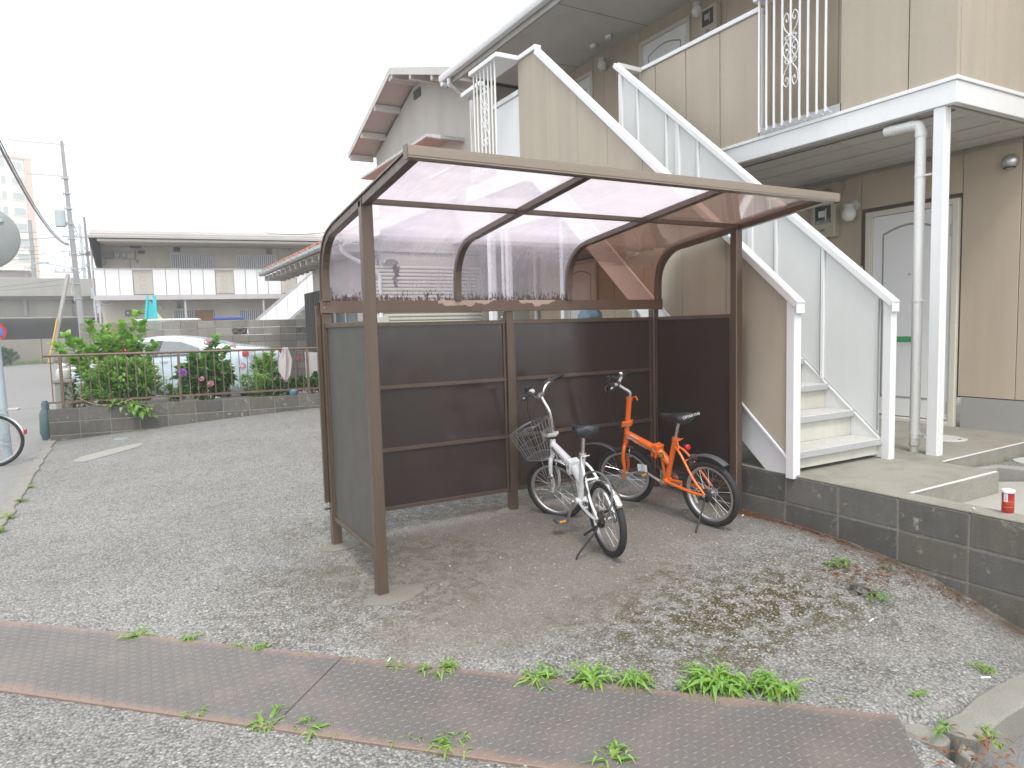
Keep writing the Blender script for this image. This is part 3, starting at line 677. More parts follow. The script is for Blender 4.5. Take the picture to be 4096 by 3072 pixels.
def saddle(root, x, z, L=.265, wd=.090, tilt=0, txt=None):
    b = MB(); n = 14; m = 12
    for i in range(n+1):
        t = i/n; px = x-.105+L*t
        w = wd*math.sqrt(max(.12, 1-((.16-t)/.16)**2)) if t < .16 else wd*(1-.76*(.5-.5*math.cos(math.pi*min(1, (t-.16)/.52))))
        if t > .9: w *= math.sqrt(max(.15, 1-((t-.9)/.1)**2))
        h = (.062-.026*t)*(1 if .04 < t < .96 else .6); top = z+.012*(1-t)**2+.004*math.cos(t*math.pi)
        for j in range(m):
            a = 2*math.pi*j/m; sy, sz = math.cos(a), math.sin(a)
            b.v.append((px, w*sy*(.92+.08*abs(sz)), top-h*.5+h*.5*(sz if sz > 0 else sz*1.7)))
    for i in range(n):
        for j in range(m): b.face((i*m+j, i*m+(j+1) % m, (i+1)*m+(j+1) % m, (i+1)*m+j))
    b.face(list(range(m))[::-1]); b.face([n*m+j for j in range(m)])
    s = b.build('saddle', vinyl, root, smooth=True, fix=True, autos=70)
    r_ = MB()
    for sd in (-1, 1):
        r_.tube(bez([(x+.11, sd*.012, z-.028), (x+.03, sd*.02, z-.048), (x-.03, sd*.025, z-.050), (x-.085, sd*.05, z-.030)], 5), .0035, 6)
        r_.tube([(x-.07+.012*math.cos(k*.9), sd*.05+.012*math.sin(k*.9), z-.052+k*.0016) for k in range(22)], .0017, 4)
    r_.build('saddle_rail', chrome, s, smooth=True)
    r2_ = MB(); r2_.obox((x-.01, 0, z-.05), (.022, 0, 0), (0, .03, 0), (0, 0, .010)); r2_.build('saddle_clamp', alu, s, bevel=.003)
    if txt: text_mesh(txt, .026, white_print, 'saddle_lettering', s, Matrix.Translation((x-.112, 0, z-.004)) @ Matrix.Rotation(R(-90), 4, 'Z') @ Matrix.Rotation(R(90), 4, 'X'))
    return s
def grip_set(root, hb, bar_mat, M_, lev=True, bell=None):
    """hb = polyline of the right half of the bar in neutral steering, mirrored for the left"""
    full = [(x, -y, z) for x, y, z in hb[::-1]]+hb[1:]
    b = MB(); b.tube(bez(full, 5), .0115, 10); b.xf(M_); h = b.build('handlebar', bar_mat, root, smooth=True)
    for sd in (-1, 1):
        e = Vector((hb[-1][0], sd*hb[-1][1], hb[-1][2])); p = Vector((hb[-2][0], sd*hb[-2][1], hb[-2][2])); d = (e-p).normalized()
        g = MB(); g.tube([e-d*.115, e-d*.112, e-d*.01, e], [.0165, .0180, .0180, .0170], 12); g.xf(M_); g.build('grip', blackpl, h, smooth=True)
        k = MB(); k.obox(e-d*.135, d*.016, (.017, 0, .003), (-.002, 0, .014)); k.obox(e-d*.155+Vector((.018, 0, -.004)), d*.018, (.012, 0, 0), (0, 0, .010)); k.xf(M_); k.build('brake_clamp', darkgrey, h, bevel=.004)
        l = MB(); l.tube(bez([e-d*.145+Vector((.028, 0, -.004)), e-d*.11+Vector((.052, 0, -.012)), e-d*.05+Vector((.058, 0, -.016)), e-d*.0+Vector((.050, 0, -.018))], 5), [.0055]*6+[.005]*6+[.0045]*4, 7); l.xf(M_); l.build('brake_lever', darkgrey, h, smooth=True)
    return h
def folding_bike(root, paint, S):
    hw = .235; rh = Vector((0, 0, hw)); fh = Vector((S['wb'], 0, hw)); BB = Vector((.375, 0, .265)); ST = Vector((.268, 0, .585))
    HB, HT = Vector((S['wb']-.048, 0, .515)), Vector((S['wb']-.072, 0, .625)); HG = Vector((.452, 0, .485))
    ax = (HT-HB).normalized(); Ms = Matrix.Translation(HB) @ Matrix.Rotation(S['steer'], 4, ax) @ Matrix.Translation(-HB)
    # frame
    b = MB(); b.tube([HB-ax*.008, HT], .021, 14); b.build('head_tube', paint, root, smooth=True)
    a, c = HT-ax*.05, HG
    b = MB(); b.tube([a+(c-a)*.02, a+(c-a)*.5, c], [.027, .029, .031], 16); b.build('main_tube', paint, root, smooth=True)
    b = MB(); d = (HG-a).normalized(); u = Vector((-d.z, 0, d.x)); u = u if u.z > 0 else -u
    b.obox(HG-d*.006, d*.013, (0, .040, 0), u*.050); b.obox(HG+d*.024, d*.011, (0, .040, 0), u*.050); hg = b.build('folding_hinge', paint, root, bevel=.006)
    b = MB(); b.tube([HG+Vector((0, .044, .01)), HG+Vector((-.035, .052, -.004))], .006, 8); b.lathe([(.009, 0), (.009, .012)], 10, c=HG+Vector((0, .038, .01)), ax=(0, 1, 0)); b.build('hinge_lever', alu, hg, smooth=True)
    b = MB(); b.tube([HG+d*.03, Vector((.335, 0, .40))], [.030, .028], 16); b.build('main_tube', paint, root, smooth=True)
    b = MB(); b.tube([BB+(BB-ST).normalized()*.02, ST], .0195, 14); b.build('seat_tube', paint, root, smooth=True)
    b = MB(); b.tube([HG+d*.05-u*.02, BB+Vector((.01, 0, .01))], .011, 10); b.build('brace_tube', paint, root, smooth=True)
    b = MB(); b.lathe([(.022, -.038), (.022, .038)], 16, c=BB, ax=(0, 1, 0)); b.build('bottom_bracket', paint, root, smooth=True, fix=True)
    for sd in (-1, 1):
        b = MB(); b.tube(bez([BB+Vector((-.02, sd*.022, 0)), (.24, sd*.045, .255), (.1, sd*.058, .240), (.005, sd*.056, hw)], 5), [.0105]*16, 8); b.build('chainstay', paint, root, smooth=True)
        b = MB(); b.tube(bez([ST+Vector((-.005, sd*.014, -.05)), (.2, sd*.032, .485), (.09, sd*.056, .34), (0, sd*.056, hw+.004)], 5), [.0085]*16, 8); b.build('seatstay', paint, root, smooth=True)
    b = MB(); b.tube([(.165, -.045, .45), (.165, .045, .45)], .007, 8); b.tube([(.225, -.045, .258), (.225, .045, .258)], .007, 8); b.build('stay_bridge', paint, root, smooth=True)
    # seat
    sdn = (ST-BB).normalized(); sp = ST+sdn*S['sp']
    b = MB(); b.tube([ST-sdn*.02, sp], .0135, 12); b.build('seat_post', chrome, root, smooth=True)
    b = MB(); b.lathe([(.024, -.014), (.024, .014)], 14, c=ST, ax=sdn); b.tube([ST+Vector((-.02, 0, 0)), ST+Vector((-.045, .004, .004))], .009, 8); b.tube([ST+Vector((-.043, -.028, .003)), ST+Vector((-.043, .03, .004)), ST+Vector((-.06, .042, -.055))], .005, 8); b.build('seat_clamp', alu if S['white'] else paint, root, smooth=True, fix=True)
    saddle(root, sp.x-.0, sp.z+.050, txt=S.get('saddle_txt'))
    # wheels
    wheel(root, Matrix.Translation(rh), ref=S.get('ref'))
    Mf = Ms @ Matrix.Translation(fh); wheel(root, Mf)
    # drive
    b = MB(); b.lathe([(.062, -.052), (.062, -.049)], 28, c=BB, ax=(0, 1, 0)); b.build('chainring', alu, root, fix=True)
    b = MB(); b.lathe([(.030, -.048), (.030, -.040)], 16, c=rh, ax=(0, 1, 0)); b.build('sprocket', galv, root, fix=True)
    b = MB(); t0 = [(BB.x+.062*math.cos(a_), -.050, BB.z+.062*math.sin(a_)) for a_ in lin(R(100), R(-100), 10)]; t1 = [(rh.x+.030*math.cos(a_), -.050, rh.z+.030*math.sin(a_)) for a_ in lin(R(260), R(100), 8)]
    b.tube(t0+t1, .0035, 4, closed=True); b.build('chain', black_print, root)
    ca = S['crank']
    for sd, an in ((1, ca), (-1, ca+math.pi)):
        y0 = sd*.055; tip = BB+Vector((.145*math.cos(an), 0, .145*math.sin(an))); tip.y = sd*.075
        b = MB(); b.tube([(BB.x, y0, BB.z), tip], [.011, .008], 8); b.lathe([(.015, -.008), (.015, .008)], 12, c=(BB.x, y0+sd*.006, BB.z), ax=(0, 1, 0)); k = b.build('crank_arm', alu, root, smooth=True, fix=True)
        b = MB(); pc = tip+Vector((0, sd*.055, 0)); b.obox(pc, (.036, 0, 0), (0, .042, 0), (0, 0, .011)); b.build('pedal', darkgrey, k, bevel=.004)
        b = MB(); b.obox(pc+Vector((-.0365, 0, 0)), (.001, 0, 0), (0, .022, 0), (0, 0, .0065)); b.build('pedal_reflector', amber, k); b = MB(); b.obox(pc+Vector((.0365, 0, 0)), (.001, 0, 0), (0, .022, 0), (0, 0, .0065)); b.build('pedal_reflector', amber, k)
        if sd == 1 and S.get('tag'):
            b = MB(); n_ = 6
            for i in range(n_+1):
                for j in range(4): b.v.append((tip.x-.045+.09*i/n_, tip.y+.03+.004*math.sin(i*1.1), tip.z+.012+.055*j/3+.004*math.sin(i*.9)))
            for i in range(n_):
                for j in range(3): b.face((i*4+j, (i+1)*4+j, (i+1)*4+j+1, i*4+j+1))
            b.build('paper_slip', paper, k, smooth=True)
    # rear band brake and stand
    b = MB(); b.lathe([(.044, .034), (.047, .038), (.047, .052), (.040, .056)], 22, c=rh, ax=(0, 1, 0)); b.build('drum_brake', blackpl, root, smooth=True, fix=True)
    b = MB(); b.lathe([(.012, .056), (.012, .074), (.005, .078)], 10, c=rh, ax=(0, 1, 0)); b.build('axle_nut', chrome, root, smooth=True, fix=True)
    sf = Vector(S['stand']); b = MB(); b.tube(bez([rh+Vector((.0, .062, -.01)), rh+Vector((-.005, .085, -.06)), sf+Vector((0, -.01, .05)), sf], 5), .0065, 8); b.lathe([(.011, 0), (.011, .01)], 8, c=sf-Vector((0, 0, .002))); b.build('side_stand', blackpl, root, smooth=True)
    if S['white']:
        b = MB(); b.tube([rh+Vector((0, .07, -.03)), rh+Vector((.09, .12, -.10))], .008, 8); b.build('stand_spring', blackpl, root, smooth=True)
    # fork
    fc = S['forkc']
    for sd in (-1, 1):
        b = MB(); b.tube(bez([HB-ax*.028+Vector((0, sd*.030, 0)), HB-ax*.055+Vector((0, sd*.045, 0)), HB-ax*.13+Vector((-.002, sd*.050, 0)), fh+Vector((-.022, sd*.050, .07)), fh+Vector((0, sd*.048, 0))], 5), [.0155]*8+[.0145]*6+[.012]*4+[.010]*3, 10); b.xf(Ms); b.build('fork_blade', paint, root, smooth=True)
    b = MB(); b.tube([HB-ax*.026+Vector((0, -.036, 0)), HB-ax*.018, HB-ax*.026+Vector((0, .036, 0))], .016, 10); b.xf(Ms); b.build('fork_crown', paint, root, smooth=True)
    b = MB(); b.lathe([(.0225, 0), (.0225, .008)], 16, c=HB-ax*.016, ax=ax); b.build('headset', chrome, root, smooth=True, fix=True); b = MB(); b.lathe([(.0225, 0), (.024, .008), (.0225, .014)], 16, c=HT, ax=ax); b.build('headset', chrome if not S['white'] else blackpl, root, smooth=True, fix=True)
    b = MB(); cb = HB-ax*.06+Vector((-.03, 0, 0))
    for sd in (-1, 1): b.tube(bez([cb+Vector((-.01, sd*.004, .01)), cb+Vector((-.012, sd*.04, -.005)), cb+Vector((-.008, sd*.034, -.045)), cb+Vector((-.004, sd*.018, -.058))], 4), .0045, 6); b.obox(cb+Vector((-.002, sd*.016, -.062)), (.016, 0, -.003), (0, .004, 0), (0, 0, .005))
    b.xf(Ms); b.build('caliper_brake', alu, root, smooth=True)
    # stem
    if S['white']:
        s0 = HT+ax*.012; b = MB(); b.obox(s0+ax*.016, (.040, 0, -.004), (0, .026, 0), ax*.013); b.xf(Ms); b.build('stem_clamp', white_dirty, root, bevel=.006)
        tp = Vector((S['wb']-.052, 0, .945)); b = MB(); b.tube(bez([s0, s0+Vector((-.016, 0, .09)), s0+Vector((-.016, 0, .19)), tp+Vector((-.014, 0, -.045)), tp], 6), .0155, 12); b.xf(Ms); b.build('stem_riser', chrome, root, smooth=True)
    else:
        s0 = HT+ax*.014; b = MB(); b.obox(s0+ax*.018, (.040, 0, -.004), (0, .028, 0), ax*.022); b.xf(Ms); b.build('stem_hinge', paint, root, bevel=.006)
        b = MB(); m1 = s0+ax*.04; m2 = s0+ax*.215; b.tube([m1, m2], .021, 14); b.xf(Ms); b.build('stem_riser', paint, root, smooth=True)
        b = MB(); b.lathe([(.025, -.012), (.025, .012)], 14, c=m2, ax=ax); b.tube([m2+Vector((-.02, -.03, 0)), m2+Vector((-.045, -.025, .01)), m2+Vector((-.055, -.02, -.02))], .006, 8); b.xf(Ms); b.build('riser_clamp', paint, root, smooth=True, fix=True)
        b = MB(); b.tube([s0+Vector((0, -.045, .022)), s0+Vector((0, .042, .026))], .004, 6); b.xf(Ms); b.build('hinge_pin', chrome, root)
        tp = Vector((S['wb']-.048, 0, .965)); b = MB(); b.tube(bez([m2, m2+ax*.05, tp+Vector((-.035, 0, -.03)), tp], 6), .0125, 12); b.xf(Ms); b.build('stem_tube', galv, root, smooth=True)
    hz = tp.z
    hb = [(tp.x, 0, hz), (tp.x, -.04, hz), (tp.x+.004, -.075, hz+.022), (tp.x-.004, -.115, hz+.046), (tp.x-.028, -.22, hz+.062), (tp.x-.045, -.29, hz+.064)] if S['white'] else [(tp.x, 0, hz), (tp.x, -.05, hz+.012), (tp.x, -.1, hz+.026), (tp.x-.02, -.18, hz+.034), (tp.x-.038, -.24, hz+.034)]
    h = grip_set(root, hb, chrome if S['white'] else white_steel, Ms)
    b = MB(); b.lathe([(.018, -.03), (.018, .03)], 12, c=tp, ax=(0, 1, 0)); b.xf(Ms); b.build('bar_clamp', alu if S['white'] else darkgrey, h, smooth=True, fix=True)
    by = .12 if S['white'] else -.07; b = MB(); b.lathe([(.005, .008), (.005, .022), (.021, .024), (.021, .036), (.014, .044), (.0, .045)], 14, c=(tp.x-.012, by, hz+.035)); b.xf(Ms); b.build('bell', chrome if not S['white'] else white_dirty, h, smooth=True, fix=True)
    b = MB(); b.obox((tp.x+.02, .115, hz+.075), (.014, 0, 0), (0, .02, 0), (0, 0, .022)); b.lathe([(.016, 0), (.016, .03)], 12, c=(tp.x+.01, .085, hz+.07), ax=(-1, 0, .4)); b.xf(Ms); b.build('shifter', blackpl, h, bevel=.003)
    cb_ = MB()
    for sd, x_, r_ in ((1, .05, .07), (-1, .045, .10)):
        P0 = Ms @ Vector((tp.x+.02, sd*.13, hz+.03)); P1 = Ms @ Vector((tp.x+.10, sd*.05, hz-.10)); P2 = Ms @ Vector((tp.x+.085, sd*.02, hz-.24)); P3 = Ms @ Vector((HT.x+.03, sd*.02, HT.z-.03)); 
        P4 = Ms @ (cb+Vector((0, 0, .02))) if sd > 0 else HG+Vector((.06, -.03, -.05))
        cb_.tube(bez([P0, P1, P2, P3, P4], 6), .0025, 5)
    cb_.tube(bez([HG+Vector((.06, .03, -.04)), HG+Vector((.0, .045, -.07)), HG+Vector((-.05, .035, -.14)), BB+Vector((-.02, .03, -.02)), (.15, .05, .22)], 5), .0028, 5)
    cb_.build('brake_cable', cable_mat, root, smooth=True)
    return Ms, Mf, dict(BB=BB, ST=ST, HB=HB, HT=HT, HG=HG, ax=ax, tp=tp, a=a, d=d, u=u, rh=rh, fh=fh)
def side_matrix(p, d, u, ysign=1):
    """text frame on the left side of a tube: reading direction -d (front to back), up u"""
    x = Vector(d); z = Vector((0, ysign, 0)); y = z.cross(x)
    m = Matrix((x, y, z)).transposed().to_4x4(); m.translation = p; return m

def bike_root(name, loc, fwd, label, lean):
    rz = math.atan2(fwd[1], fwd[0]); r_ = empty(name, loc, rz, label, 'bicycle')
    mm = Matrix.Rotation(rz, 4, 'Z') @ Matrix.Rotation(lean, 4, 'X'); mm.translation = loc; r_.matrix_basis = mm; return r_
wb = bike_root('folding_bicycle', (1.40, -.215, gh(1.40, -.235)), (.19, .985), 'white folding bicycle with a wire front basket parked in the shelter', R(-5.2))
Ms, Mf, K = folding_bike(wb, white_bike, dict(wb=.835, steer=R(41), sp=.155, white=True, crank=R(-62), forkc=0, stand=(.02, .215, -.004)))
# polished mudguards
for nm, c, Mx, a0, a1 in (('rear_mudguard', (0, 0, .235), Matrix(), R(38), R(150)), ('front_mudguard', (.835, 0, .235), Ms, R(72), R(168))):
    b = MB(); fender(b, c, .248, a0, a1, .027, drop=.55); b.xf(Mx); solid(b.build(nm, chrome, wb, smooth=True), .0015)
b = MB(); b.tube([(-.0, .05, .235), (-.155, .03, .425)], .0022, 5); b.tube([(-.0, -.05, .235), (-.155, -.03, .425)], .0022, 5); b.tube([(-.155, .03, .425), (-.16, 0, .435), (-.155, -.03, .425)], .0022, 5); b.build('mudguard_stay', chrome, wb)
# fix: the rear guard covers the back of the wheel, the spoke lock loops over it
b = MB(); pts = [(-.05+.17*math.cos(a), .062+.02*math.sin(a*2), .40+.15*math.sin(a)) for a in lin(R(-100), R(225), 26)]; b.tube(pts, .0065, 8); b.xf(wb.matrix_basis); lockc = b.build('cable_lock', M('lock_cable_grey', (.12, .13, .13), .35, coat=.4, obj=True), None, smooth=True)
b2 = MB(); b2.tube([pts[0], (-.0, .045, .285)], .012, 10); b2.tube([(-.0, .045, .285), (-.05, .0, .30)], .010, 10); b2.xf(wb.matrix_basis); lk2 = b2.build('lock_body', blackpl, lockc, smooth=True)
tag(lockc, 'dark grey cable lock looped over the rear wheel of the white bicycle', 'bicycle lock')
# headlamp (dynamo) on the fork
b = MB(); b.lathe([(.004, -.02), (.018, -.012), (.021, .012), (.019, .018)], 14, c=(.80, .075, .37), ax=(1, 0, 0)); b.tube([(.80, .05, .38), (.80, .075, .37)], .006, 6); b.tube([(.80, .075, .35), (.805, .085, .29)], [.013, .010], 8); b.xf(Ms); b.build('dynamo_lamp', chrome, wb, smooth=True, fix=True)
# wire basket
def basket():
    b = MB(); HTx = K['HT']
    x0, x1 = .02, .24; W0, W1 = .125, .165; zb, zt = .50, .70    # rear/front, half widths, bottom/top
    ox = K['HT'].x+.035
    def P(u, v, w):   # u 0..1 front, v -1..1 side, w 0..1 up
        hwid = (.105+.055*w); xl = x0+(0)*w; xr = .175+.075*w; zt_ = zt-.0*u; z = zb+(zt_+(.055*(1-u))-zb)*w
        return Vector((ox+xl+(xr-xl)*u, v*hwid, z))
    def loop(w, r_, k=.82): 
        pts = [P(0, -1, w), P(k, -1, w), P(1, -.62, w), P(1, .62, w), P(k, 1, w), P(0, 1, w)]
        b.tube(pts, r_, 6, closed=True)
    loop(1, .0038); loop(.97, .002); loop(.45, .0016); loop(0, .003)
    for i in range(7):
        u = .04+i*.135
        for s_ in (-1, 1): b.tube([P(u, s_, 1), P(u, s_, 0)], .0013, 4, caps=False)
    for i in range(7):
        v = -.62+i*.207; b.tube([P(1, v, 1), P(1, v, 0)], .0013, 4, caps=False); b.tube([P(0, v*1.5, 1), P(0, v*1.5, 0)], .0013, 4, caps=False)
    for i in range(7): v = -.9+i*.3; b.tube([P(0, v, 0), P(.95, v*.85, 0)], .0013, 4, caps=False)
    for i in range(7): u = .05+i*.15; b.tube([P(u, -1, 0), P(u, 1, 0)], .0013, 4, caps=False)
    b.tube(bez([P(1, .2, .98)+Vector((.004, 0, 0)), P(.9, .0, .84), P(.5, -.05, .80), P(.2, .1, .92), P(.5, .3, .97), P(.75, .5, .84), P(.95, .4, .9)], 5), .003, 5)
    b.xf(Ms); o = b.build('basket', wire_grey, wb, smooth=True)
    c = MB(); c.bar((K['HT'].x+.02, .03, .655), (ox+.02, .04, .665), .012, .018); c.bar((K['HT'].x+.02, -.03, .655), (ox+.02, -.04, .665), .012, .018); c.obox((ox+.012, 0, .66), (.004, 0, 0), (0, .05, 0), (0, 0, .035)); c.xf(Ms); c.build('basket_bracket', galv, o)
    c = MB()
    for s_ in (-1, 1): c.tube([P(.3, s_*.5, 0), (.835, s_*.058, .24)], .0022, 5)
    c.xf(Ms); c.build('basket_stay', galv, o)
basket()
text_mesh('PANGAEA', .052, black_print, 'frame_lettering', wb, side_matrix(K['a']+(K['HG']-K['a'])*.50+Vector((0, .0275, -.006)), K['d'], K['u']) , bold=.0006)

ob = bike_root('folding_bicycle', (2.335, -.14, gh(2.33, -.16)), (-.125, .99), 'orange folding bicycle with black mudguards parked beside the white one', R(-6))
Ms, Mf, K = folding_bike(ob, orange_bike, dict(wb=.80, steer=R(27), sp=.145, white=False, crank=R(25), forkc=0, tag=True, ref=True, stand=(-.02, .20, -.002), saddle_txt='CAPTAIN STAG'))
b = MB(); fender(b, (0, 0, .262), .252, R(48), R(128), .030, drop=.35); solid(b.build('rear_mudguard', darkgrey, ob, smooth=True), .003)
b = MB(); b.tube(bez([(.10, 0, .48), (.135, 0, .47), (.14, 0, .40)], 4), [.02]*9, 6); b.build('mudguard_bracket', darkgrey, ob, smooth=True)
b = MB(); n_ = 12
for i in range(n_+1):
    t_ = i/n_; x_ = .775+.05+.30*t_; z_ = .475+.045*math.sin(min(1, t_*1.6)*math.pi/2)-.028*t_*t_-.05*(1-t_)**3; w_ = .029*(1-.35*t_)*(1 if t_ < .92 else .6)
    for j in range(5): u_ = -1+j/2; b.v.append((x_, u_*w_, z_-abs(u_)*.007))
for i in range(n_):
    for j in range(4): b.face((i*5+j, i*5+j+1, (i+1)*5+j+1, (i+1)*5+j))
b.xf(Ms); solid(b.build('front_mudguard', darkgrey, ob, smooth=True), .003)
b = MB(); b.obox((.185, 0, .545), (.008, 0, 0), (0, .012, 0), (0, 0, .010)); b.build('lamp_bracket', blackpl, ob)
b = MB(); b.lathe([(.012, -.014), (.021, -.006), (.021, .010), (.014, .018)], 14, c=(.165, 0, .54), ax=(-1, .3, 0)); b.build('tail_lamp', red_lens, ob, smooth=True, fix=True)
text_mesh('CAPTAIN STAG', .030, white_print, 'frame_lettering', ob, side_matrix(K['a']+(K['HG']-K['a'])*.42+Vector((0, .0272, -.010)), K['d'], K['u']), bold=.0004)
b = MB(); c_ = K['a']+(K['HG']-K['a'])*.33+Vector((0, .0225, 0))+K['u']*.018
b.obox(c_, K['d']*.045, (0, .0012, .001), K['u']*.007); b.build('frame_sticker', paper, ob)
ec = K['HG']+K['d']*.078+Vector((0, .031, .0)); b = MB(); b.lathe([(.024, -.004), (.024, .001)], 24, c=ec, ax=(0, 1, 0)); em = b.build('round_emblem', yellow_print, ob, fix=True)
b = MB(); b.lathe([(.0205, .0012), (.0205, .002)], 24, c=ec, ax=(0, 1, 0)); b.build('emblem_field', black_print, em, fix=True)
b = MB(); q = side_matrix(ec+Vector((0, .0028, 0)), K['d'], K['u'])
b.tube([q @ Vector(p) for p in bez([(.013, .012, 0), (.002, .010, 0), (-.004, .004, 0), (.003, 0, 0), (.008, -.005, 0), (0, -.010, 0), (-.012, -.006, 0)], 4)], .002, 5)
b.tube([q @ Vector(p) for p in bez([(-.014, .008, 0), (-.010, .001, 0), (-.004, .004, 0)], 4)], .0015, 5); b.tube([q @ Vector(p) for p in bez([(.014, .004, 0), (.011, -.004, 0), (.003, 0, 0)], 4)], .0015, 5); b.build('emblem_stag', yellow_print, em)
# ------------------------------------------------------------------ apartment building on the right
def WB(b, name, mat, parent, **k):
    """build a part whose vertices are given in world coordinates under an unrotated root"""
    o = b.build(name, mat, parent, **k)
    if parent is not None and parent.type == 'EMPTY': o.location = -Vector(parent.location)
    return o
ap = empty('apartment_building', (5.95, 3, .347), 0, 'two-storey beige panel-clad apartment building with white upper walkway', 'building')
XW = 5.95; XP = 4.34; PZ = .347; DZ = 3.19; CZ = 4.38
def ybox(x0, x1, ya, yb, z0, z1): b = MB(); b.box(x0, x1, min(ya, yb), max(ya, yb), z0, z1); return b
# foundation strip and wall cladding panels
WB(ybox(5.93, 6.4, -3, .13, .1, .646), 'foundation', conc_base, ap)
WB(ybox(5.93, 6.4, 1.10, 9.2, .1, .646), 'foundation', conc_base, ap)
doors_y = [(.245, 1.09), (3.79, 4.70), (6.0, 6.9)]
gj = [-3, -2.2, -1.25, -.33, .165, 1.20, 2.1, 3.0, 3.72, 4.78, 5.5, 5.93, 6.97, 7.8, 8.6, 9.2]
def clad(y0, y1, z0, z1, x=XW, mat=beige_wall):
    b = MB(); b.box(x-.012, x+.03, y0+.003, y1-.003, z0, z1); return WB(b, 'wall_panel', mat, ap, bevel=.003)
WB(ybox(5.962, 6.4, -3, 9.2, .64, 5.9), 'wall_core', joint_dark, ap)
gd = [(.165, 1.13), (3.72, 4.78), (5.93, 6.97)]
for y0, y1 in zip(gj, gj[1:]):
    isd = any(abs(y0-a) < .02 for a, _ in gd)
    if isd: clad(y0, y1, 2.60, 3.0)
    else: clad(y0, y1, .655, 3.0)
for y0, y1 in zip([-3, -2.1, -1.2, -.3, .6, 1.5, 2.4, 3.1, 3.74, 4.80, 5.7, 5.98, 6.98, 7.8, 8.6], [-2.1, -1.2, -.3, .6, 1.5, 2.4, 3.1, 3.74, 4.80, 5.7, 5.98, 6.98, 7.8, 8.6, 9.2]):
    clad(y0, y1, 5.62 if y0 in (3.74, 5.98) else DZ, 5.84)
def make_door(y0, y1, z0, z1, hinge_low=True):
    """front door with frame, panel groove, mail slot"""
    f = MB(); f.box(5.905, 5.96, y0-.055, y0, z0, z1+.055); f.box(5.905, 5.96, y1, y1+.055, z0, z1+.055); f.box(5.905, 5.96, y0, y1, z1, z1+.055); f.box(5.905, 5.96, y0, y1, z0-.0, z0+.045)
    f.box(5.917, 5.96, y0+.0, y0+.018, z0+.045, z1); f.box(5.917, 5.96, y1-.018, y1, z0+.045, z1)
    fr = WB(f, 'door_frame', frame_cream, ap, bevel=.004)
    l = MB(); l.box(5.928, 5.95, y0+.021, y1-.021, z0+.062, z1-.004); d = WB(l, 'door', door_white, ap, bevel=.002)
    g = MB(); a, c = y0+.135, y1-.135; zt = z1-.20; zb = z0+.255
    arc = [(5.9275, a+(c-a)*t, zt+.075*math.sin(math.pi*t)) for t in lin(0, 1, 10)]
    for p, q in zip(arc, arc[1:]): g.bar(p, q, .022, .022, (1, 0, 0))
    g.bar((5.9275, a, zt+.004), (5.9275, a, zb), .022, .006, (0, 1, 0)); g.bar((5.9275, c, zt+.004), (5.9275, c, zb), .022, .006, (0, 1, 0)); g.bar((5.9275, a-.011, zb), (5.9275, c+.011, zb), .022, .022, (1, 0, 0))
    g2 = MB()
    for i, (p, q) in enumerate(zip(arc, arc[1:])): g2.extrude([(5.9265, p[1], p[2]-.011), (5.9265, q[1], q[2]-.011), (5.9265, q[1], q[2]+.011), (5.9265, p[1], p[2]+.011)], (.003, 0, 0))
    for yy in (a, c): g2.box(5.9265, 5.9295, yy-.009, yy+.009, zb, zt)
    g2.box(5.9265, 5.9295, a-.009, c+.009, zb-.011, zb+.011)
    WB(g2, 'panel_groove', door_groove, d)
    m = MB(); m.box(5.918, 5.929, a+.32*(c-a), c-.02, z0+.80, z0+.90); ms = WB(m, 'mail_slot', white_steel, d, bevel=.002)
    p = MB(); p.lathe([(.011, -.004), (.011, .004)], 12, c=(5.926, (y0+y1)/2, z0+1.52), ax=(-1, 0, 0)); WB(p, 'door_viewer', galv, d, fix=True)
    k = MB(); k.lathe([(.012, 0), (.012, .035), (.027, .040), (.027, .062), (.015, .068)], 14, c=(5.928, y1-.07, z0+1.0), ax=(-1, 0, 0)); WB(k, 'door_knob', alu, d, smooth=True, fix=True)
    h = MB(); h.box(5.922, 5.93, y0+.016, y0+.03, z0+.12, z0+.24); h.box(5.922, 5.93, y0+.016, y0+.03, z1-.30, z1-.18); WB(h, 'hinge', galv, d)
    return d, ms
for i, (y0, y1) in enumerate(gd_ for gd_ in ((.236, 1.075), (3.79, 4.71), (6.0, 6.9))):
    d, ms = make_door(y0, y1, PZ+.0, 2.50)
    if i == 0:
        s = MB(); s.box(5.914, 5.9185, .600, .795, 1.175, 1.235); WB(s, 'slot_flap', green_slot, d)
        d['label'] = 'pale door with a green mail slot behind the white column'
for y0, y1 in ((3.80, 4.74), (6.03, 6.92)): make_door(y0, y1, DZ, 5.56)
# walkway deck: slab, fascia, ledge, ribbed underside
WB(ybox(4.40, 5.94, -.56, 9.2, 3.015, 3.18), 'walkway_slab', conc, ap)
for i in range(9):
    for k in range(2):
        x0 = 4.42+k*.76; WB(ybox(x0, x0+.752, -.52+i*1.05, .52+i*1.05, 2.998, 3.012), 'soffit_board', soffit_mat, ap)
for k in range(3):
    WB(ybox(4.78+k*.4, 4.82+k*.4, -.5, 9, 2.986, 2.9975), 'soffit_batten', soffit_mat, ap)
WB(ybox(XP, 4.40, -.606, 9.2, 3.004, 3.165), 'fascia_beam', white_steel, ap, bevel=.004)
b = MB(); b.box(4.401, 8, -.606, -.55, 3.004, 3.165); WB(b, 'fascia_beam', white_steel, ap, bevel=.004)
WB(ybox(XP-.012, 4.42, -.618, 9.2, 3.1655, 3.195), 'ledge_trim', white_steel, ap, bevel=.003)
b = MB(); b.box(4.4205, 8, -.618, -.54, 3.1655, 3.195); WB(b, 'ledge_trim', white_steel, ap, bevel=.003)
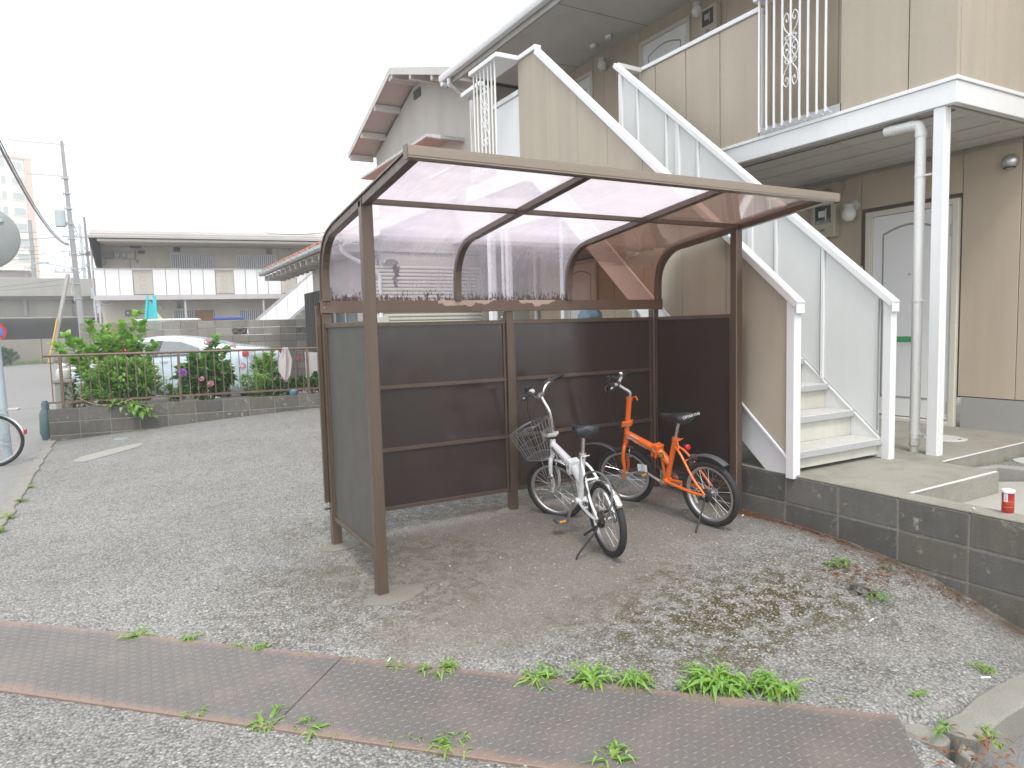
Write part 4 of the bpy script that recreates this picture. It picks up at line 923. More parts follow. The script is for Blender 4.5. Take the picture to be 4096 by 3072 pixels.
WB(ybox(4.45, 4.47, -.53, 8.9, 2.975, 2.9855), 'flashing_strip', bronze, ap)
# parapet panels
PX0, PX1 = XP+.012, XP+.055
def par(y0, y1):
    b = MB(); b.box(PX0, PX1, y0+.003, y1-.003, DZ+.008, CZ-.03); WB(b, 'parapet_panel', beige_out, ap, bevel=.003)
for y0, y1 in zip([-.60, -.232], [-.235, .345]): par(y0, y1)
for y0, y1 in ((1.215, 1.708), (1.712, 2.194), (2.198, 2.68), (2.684, 2.93)): par(y0, y1)
for i in range(6): par(4.16+i*.85, 4.16+i*.85+.846)
for x0 in (4.40, 4.73, 5.17, 5.95, 6.7): 
    b = MB(); b.box(x0, min(8, x0+{4.40: .326, 4.73: .436, 5.17: .776}.get(x0, .746)), -.598, -.56, DZ+.008, CZ-.03); WB(b, 'parapet_panel', beige_out, ap, bevel=.003)
WB(ybox(PX1+.001, PX1+.05, -.55, .345, DZ, CZ-.035), 'parapet_lining', white_dirty, ap); WB(ybox(PX1+.001, PX1+.05, 1.215, 2.93, DZ, CZ-.035), 'parapet_lining', white_dirty, ap)
def cap(p, q, w=.085, h=.045, root=None, nm='cap_rail'):
    b = MB(); b.bar(p, q, w, h); return WB(b, nm, white_steel, root or ap, bevel=.005)
cap((XP+.035, 1.21, CZ-.0), (XP+.035, 2.96, CZ)); cap((XP+.035, -.62, CZ), (XP+.035, .35, CZ)); cap((XP+.08, -.58, CZ+.0005), (8, -.58, CZ+.0005)); cap((XP+.035, 4.12, CZ), (XP+.035, 9.2, CZ))
# the white grille bulging out of the parapet opening
def scroll(c, s, t0, t1, k=0):  # spiral
    return [(0, c[0]+s*(.004+.0055*a)*math.cos(a), c[1]+(.004+.0055*a)*math.sin(a)) for a in lin(t0, t1, 18)]
def grille(root, M_, ys, z0, z1, bulge=.09, foot=True):
    g = MB()
    b = MB(); b.box(-bulge-.03, .03, ys[0]-.04, ys[-1]+.05, z1, z1+.045); b.xf(M_); gr = WB(b, 'grille', white_steel, root, bevel=.004)
    for y in ys:
        b = MB(); pts = [(-bulge, y, z1), (-bulge, y, z0+.10), (-bulge+.008, y, z0+.05), (-bulge+.03, y, z0+.02), (-.005, y, z0+.008)] if foot else [(-bulge, y, z1), (-bulge, y, z0)]
        b.tube(bez(pts, 3) if foot else pts, .0105, 8); b.xf(M_); WB(b, 'grille_bar', white_steel, gr, smooth=True)
    ym = ys[len(ys)//2]; b = MB(); zc = (z0+z1)/2+.05; x = -bulge
    half = (ys[1]-ys[0])*1.0
    def heart(zc_, up_, s_):
        for sd in (-1, 1):
            P_ = [(x, ym+sd*.01, zc_), (x, ym+sd*.75*half, zc_+up_*.07*s_), (x, ym+sd*.92*half, zc_+up_*.15*s_), (x, ym+sd*.5*half, zc_+up_*.20*s_), (x, ym+sd*.22*half, zc_+up_*.15*s_), (x, ym+sd*.5*half, zc_+up_*.12*s_), (x, ym+sd*.6*half, zc_+up_*.15*s_)]
            b.tube(bez(P_, 4), .0048, 5)
    heart(zc+.12, 1, 1); heart(zc-.12, -1, 1); heart(zc+.115, -1, .9); heart(zc-.115, 1, .9)
    for zz, u_ in ((zc+.12, 1), (zc-.12, -1), (zc+.02, 1), (zc-.02, -1)):
        for sd in (-1, 1):
            b.tube([(x, ym+sd*(.42*half+.030*math.cos(a)*(1-.06*a)), zz+u_*(-.02)+.030*math.sin(a)*(1-.06*a)) for a in lin(0, 8, 16)], .0036, 5)
    b.obox((x, ym, zc+.12), (.012, 0, 0), (0, .02, 0), (0, 0, .012)); b.obox((x, ym, zc-.12), (.012, 0, 0), (0, .02, 0), (0, 0, .012))
    b.xf(M_); WB(b, 'scroll_ornament', white_steel, gr, smooth=True)
    return gr
grille(ap, Matrix.Translation((XP, 0, 0)), [.42, .505, .595, .68, .775, .865, .955, 1.04, 1.125], 3.20, 4.40)
WB(ybox(XP+.014, XP+.04, .352, 1.208, 3.195, 3.27), 'opening_sill', galv, ap)
b = MB(); b.box(XP+.036, XP+.06, .345, .36, 3.2, 4.38); b.box(XP+.036, XP+.06, 1.2, 1.215, 3.2, 4.38); b.box(XP+.9, XP+1.0, .345, 1.2, 3.195, 3.2)
WB(b, 'opening_trim', white_steel, ap)
# columns with the drain pipe
for y in (-.52, 2.9, 6.2, 8.3):
    b = MB(); b.box(XP+.012, XP+.098, y, y+.088, PZ-.02, 3.003); WB(b, 'column', white_steel, ap, bevel=.006)
def pipe(y, full=True):
    b = MB(); p = [(4.40, y, PZ+.10), (4.40, y, 2.86), (4.41, y+.01, 2.925), (4.44, y+.06, 2.952)]
    if full: p = [(4.41, y, PZ+.10), (4.41, y, 2.86), (4.41, y+.012, 2.905), (4.412, y+.05, 2.93), (4.415, y+.29, 2.94)]
    b.tube(p[:2]+bez(p[1:], 4)[1:], .038, 14); dp = WB(b, 'drain_pipe', pvc, ap, smooth=True)
    b = MB(); b.lathe([(.042, 0), (.042, .04)], 14, c=(4.41, y, 2.83)); WB(b, 'pipe_socket', pvc, dp, smooth=True, fix=True); b = MB(); b.lathe([(.042, 0), (.042, .04)], 14, c=(4.413, y+.06, 2.932), ax=(0, 1, 0)); WB(b, 'pipe_socket', pvc, dp, smooth=True, fix=True); b = MB(); b.lathe([(.042, 0), (.042, .03)], 14, c=(4.415, y+.22, 2.938), ax=(0, 1, 0)); WB(b, 'pipe_socket', pvc, dp, smooth=True, fix=True)
    b = MB(); b.lathe([(.036, 0), (.036, .05), (.044, .055), (.044, .09), (.041, .092), (.041, .115)], 8, c=(4.41, y, PZ+.0)); WB(b, 'pipe_coupling', M('dirty_coupling', (.5, .49, .43), .6, var=.15), dp, fix=True)
    for z in (PZ+.14, 1.55, 2.52):
        b = MB(); b.lathe([(.041, 0), (.041, .022)], 14, c=(4.41, y, z)); b.box(4.40, 4.42, y-.165, y-.03, z+.004, z+.018); WB(b, 'pipe_clip', pvc, dp, fix=True)
pipe(-.31)
for y in (3.15, 6.45): 
    b = MB(); b.tube([(4.41, y, PZ), (4.41, y, 2.99)], .036, 12); WB(b, 'drain_pipe', pvc, ap, smooth=True)
    b = MB(); b.box(4.36, 4.42, y-.2, y+.05, 1.60, 1.62); WB(b, 'pipe_clip', pvc, ap)
# ceiling, eave, gutter of the roof
EX = 4.05
b = MB(); b.box(EX+.05, 5.94, -1.2, 7.62, 5.80, 5.835); WB(b, 'eave_soffit', soffit_mat, ap)
for y in (1.0, 2.8, 4.6, 6.4): WB(ybox(EX+.1, 5.93, y, y+.008, 5.797, 5.7998), 'soffit_joint', joint_dark, ap)
b = MB(); b.box(EX+.02, EX+.05, -1.2, 7.72, 5.60, 5.86); WB(b, 'eave_fascia', M('eave_board', (.40, .39, .37), .8, var=.1, streak=.4, ssc=(12, 12, 1)), ap)
b = MB(); pr = [(-.115, .10), (-.12, .035), (-.10, .0), (-.05, -.012), (-.012, .0), (.0, .03), (.0, .10)]
n = len(pr)
for y in (-1.2, 7.75):
    for px, pz in pr: b.v.append((EX+px+.018, y, 5.68+pz))
for i in range(n-1): b.face((i, i+1, n+i+1, n+i))
b.face(tuple(range(n))); b.face(tuple(range(n, 2*n))[::-1])
WB(b, 'gutter', white_steel, ap, fix=True, smooth=True)
b = MB(); b.extrude([(EX-.02, 7.72, 5.76), (7.5, 7.72, 6.8), (7.5, 7.72, 6.74), (EX-.02, 7.72, 5.70)], (0, -9, 0)); WB(b, 'roof', galv, ap, fix=True)
b = MB(); b.extrude([(EX+.05, 7.66, 5.84), (5.94, 7.66, 5.84), (5.94, 7.66, 6.2)], (0, -.03, 0)); b.box(EX-.09, 4.6, 7.62, 7.70, 5.60, 5.66); WB(b, 'verge_board', white_steel, ap, fix=True)
b = MB(); b.tube(bez([(EX-.04, 7.45, 5.66), (EX-.04, 7.45, 5.56), (EX+.05, 7.45, 5.52), (5.0, 7.6, 5.1), (5.85, 7.8, 4.75), (5.85, 7.8, 4.5)], 5), .035, 10); b.tube([(5.85, 7.8, 4.5), (5.85, 7.8, .4)], .035, 10); WB(b, 'roof_downpipe', pvc, ap, smooth=True)
b = MB(); b.box(6.0, 11, 9.19, 9.2, 0, 5.9); b.box(6.0, 11, -3, -2.99, 0, 5.9); WB(b, 'end_wall', beige_wall, ap)
# wall lamps, meters, bells, name plates, vents
def wall_lamp(y, z):
    b = MB(); b.lathe([(.055, 0), (.055, .012), (.03, .02)], 18, c=(5.937, y, z), ax=(-1, 0, 0)); b.tube([(5.92, y, z), (5.86, y, z+.005), (5.83, y, z-.01)], .02, 10); b.lathe([(.052, .0), (.056, .05), (.04, .055)], 18, c=(5.83, y, z-.045)); l = WB(b, 'wall_lamp', white_dirty, ap, smooth=True, fix=True)
    b = MB(); b.lathe([(.052, .0), (.072, -.03), (.076, -.07), (.062, -.11), (.03, -.135), (.0, -.14)], 22, c=(5.83, y, z-.04)); WB(b, 'lamp_globe', globe_mat, l, smooth=True, fix=True)
wall_lamp(1.27, 2.66); wall_lamp(5.60, 5.66); wall_lamp(3.52, 5.66)
def meter(y, z):
    b = MB(); b.box(5.84, 5.938, y-.15, y+.15, z-.20, z+.20); m_ = WB(b, 'electric_meter', cream, ap, bevel=.012)
    b = MB(); b.box(5.835, 5.8395, y-.10, y+.095, z-.045, z+.155); w = WB(b, 'meter_window', glass_dark, m_, bevel=.001)
    b = MB(); b.box(5.832, 5.8345, y-.03, y+.05, z+.03, z+.10); b.box(5.832, 5.8345, y-.05, y-.035, z-.01, z+.12); WB(b, 'meter_dial', alu, m_)
    b = MB(); b.box(5.836, 5.8395, y-.03, y+.03, z-.13, z-.10); WB(b, 'meter_label', bronze_pale, m_)
meter(1.60, 2.545); meter(3.34, 5.36)
for (y, z) in ((5.0, 4.75), (1.24, 1.90)):
    b = MB(); b.box(5.925, 5.937, y-.075, y+.075, z-.12, z+.10); np_ = WB(b, 'name_plate', white_dirty, ap, bevel=.003); b = MB(); b.box(5.9215, 5.9245, y-.05, y+.04, z-.10, z-.03); WB(b, 'intercom', darkgrey, np_)
def vent_cap(c, up_=False):
    b = MB(); prof = [(.07, 0), (.066, .03), (.05, .06), (.025, .075), (.0, .078)]; b.lathe(prof, 20, c=c, ax=(0, 0, -1) if up_ else (-1, 0, -.25)); o = WB(b, 'vent_cap', alu, ap, smooth=True, fix=True)
    b = MB(); b.lathe([(.05, 0), (.05, .004)], 16, c=(c[0]-.02, c[1], c[2]-.055) if not up_ else (c[0], c[1], c[2]+.002), ax=(0, 0, -1)); WB(b, 'vent_opening', black_print, o, fix=True)
for y, z in ((1.87, 2.80), (1.62, 2.83), (-.24, 2.80)): vent_cap((5.935, y, z))
for y in (5.5, 5.12): vent_cap((5.60, y, 5.795), True)
b = MB(); b.tube(bez([(5.925, 2.3, 2.94), (5.92, 1.9, 2.93), (5.92, 1.45, 2.955), (5.92, 1.44, 2.80), (5.92, 1.55, 2.70), (5.92, 1.75, 2.66)], 5), .011, 7); b.tube([(5.925, 9, 2.965), (5.925, -3, 2.965)], .009, 6)
for y in lin(-2.5, 8, 12): b.box(5.91, 5.936, y, y+.02, 2.955, 2.98)
WB(b, 'conduit', M('conduit_grey', (.36, .34, .31), .6), ap, smooth=True)

# ------------------------------------------------------------------ outdoor staircase
st = empty('outdoor_staircase', (3.48, 0, PZ), 0, 'outdoor staircase with white cap rails and beige outer panels', 'staircase')
XO, XI = 2.875, 3.965; RUN, RISE = .2335, .20; Y0 = -.303; NS = 15
SL = RISE/RUN
def railz(y): return 1.604+SL*(y-(-.35))      # top of the cap rail
for i in range(NS):
    y = Y0+i*RUN; z = .503+RISE*i
    if z > DZ+.01: break
    b = MB(); b.box(XO+.062, XI-.012, y-.02, y+RUN+.012, z-.05, z); WB(b, 'tread', tread_mat, st, bevel=.004)
    b = MB(); b.box(XO+.064, XI-.014, y-.0215, y-.0205, z-.046, z-.003); WB(b, 'tread_nosing', nosing_grey, st)
    b = MB(); b.box(XO+.064, XI-.014, y+.012, y+.018, z-RISE+.001, z-.0505) if i else b.box(XO+.064, XI-.014, y+.012, y+.018, PZ+.03, z-.0505); WB(b, 'riser', riser_cream, st)
YT = 2.93
# stringers
for x0, x1, lo in ((XO+.010, XO+.050, -.30), (XI-.010, XI+.02, -.30)):
    b = MB(); b.extrude([(x0, -.335, PZ+.005), (x0, -.335, PZ+.13+.0), (x0, YT+.1, PZ+.13+SL*(YT+.435)), (x0, YT+.1, PZ+.13+SL*(YT+.435)-.335), (x0, -.13, PZ+.005)], (x1-x0, 0, 0)); WB(b, 'stringer', white_steel, st, fix=True, bevel=.003)
for xa in (XO-.024, XI-.020):
    b = MB(); b.bar((xa+.012, -.33, PZ+.130), (xa+.012, 2.5, PZ+.130+SL*2.83), .022, .012); WB(b, 'stringer_trim', white_steel, st)
# newel posts
for x in (XO-.022, XI-.016):
    b = MB(); b.box(x, x+.072, -.385, -.318, PZ-.01, railz(-.35)-.04); WB(b, 'newel_post', white_steel, st, bevel=.004)
# outer side: beige panels following the slope
js = [-.315, .238, .706, 1.176, 1.659, 2.129, 2.608, 3.235]
def zb(y): return PZ+.145+SL*(y+.335)
def zt_(y): return min(railz(y)-.045, CZ-.03) if y < 3.0 else CZ-.03
for a, c in zip(js, js[1:]):
    ys_ = [a+.002]+([2.88] if a < 2.88 < c else [])+[c-.002]
    top = [(y, (railz(y)-.045 if y <= 2.88 else CZ-.03)) for y in ys_]; bot = [(y, min(zb(y), DZ+.02)) for y in ys_[::-1]]
    poly = [(XO-.006, y, z) for y, z in top+bot]; b = MB(); b.extrude(poly, (.028, 0, 0)); WB(b, 'side_panel', beige_out, st, fix=True, bevel=.003)
b = MB(); y_ = 2.86; b.extrude([(XO+.024, -.31, zb(-.31)), (XO+.024, -.31, railz(-.31)-.05), (XO+.024, 2.86, CZ-.05), (XO+.024, 3.2, CZ-.05), (XO+.024, 3.2, DZ), (XO+.024, 2.6, DZ-.1)], (.02, 0, 0)); WB(b, 'side_lining', grey_panel, st, fix=True)
# inner side: white posts and pale panels
pys = [-.318, .19, .66, .93, 1.60, 1.87, 2.05, 2.50, 2.775]
for y in pys[1:]:
    w = .055 if y in (.93, 1.87, 2.775) else .028
    b = MB(); b.box(XI-.026, XI+.022, y, y+w, max(PZ+.14+SL*(y+.335), PZ), min(railz(y)-.04, CZ-.03)); WB(b, 'rail_post', white_steel, st, bevel=.003)
bays = [-.318, .19, .66, 1.60, 2.05, 2.50, 2.82]
for a, c in zip(bays, bays[1:]):
    b = MB(); b.extrude([(XI-.004, a+.028, zb(a+.028)), (XI-.004, a+.028, min(railz(a+.028)-.05, CZ-.04)), (XI-.004, c-.002, min(railz(c)-.05, CZ-.04)), (XI-.004, c-.002, zb(c))], (.008, 0, 0)); WB(b, 'rail_panel', grey_panel, st, fix=True)
    b = MB(); b.box(XI-.018, XI-.0065, a+.033, a+.038, zb(a+.033)+.03, min(railz(a+.033), CZ)-.08); WB(b, 'panel_bead', door_groove, st)
# cap rails
def scap(p, q, **k): return cap(p, q, .085, .052, st, **k)
def crail(x, ya, yb):
    return scap((x, ya, railz(ya)-.026), (x, yb, railz(yb)-.026))
crail(XO+.012, -.40, 2.85); crail(XI+.003, -.40, 2.90)
b = MB(); b.box(XO-.030, XO+.055, -.408, -.395, railz(-.40)-.085, railz(-.40)-.008); WB(b, 'rail_end_cap', white_steel, st, bevel=.003); b = MB(); b.box(XI-.040, XI+.046, -.408, -.395, railz(-.40)-.085, railz(-.40)-.008); tag(WB(b, 'rail_end_cap', white_steel, st, bevel=.003), kind=None)
scap((XO+.012, 2.84, CZ-.02), (XO+.012, 3.24, CZ-.02)); scap((XO-.02, 3.23, CZ-.0195), (XO-.27, 3.23, CZ-.0195)); scap((XO-.26, 3.19, CZ-.020), (XO-.26, 3.86, CZ-.020)); scap((XO-.08, 3.95, CZ-.06), (XO-.08, 4.45, CZ-.06)); scap((XI+.003, 2.90, CZ-.0215), (XI+.35, 2.915, CZ-.0215))
# landing with its white grille and rear panels
b = MB(); b.box(XO-.05, XP, 3.03, 4.14, DZ-.15, DZ); WB(b, 'landing', conc, st, bevel=.003)
b = MB(); b.box(XO-.06, XP, 3.02, 3.028, DZ-.17, DZ+.01); b.box(XO-.066, XO-.052, 3.02, 4.5, DZ-.17, DZ+.01); WB(b, 'landing_fascia', white_steel, st)
g = grille(st, Matrix.Translation((XO-.02, 0, 0)), [3.30, 3.38, 3.46, 3.55, 3.64, 3.73, 3.81], DZ, CZ-.045, bulge=.24, foot=False)
b = MB(); b.box(XO+.03, XO+.05, 3.85, 4.45, DZ, CZ-.09); WB(b, 'landing_panel', beige_out, st); b = MB(); b.box(XO, XP, 4.42, 4.45, DZ, CZ-.1); WB(b, 'landing_panel', grey_panel, st)
b = MB(); b.bar((XO+.03, 3.27, DZ+.84), (XO+.03, 3.86, DZ+.84), .05, .05); b.box(XO+.02, XO+.03, 3.27, 3.84, DZ, DZ+.8); WB(b, 'landing_rail', white_steel, st)
for (x, y) in ((XO+.02, 4.05), (XI, 4.05)):
    b = MB(); b.box(x, x+.08, y, y+.08, PZ, DZ-.15); WB(b, 'landing_column', white_steel, st, bevel=.004)
# ------------------------------------------------------------------ planter wall and brown railing at the back of the lot
E3, N3 = Vector((.992, -.125, 0)).normalized(), Vector((.125, .992, 0)).normalized()
A3 = Vector((-1.95, 9.13, 0)); RZ3 = math.atan2(E3.y, E3.x)
pw = empty('block_wall', (A3.x, A3.y, -.3), RZ3, 'low grey block wall holding the planting bed under the brown railing', 'wall')
for row, z1 in enumerate((.36, .155, -.05)):
    js = [-.2, .21, .63, 1.04, 1.45, 1.86, 2.28, 2.69, 3.10, 3.50, 3.9, 4.3, 4.7]
    for i in range(len(js)-1):
        block(pw, js[i+1]-js[i]-.012, .190, .12, block_mats[(i*5+row*3+i//2) % 4], Vector((js[i]+.006, 0, z1-.19+.3)), 0)
b = MB(); b.box(-.195, 4.7, .005, .118, 0, .655); b.build('mortar_core', mortar, pw)
rail_m = M('brown_railing_paint', (.15, .098, .068), .5, var=.15, vs=8, streak=.3, stc=(.27, .2, .15))
rf = empty('garden_railing', (A3.x, A3.y, .36), RZ3, 'brown metal railing with thin balusters on the low block wall', 'railing')
b = MB(); b.tube([(-.22, .06, .825), (4.7, .06, .80)], .020, 10); b.build('top_rail', rail_m, rf, smooth=True)
b = MB(); b.box(-.2, 4.7, .045, .075, .085, .115); b.build('bottom_rail', rail_m, rf)
for x in (0, 1.65, 3.68):
    b = MB(); b.box(x-.02, x+.02, .04, .08, 0, .82); b.build('railing_post', rail_m, rf)
bal = MB(); bal.box(-.007, .007, -.007, .007, 0, .70); bm_ = bal.mesh('baluster', rail_m)
x = -.13
while x < 4.6:
    if min(abs(x-p) for p in (0, 1.65, 3.68)) > .05:
        o = bpy.data.objects.new('baluster', bm_); COL.objects.link(o); o.parent = rf; o.location = (x, .06, .115)
    x += .1285
b = MB(); b.tube(bez([(.20, .03, .15), (.35, .0, .06), (.6, -.01, .0), (.95, .0, .07)], 6), .006, 6); o = b.build('hose', M('pink_hose', (.45, .28, .22), .6), None, smooth=True); o.location = A3+Vector((0, 0, .38)); o.rotation_euler = (0, 0, RZ3); tag(o, 'thin pinkish hose drooping from the brown railing', 'hose')
def F3(t, n, z): return A3+E3*t+N3*n+Vector((0, 0, z))
# towels hung on the rail
def cloth(t, label, w, L, seed):
    r_ = random.Random(seed); b = MB(); nx, nz = 8, 14
    for j in range(nz+1):
        for i in range(nx+1):
            u = i/nx-.5; v = j/nz; ww = w*(.35+.65*min(1, v*2.2))*(1-.35*max(0, v-.6)); b.v.append((u*ww+.02*math.sin(v*3+seed), -.03-.02*math.sin(u*9+v*2+seed)-.01*math.cos(u*17), .835-L*v*(1-.35*abs(u-.1)*1.6)))
    for j in range(nz):
        for i in range(nx): k = j*(nx+1)+i; b.face((k, k+1, k+nx+2, k+nx+1))
    b2 = MB(); o = b.build('towel', M('towel_%d' % seed, (.50, .46, .45), .95, var=.1, fine=.12), None, smooth=True); o.location = F3(t, .06, .36); o.rotation_euler = (0, 0, RZ3); solid(o, .004); tag(o, label, 'towel')
cloth(3.30, 'greyish pink towel tied over the brown railing, pointing down', .22, .62, 1)
cloth(3.93, 'pale towel hanging on the railing beside the shelter post', .2, .5, 5)
# planting bed and vegetation
soil = MB(); soil.box(-.2, 4.9, .12, 1.6, 0, .02); so = soil.build('planting_bed', M('soil_brown', (.09, .07, .05), .95, var=.3, vs=12, bmp=.6, bsc=60), None); so.location = A3+Vector((0, 0, .24)); so.rotation_euler = (0, 0, RZ3); so['kind'] = 'structure'
def leaf(b, p, d, upv, L, w, fold=.18, droop=.25):
    """one pointed leaf, folded at the midrib"""
    d = Vector(d).normalized(); s = d.cross(Vector(upv)); s = s.normalized() if s.length > 1e-3 else Vector((1, 0, 0)); n = s.cross(d)
    c0, c1, c2, c3 = Vector(p), p+d*L*.35+n*L*.05, p+d*L*.7-n*L*droop*.3, p+d*L-n*L*droop
    b.add([c0, c1+s*w*.5+n*w*fold, c2+s*w*.38+n*w*fold, c3, c2-s*w*.38+n*w*fold, c1-s*w*.5+n*w*fold, c1, c2], [(0, 6, 1), (1, 6, 7, 2), (2, 7, 3), (0, 5, 6), (5, 4, 7, 6), (4, 3, 7)])
def rdir(r_, zmin=-.2): 
    while True:
        v = Vector((r_.uniform(-1, 1), r_.uniform(-1, 1), r_.uniform(zmin, 1)))
        if .1 < v.length < 1: return v.normalized()
def shrub(loc, label, cat, group, tips, L, w, mats, seed, per=7, whorl=.05, stem=.008, name='shrub', dens=1):
    """branches from the base to each tip; leaves in whorls along the outer half and at the tip"""
    r_ = random.Random(seed); root = empty(name, loc, 0, label, cat, group); sb = MB(); lbs = [MB() for _ in mats]
    for tx, ty, tz in tips:
        T = Vector((tx, ty, tz)); base = Vector((tx*.15, ty*.15, 0)); mid = (base+T)*.5+Vector((r_.uniform(-.06, .06), r_.uniform(-.06, .06), .05))
        path = bez([base, mid, T], 5); sb.tube(path, [stem*(1.1-.7*i/len(path)) for i in range(len(path))], 5, caps=False)
        ax = (T-mid).normalized(); m = int(per*dens)
        for i, q in enumerate(path[3:]):
            f = (i+1)/len(path[3:])
            for k in range(m if f > .8 else max(2, int(m*.55))):
                a = r_.uniform(0, 6.28); x = ax.orthogonal().normalized(); y = ax.cross(x); d = (x*math.cos(a)+y*math.sin(a))*(1.1-.5*f)+ax*(.35+.5*f)+Vector((0, 0, r_.uniform(-.15, .35)))
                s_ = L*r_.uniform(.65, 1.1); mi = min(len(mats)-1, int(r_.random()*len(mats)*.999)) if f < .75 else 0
                leaf(lbs[mi], q+Vector((r_.uniform(-1, 1), r_.uniform(-1, 1), r_.uniform(-1, 1)))*whorl*.5, d, (0, 0, 1), s_, w*s_/L, droop=r_.uniform(.05, .5))
    tag(sb.build('stems', stem_mat, root, smooth=True), kind='stuff')
    for lb, mt in zip(lbs, mats):
        if lb.v: tag(lb.build('foliage', mt, root), kind='stuff')
    return root
def dome(n, rx, ry, h, seed, h0=.35):
    r_ = random.Random(seed); o = []
    for i in range(n):
        a = r_.uniform(0, 6.28); k = r_.random()**.5; o.append((rx*k*math.cos(a), ry*k*math.sin(a), h*(h0+(1-h0)*math.sqrt(max(0, 1-k*k)))*r_.uniform(.85, 1.08)))
    return o
G0 = 'garden plants behind the brown railing'
P = F3(.62, .75, .25)
shrub(P, 'tall broad-leaved shrub with upright shoots at the left end of the bed', 'shrub', G0, [(-.62, -.1, 1.18), (-.75, 0, 1.02), (-.45, .1, 1.1), (-.28, -.1, 1.42), (-.05, .1, 1.3), (.18, 0, 1.35), (.40, .05, 1.52), (.48, -.1, 1.36), (.05, -.2, 1.15), (.62, .1, 1.0), (-.3, -.2, .95), (.3, -.2, 1.05), (-.12, .2, 1.2), (.25, .2, 1.18)]+dome(30, .58, .34, 1.12, 3), .165, .10, [leaf_bright, leaf_mid, leaf_mid, leaf_dark], 11, per=9, whorl=.09)
b = MB(); r_ = random.Random(5)
for i in range(9):
    c = P+Vector((r_.uniform(-.25, .35), -.28+r_.uniform(-.05, .05), r_.uniform(.75, 1.05)))
    for k in range(5): leaf(b, c, rdir(r_, -.5), (0, 0, 1), .035, .028)
o = b.build('red_blossom', red_petal); tag(o, 'small red blossoms among the leaves of the tall shrub', 'flowers', kind='stuff')
shrub(F3(.82, .22, .30), 'feathery light green climber spilling through the left of the railing', 'climber', G0, dome(70, .58, .18, .74, 8, .25)+[(.1, -.32, .02), (.2, -.35, -.03), (.28, -.34, -.06), (-.1, -.2, .1)], .11, .055, [leaf_bright, leaf_bright, leaf_mid], 21, per=7, whorl=.16, stem=.003, name='climber')
shrub(F3(.15, .35, .30), 'small ivy clump at the left end of the bed', 'plant', G0, dome(14, .3, .2, .42, 5, .3), .05, .045, [leaf_dark, leaf_mid], 22, per=6, stem=.003, name='ivy')
shrub(F3(2.02, .55, .25), 'pink hydrangea bush in the middle of the planting bed', 'shrub', G0, dome(24, .44, .28, .84, 12, .28)+[(.1, 0, .98), (.22, .1, 1.08), (.35, 0, .9)], .16, .13, [leaf_mid, leaf_mid, leaf_bright, leaf_dark], 31, per=7, whorl=.08, name='hydrangea')
shrub(F3(1.55, .25, .28), 'low leafy plant left of the hydrangea', 'plant', G0, dome(14, .28, .14, .36, 14, .3), .06, .04, [leaf_mid, leaf_bright], 33, per=8, stem=.003, name='low_plant')
shrub(F3(2.78, .25, .28), 'small-leaved plants right of the hydrangea', 'plant', G0, dome(22, .34, .14, .50, 15, .3), .05, .028, [leaf_bright, leaf_mid], 34, per=10, stem=.003, name='low_plant')
shrub(F3(3.02, .9, .25), 'light green bush behind the railing near the towel', 'shrub', G0, dome(16, .26, .2, .85, 16, .35), .13, .07, [leaf_bright, leaf_mid], 35, per=7, name='shrub')
shrub(F3(3.30, .28, .28), 'dark leafy plants below the towel on the railing', 'plant', G0, dome(22, .34, .12, .32, 17, .3), .075, .045, [leaf_dark, leaf_mid], 36, per=9, stem=.003, name='low_plant')
shrub(F3(3.8, .5, .28), 'low plants at the right end of the bed beside the shelter', 'plant', G0, dome(16, .3, .2, .42, 18, .3), .08, .05, [leaf_dark, leaf_mid], 37, per=9, stem=.003, name='low_plant')
g = MB(); r_ = random.Random(9)
for i in range(170):
    q = F3(3.05+r_.uniform(-.32, .45), .5+r_.uniform(-.15, .25), .26); leaf(g, q, Vector((r_.uniform(-.5, .5), r_.uniform(-.3, .3), 1)), (1, 0, 0), r_.uniform(.3, .55), .014, .1, .35)
tag(g.build('tall_grass', leaf_yel), 'tuft of long grass blades behind the railing', 'grass', kind='stuff')
def bloom(q, r0, mat, label, group='hydrangea flower heads'):
    r0 *= .8; b = MB(); r_ = random.Random(int(q[0]*1000)); 
    for i in range(70):
        d = rdir(r_, -.6); c = Vector(q)+d*r0*.8
        for k in range(2): leaf(b, c, (d+rdir(r_, -1)*.9), d, r0*.35, r0*.35, .1, .1)
    tag(b.build('flower_head', mat, None), label, 'flower', group)
bloom(F3(1.70, -.02, .84), .085, purple_petal, 'purple hydrangea head in front of the middle railing post')
bloom(F3(2.1, .3, 1.32), .075, pink_petal, 'pink hydrangea head at the top of the bush, against the car')
bloom(F3(2.5, .3, 1.24), .055, pink_petal, 'small pink hydrangea head right of the topmost one')
bloom(F3(2.62, .02, .90), .072, pink_petal, 'pale pink hydrangea head at the right side of the bush')
bloom(F3(1.98, -.02, .72), .05, pink_petal, 'small pale flower head low beside the middle post')
bloom(F3(2.11, -.03, .64), .062, pink_petal, 'pink hydrangea head lowest on the bush')
bloom(F3(3.55, .3, 1.0), .045, M('rose_petal', (.75, .06, .2), .6), 'small bright pink flower right of the towel')
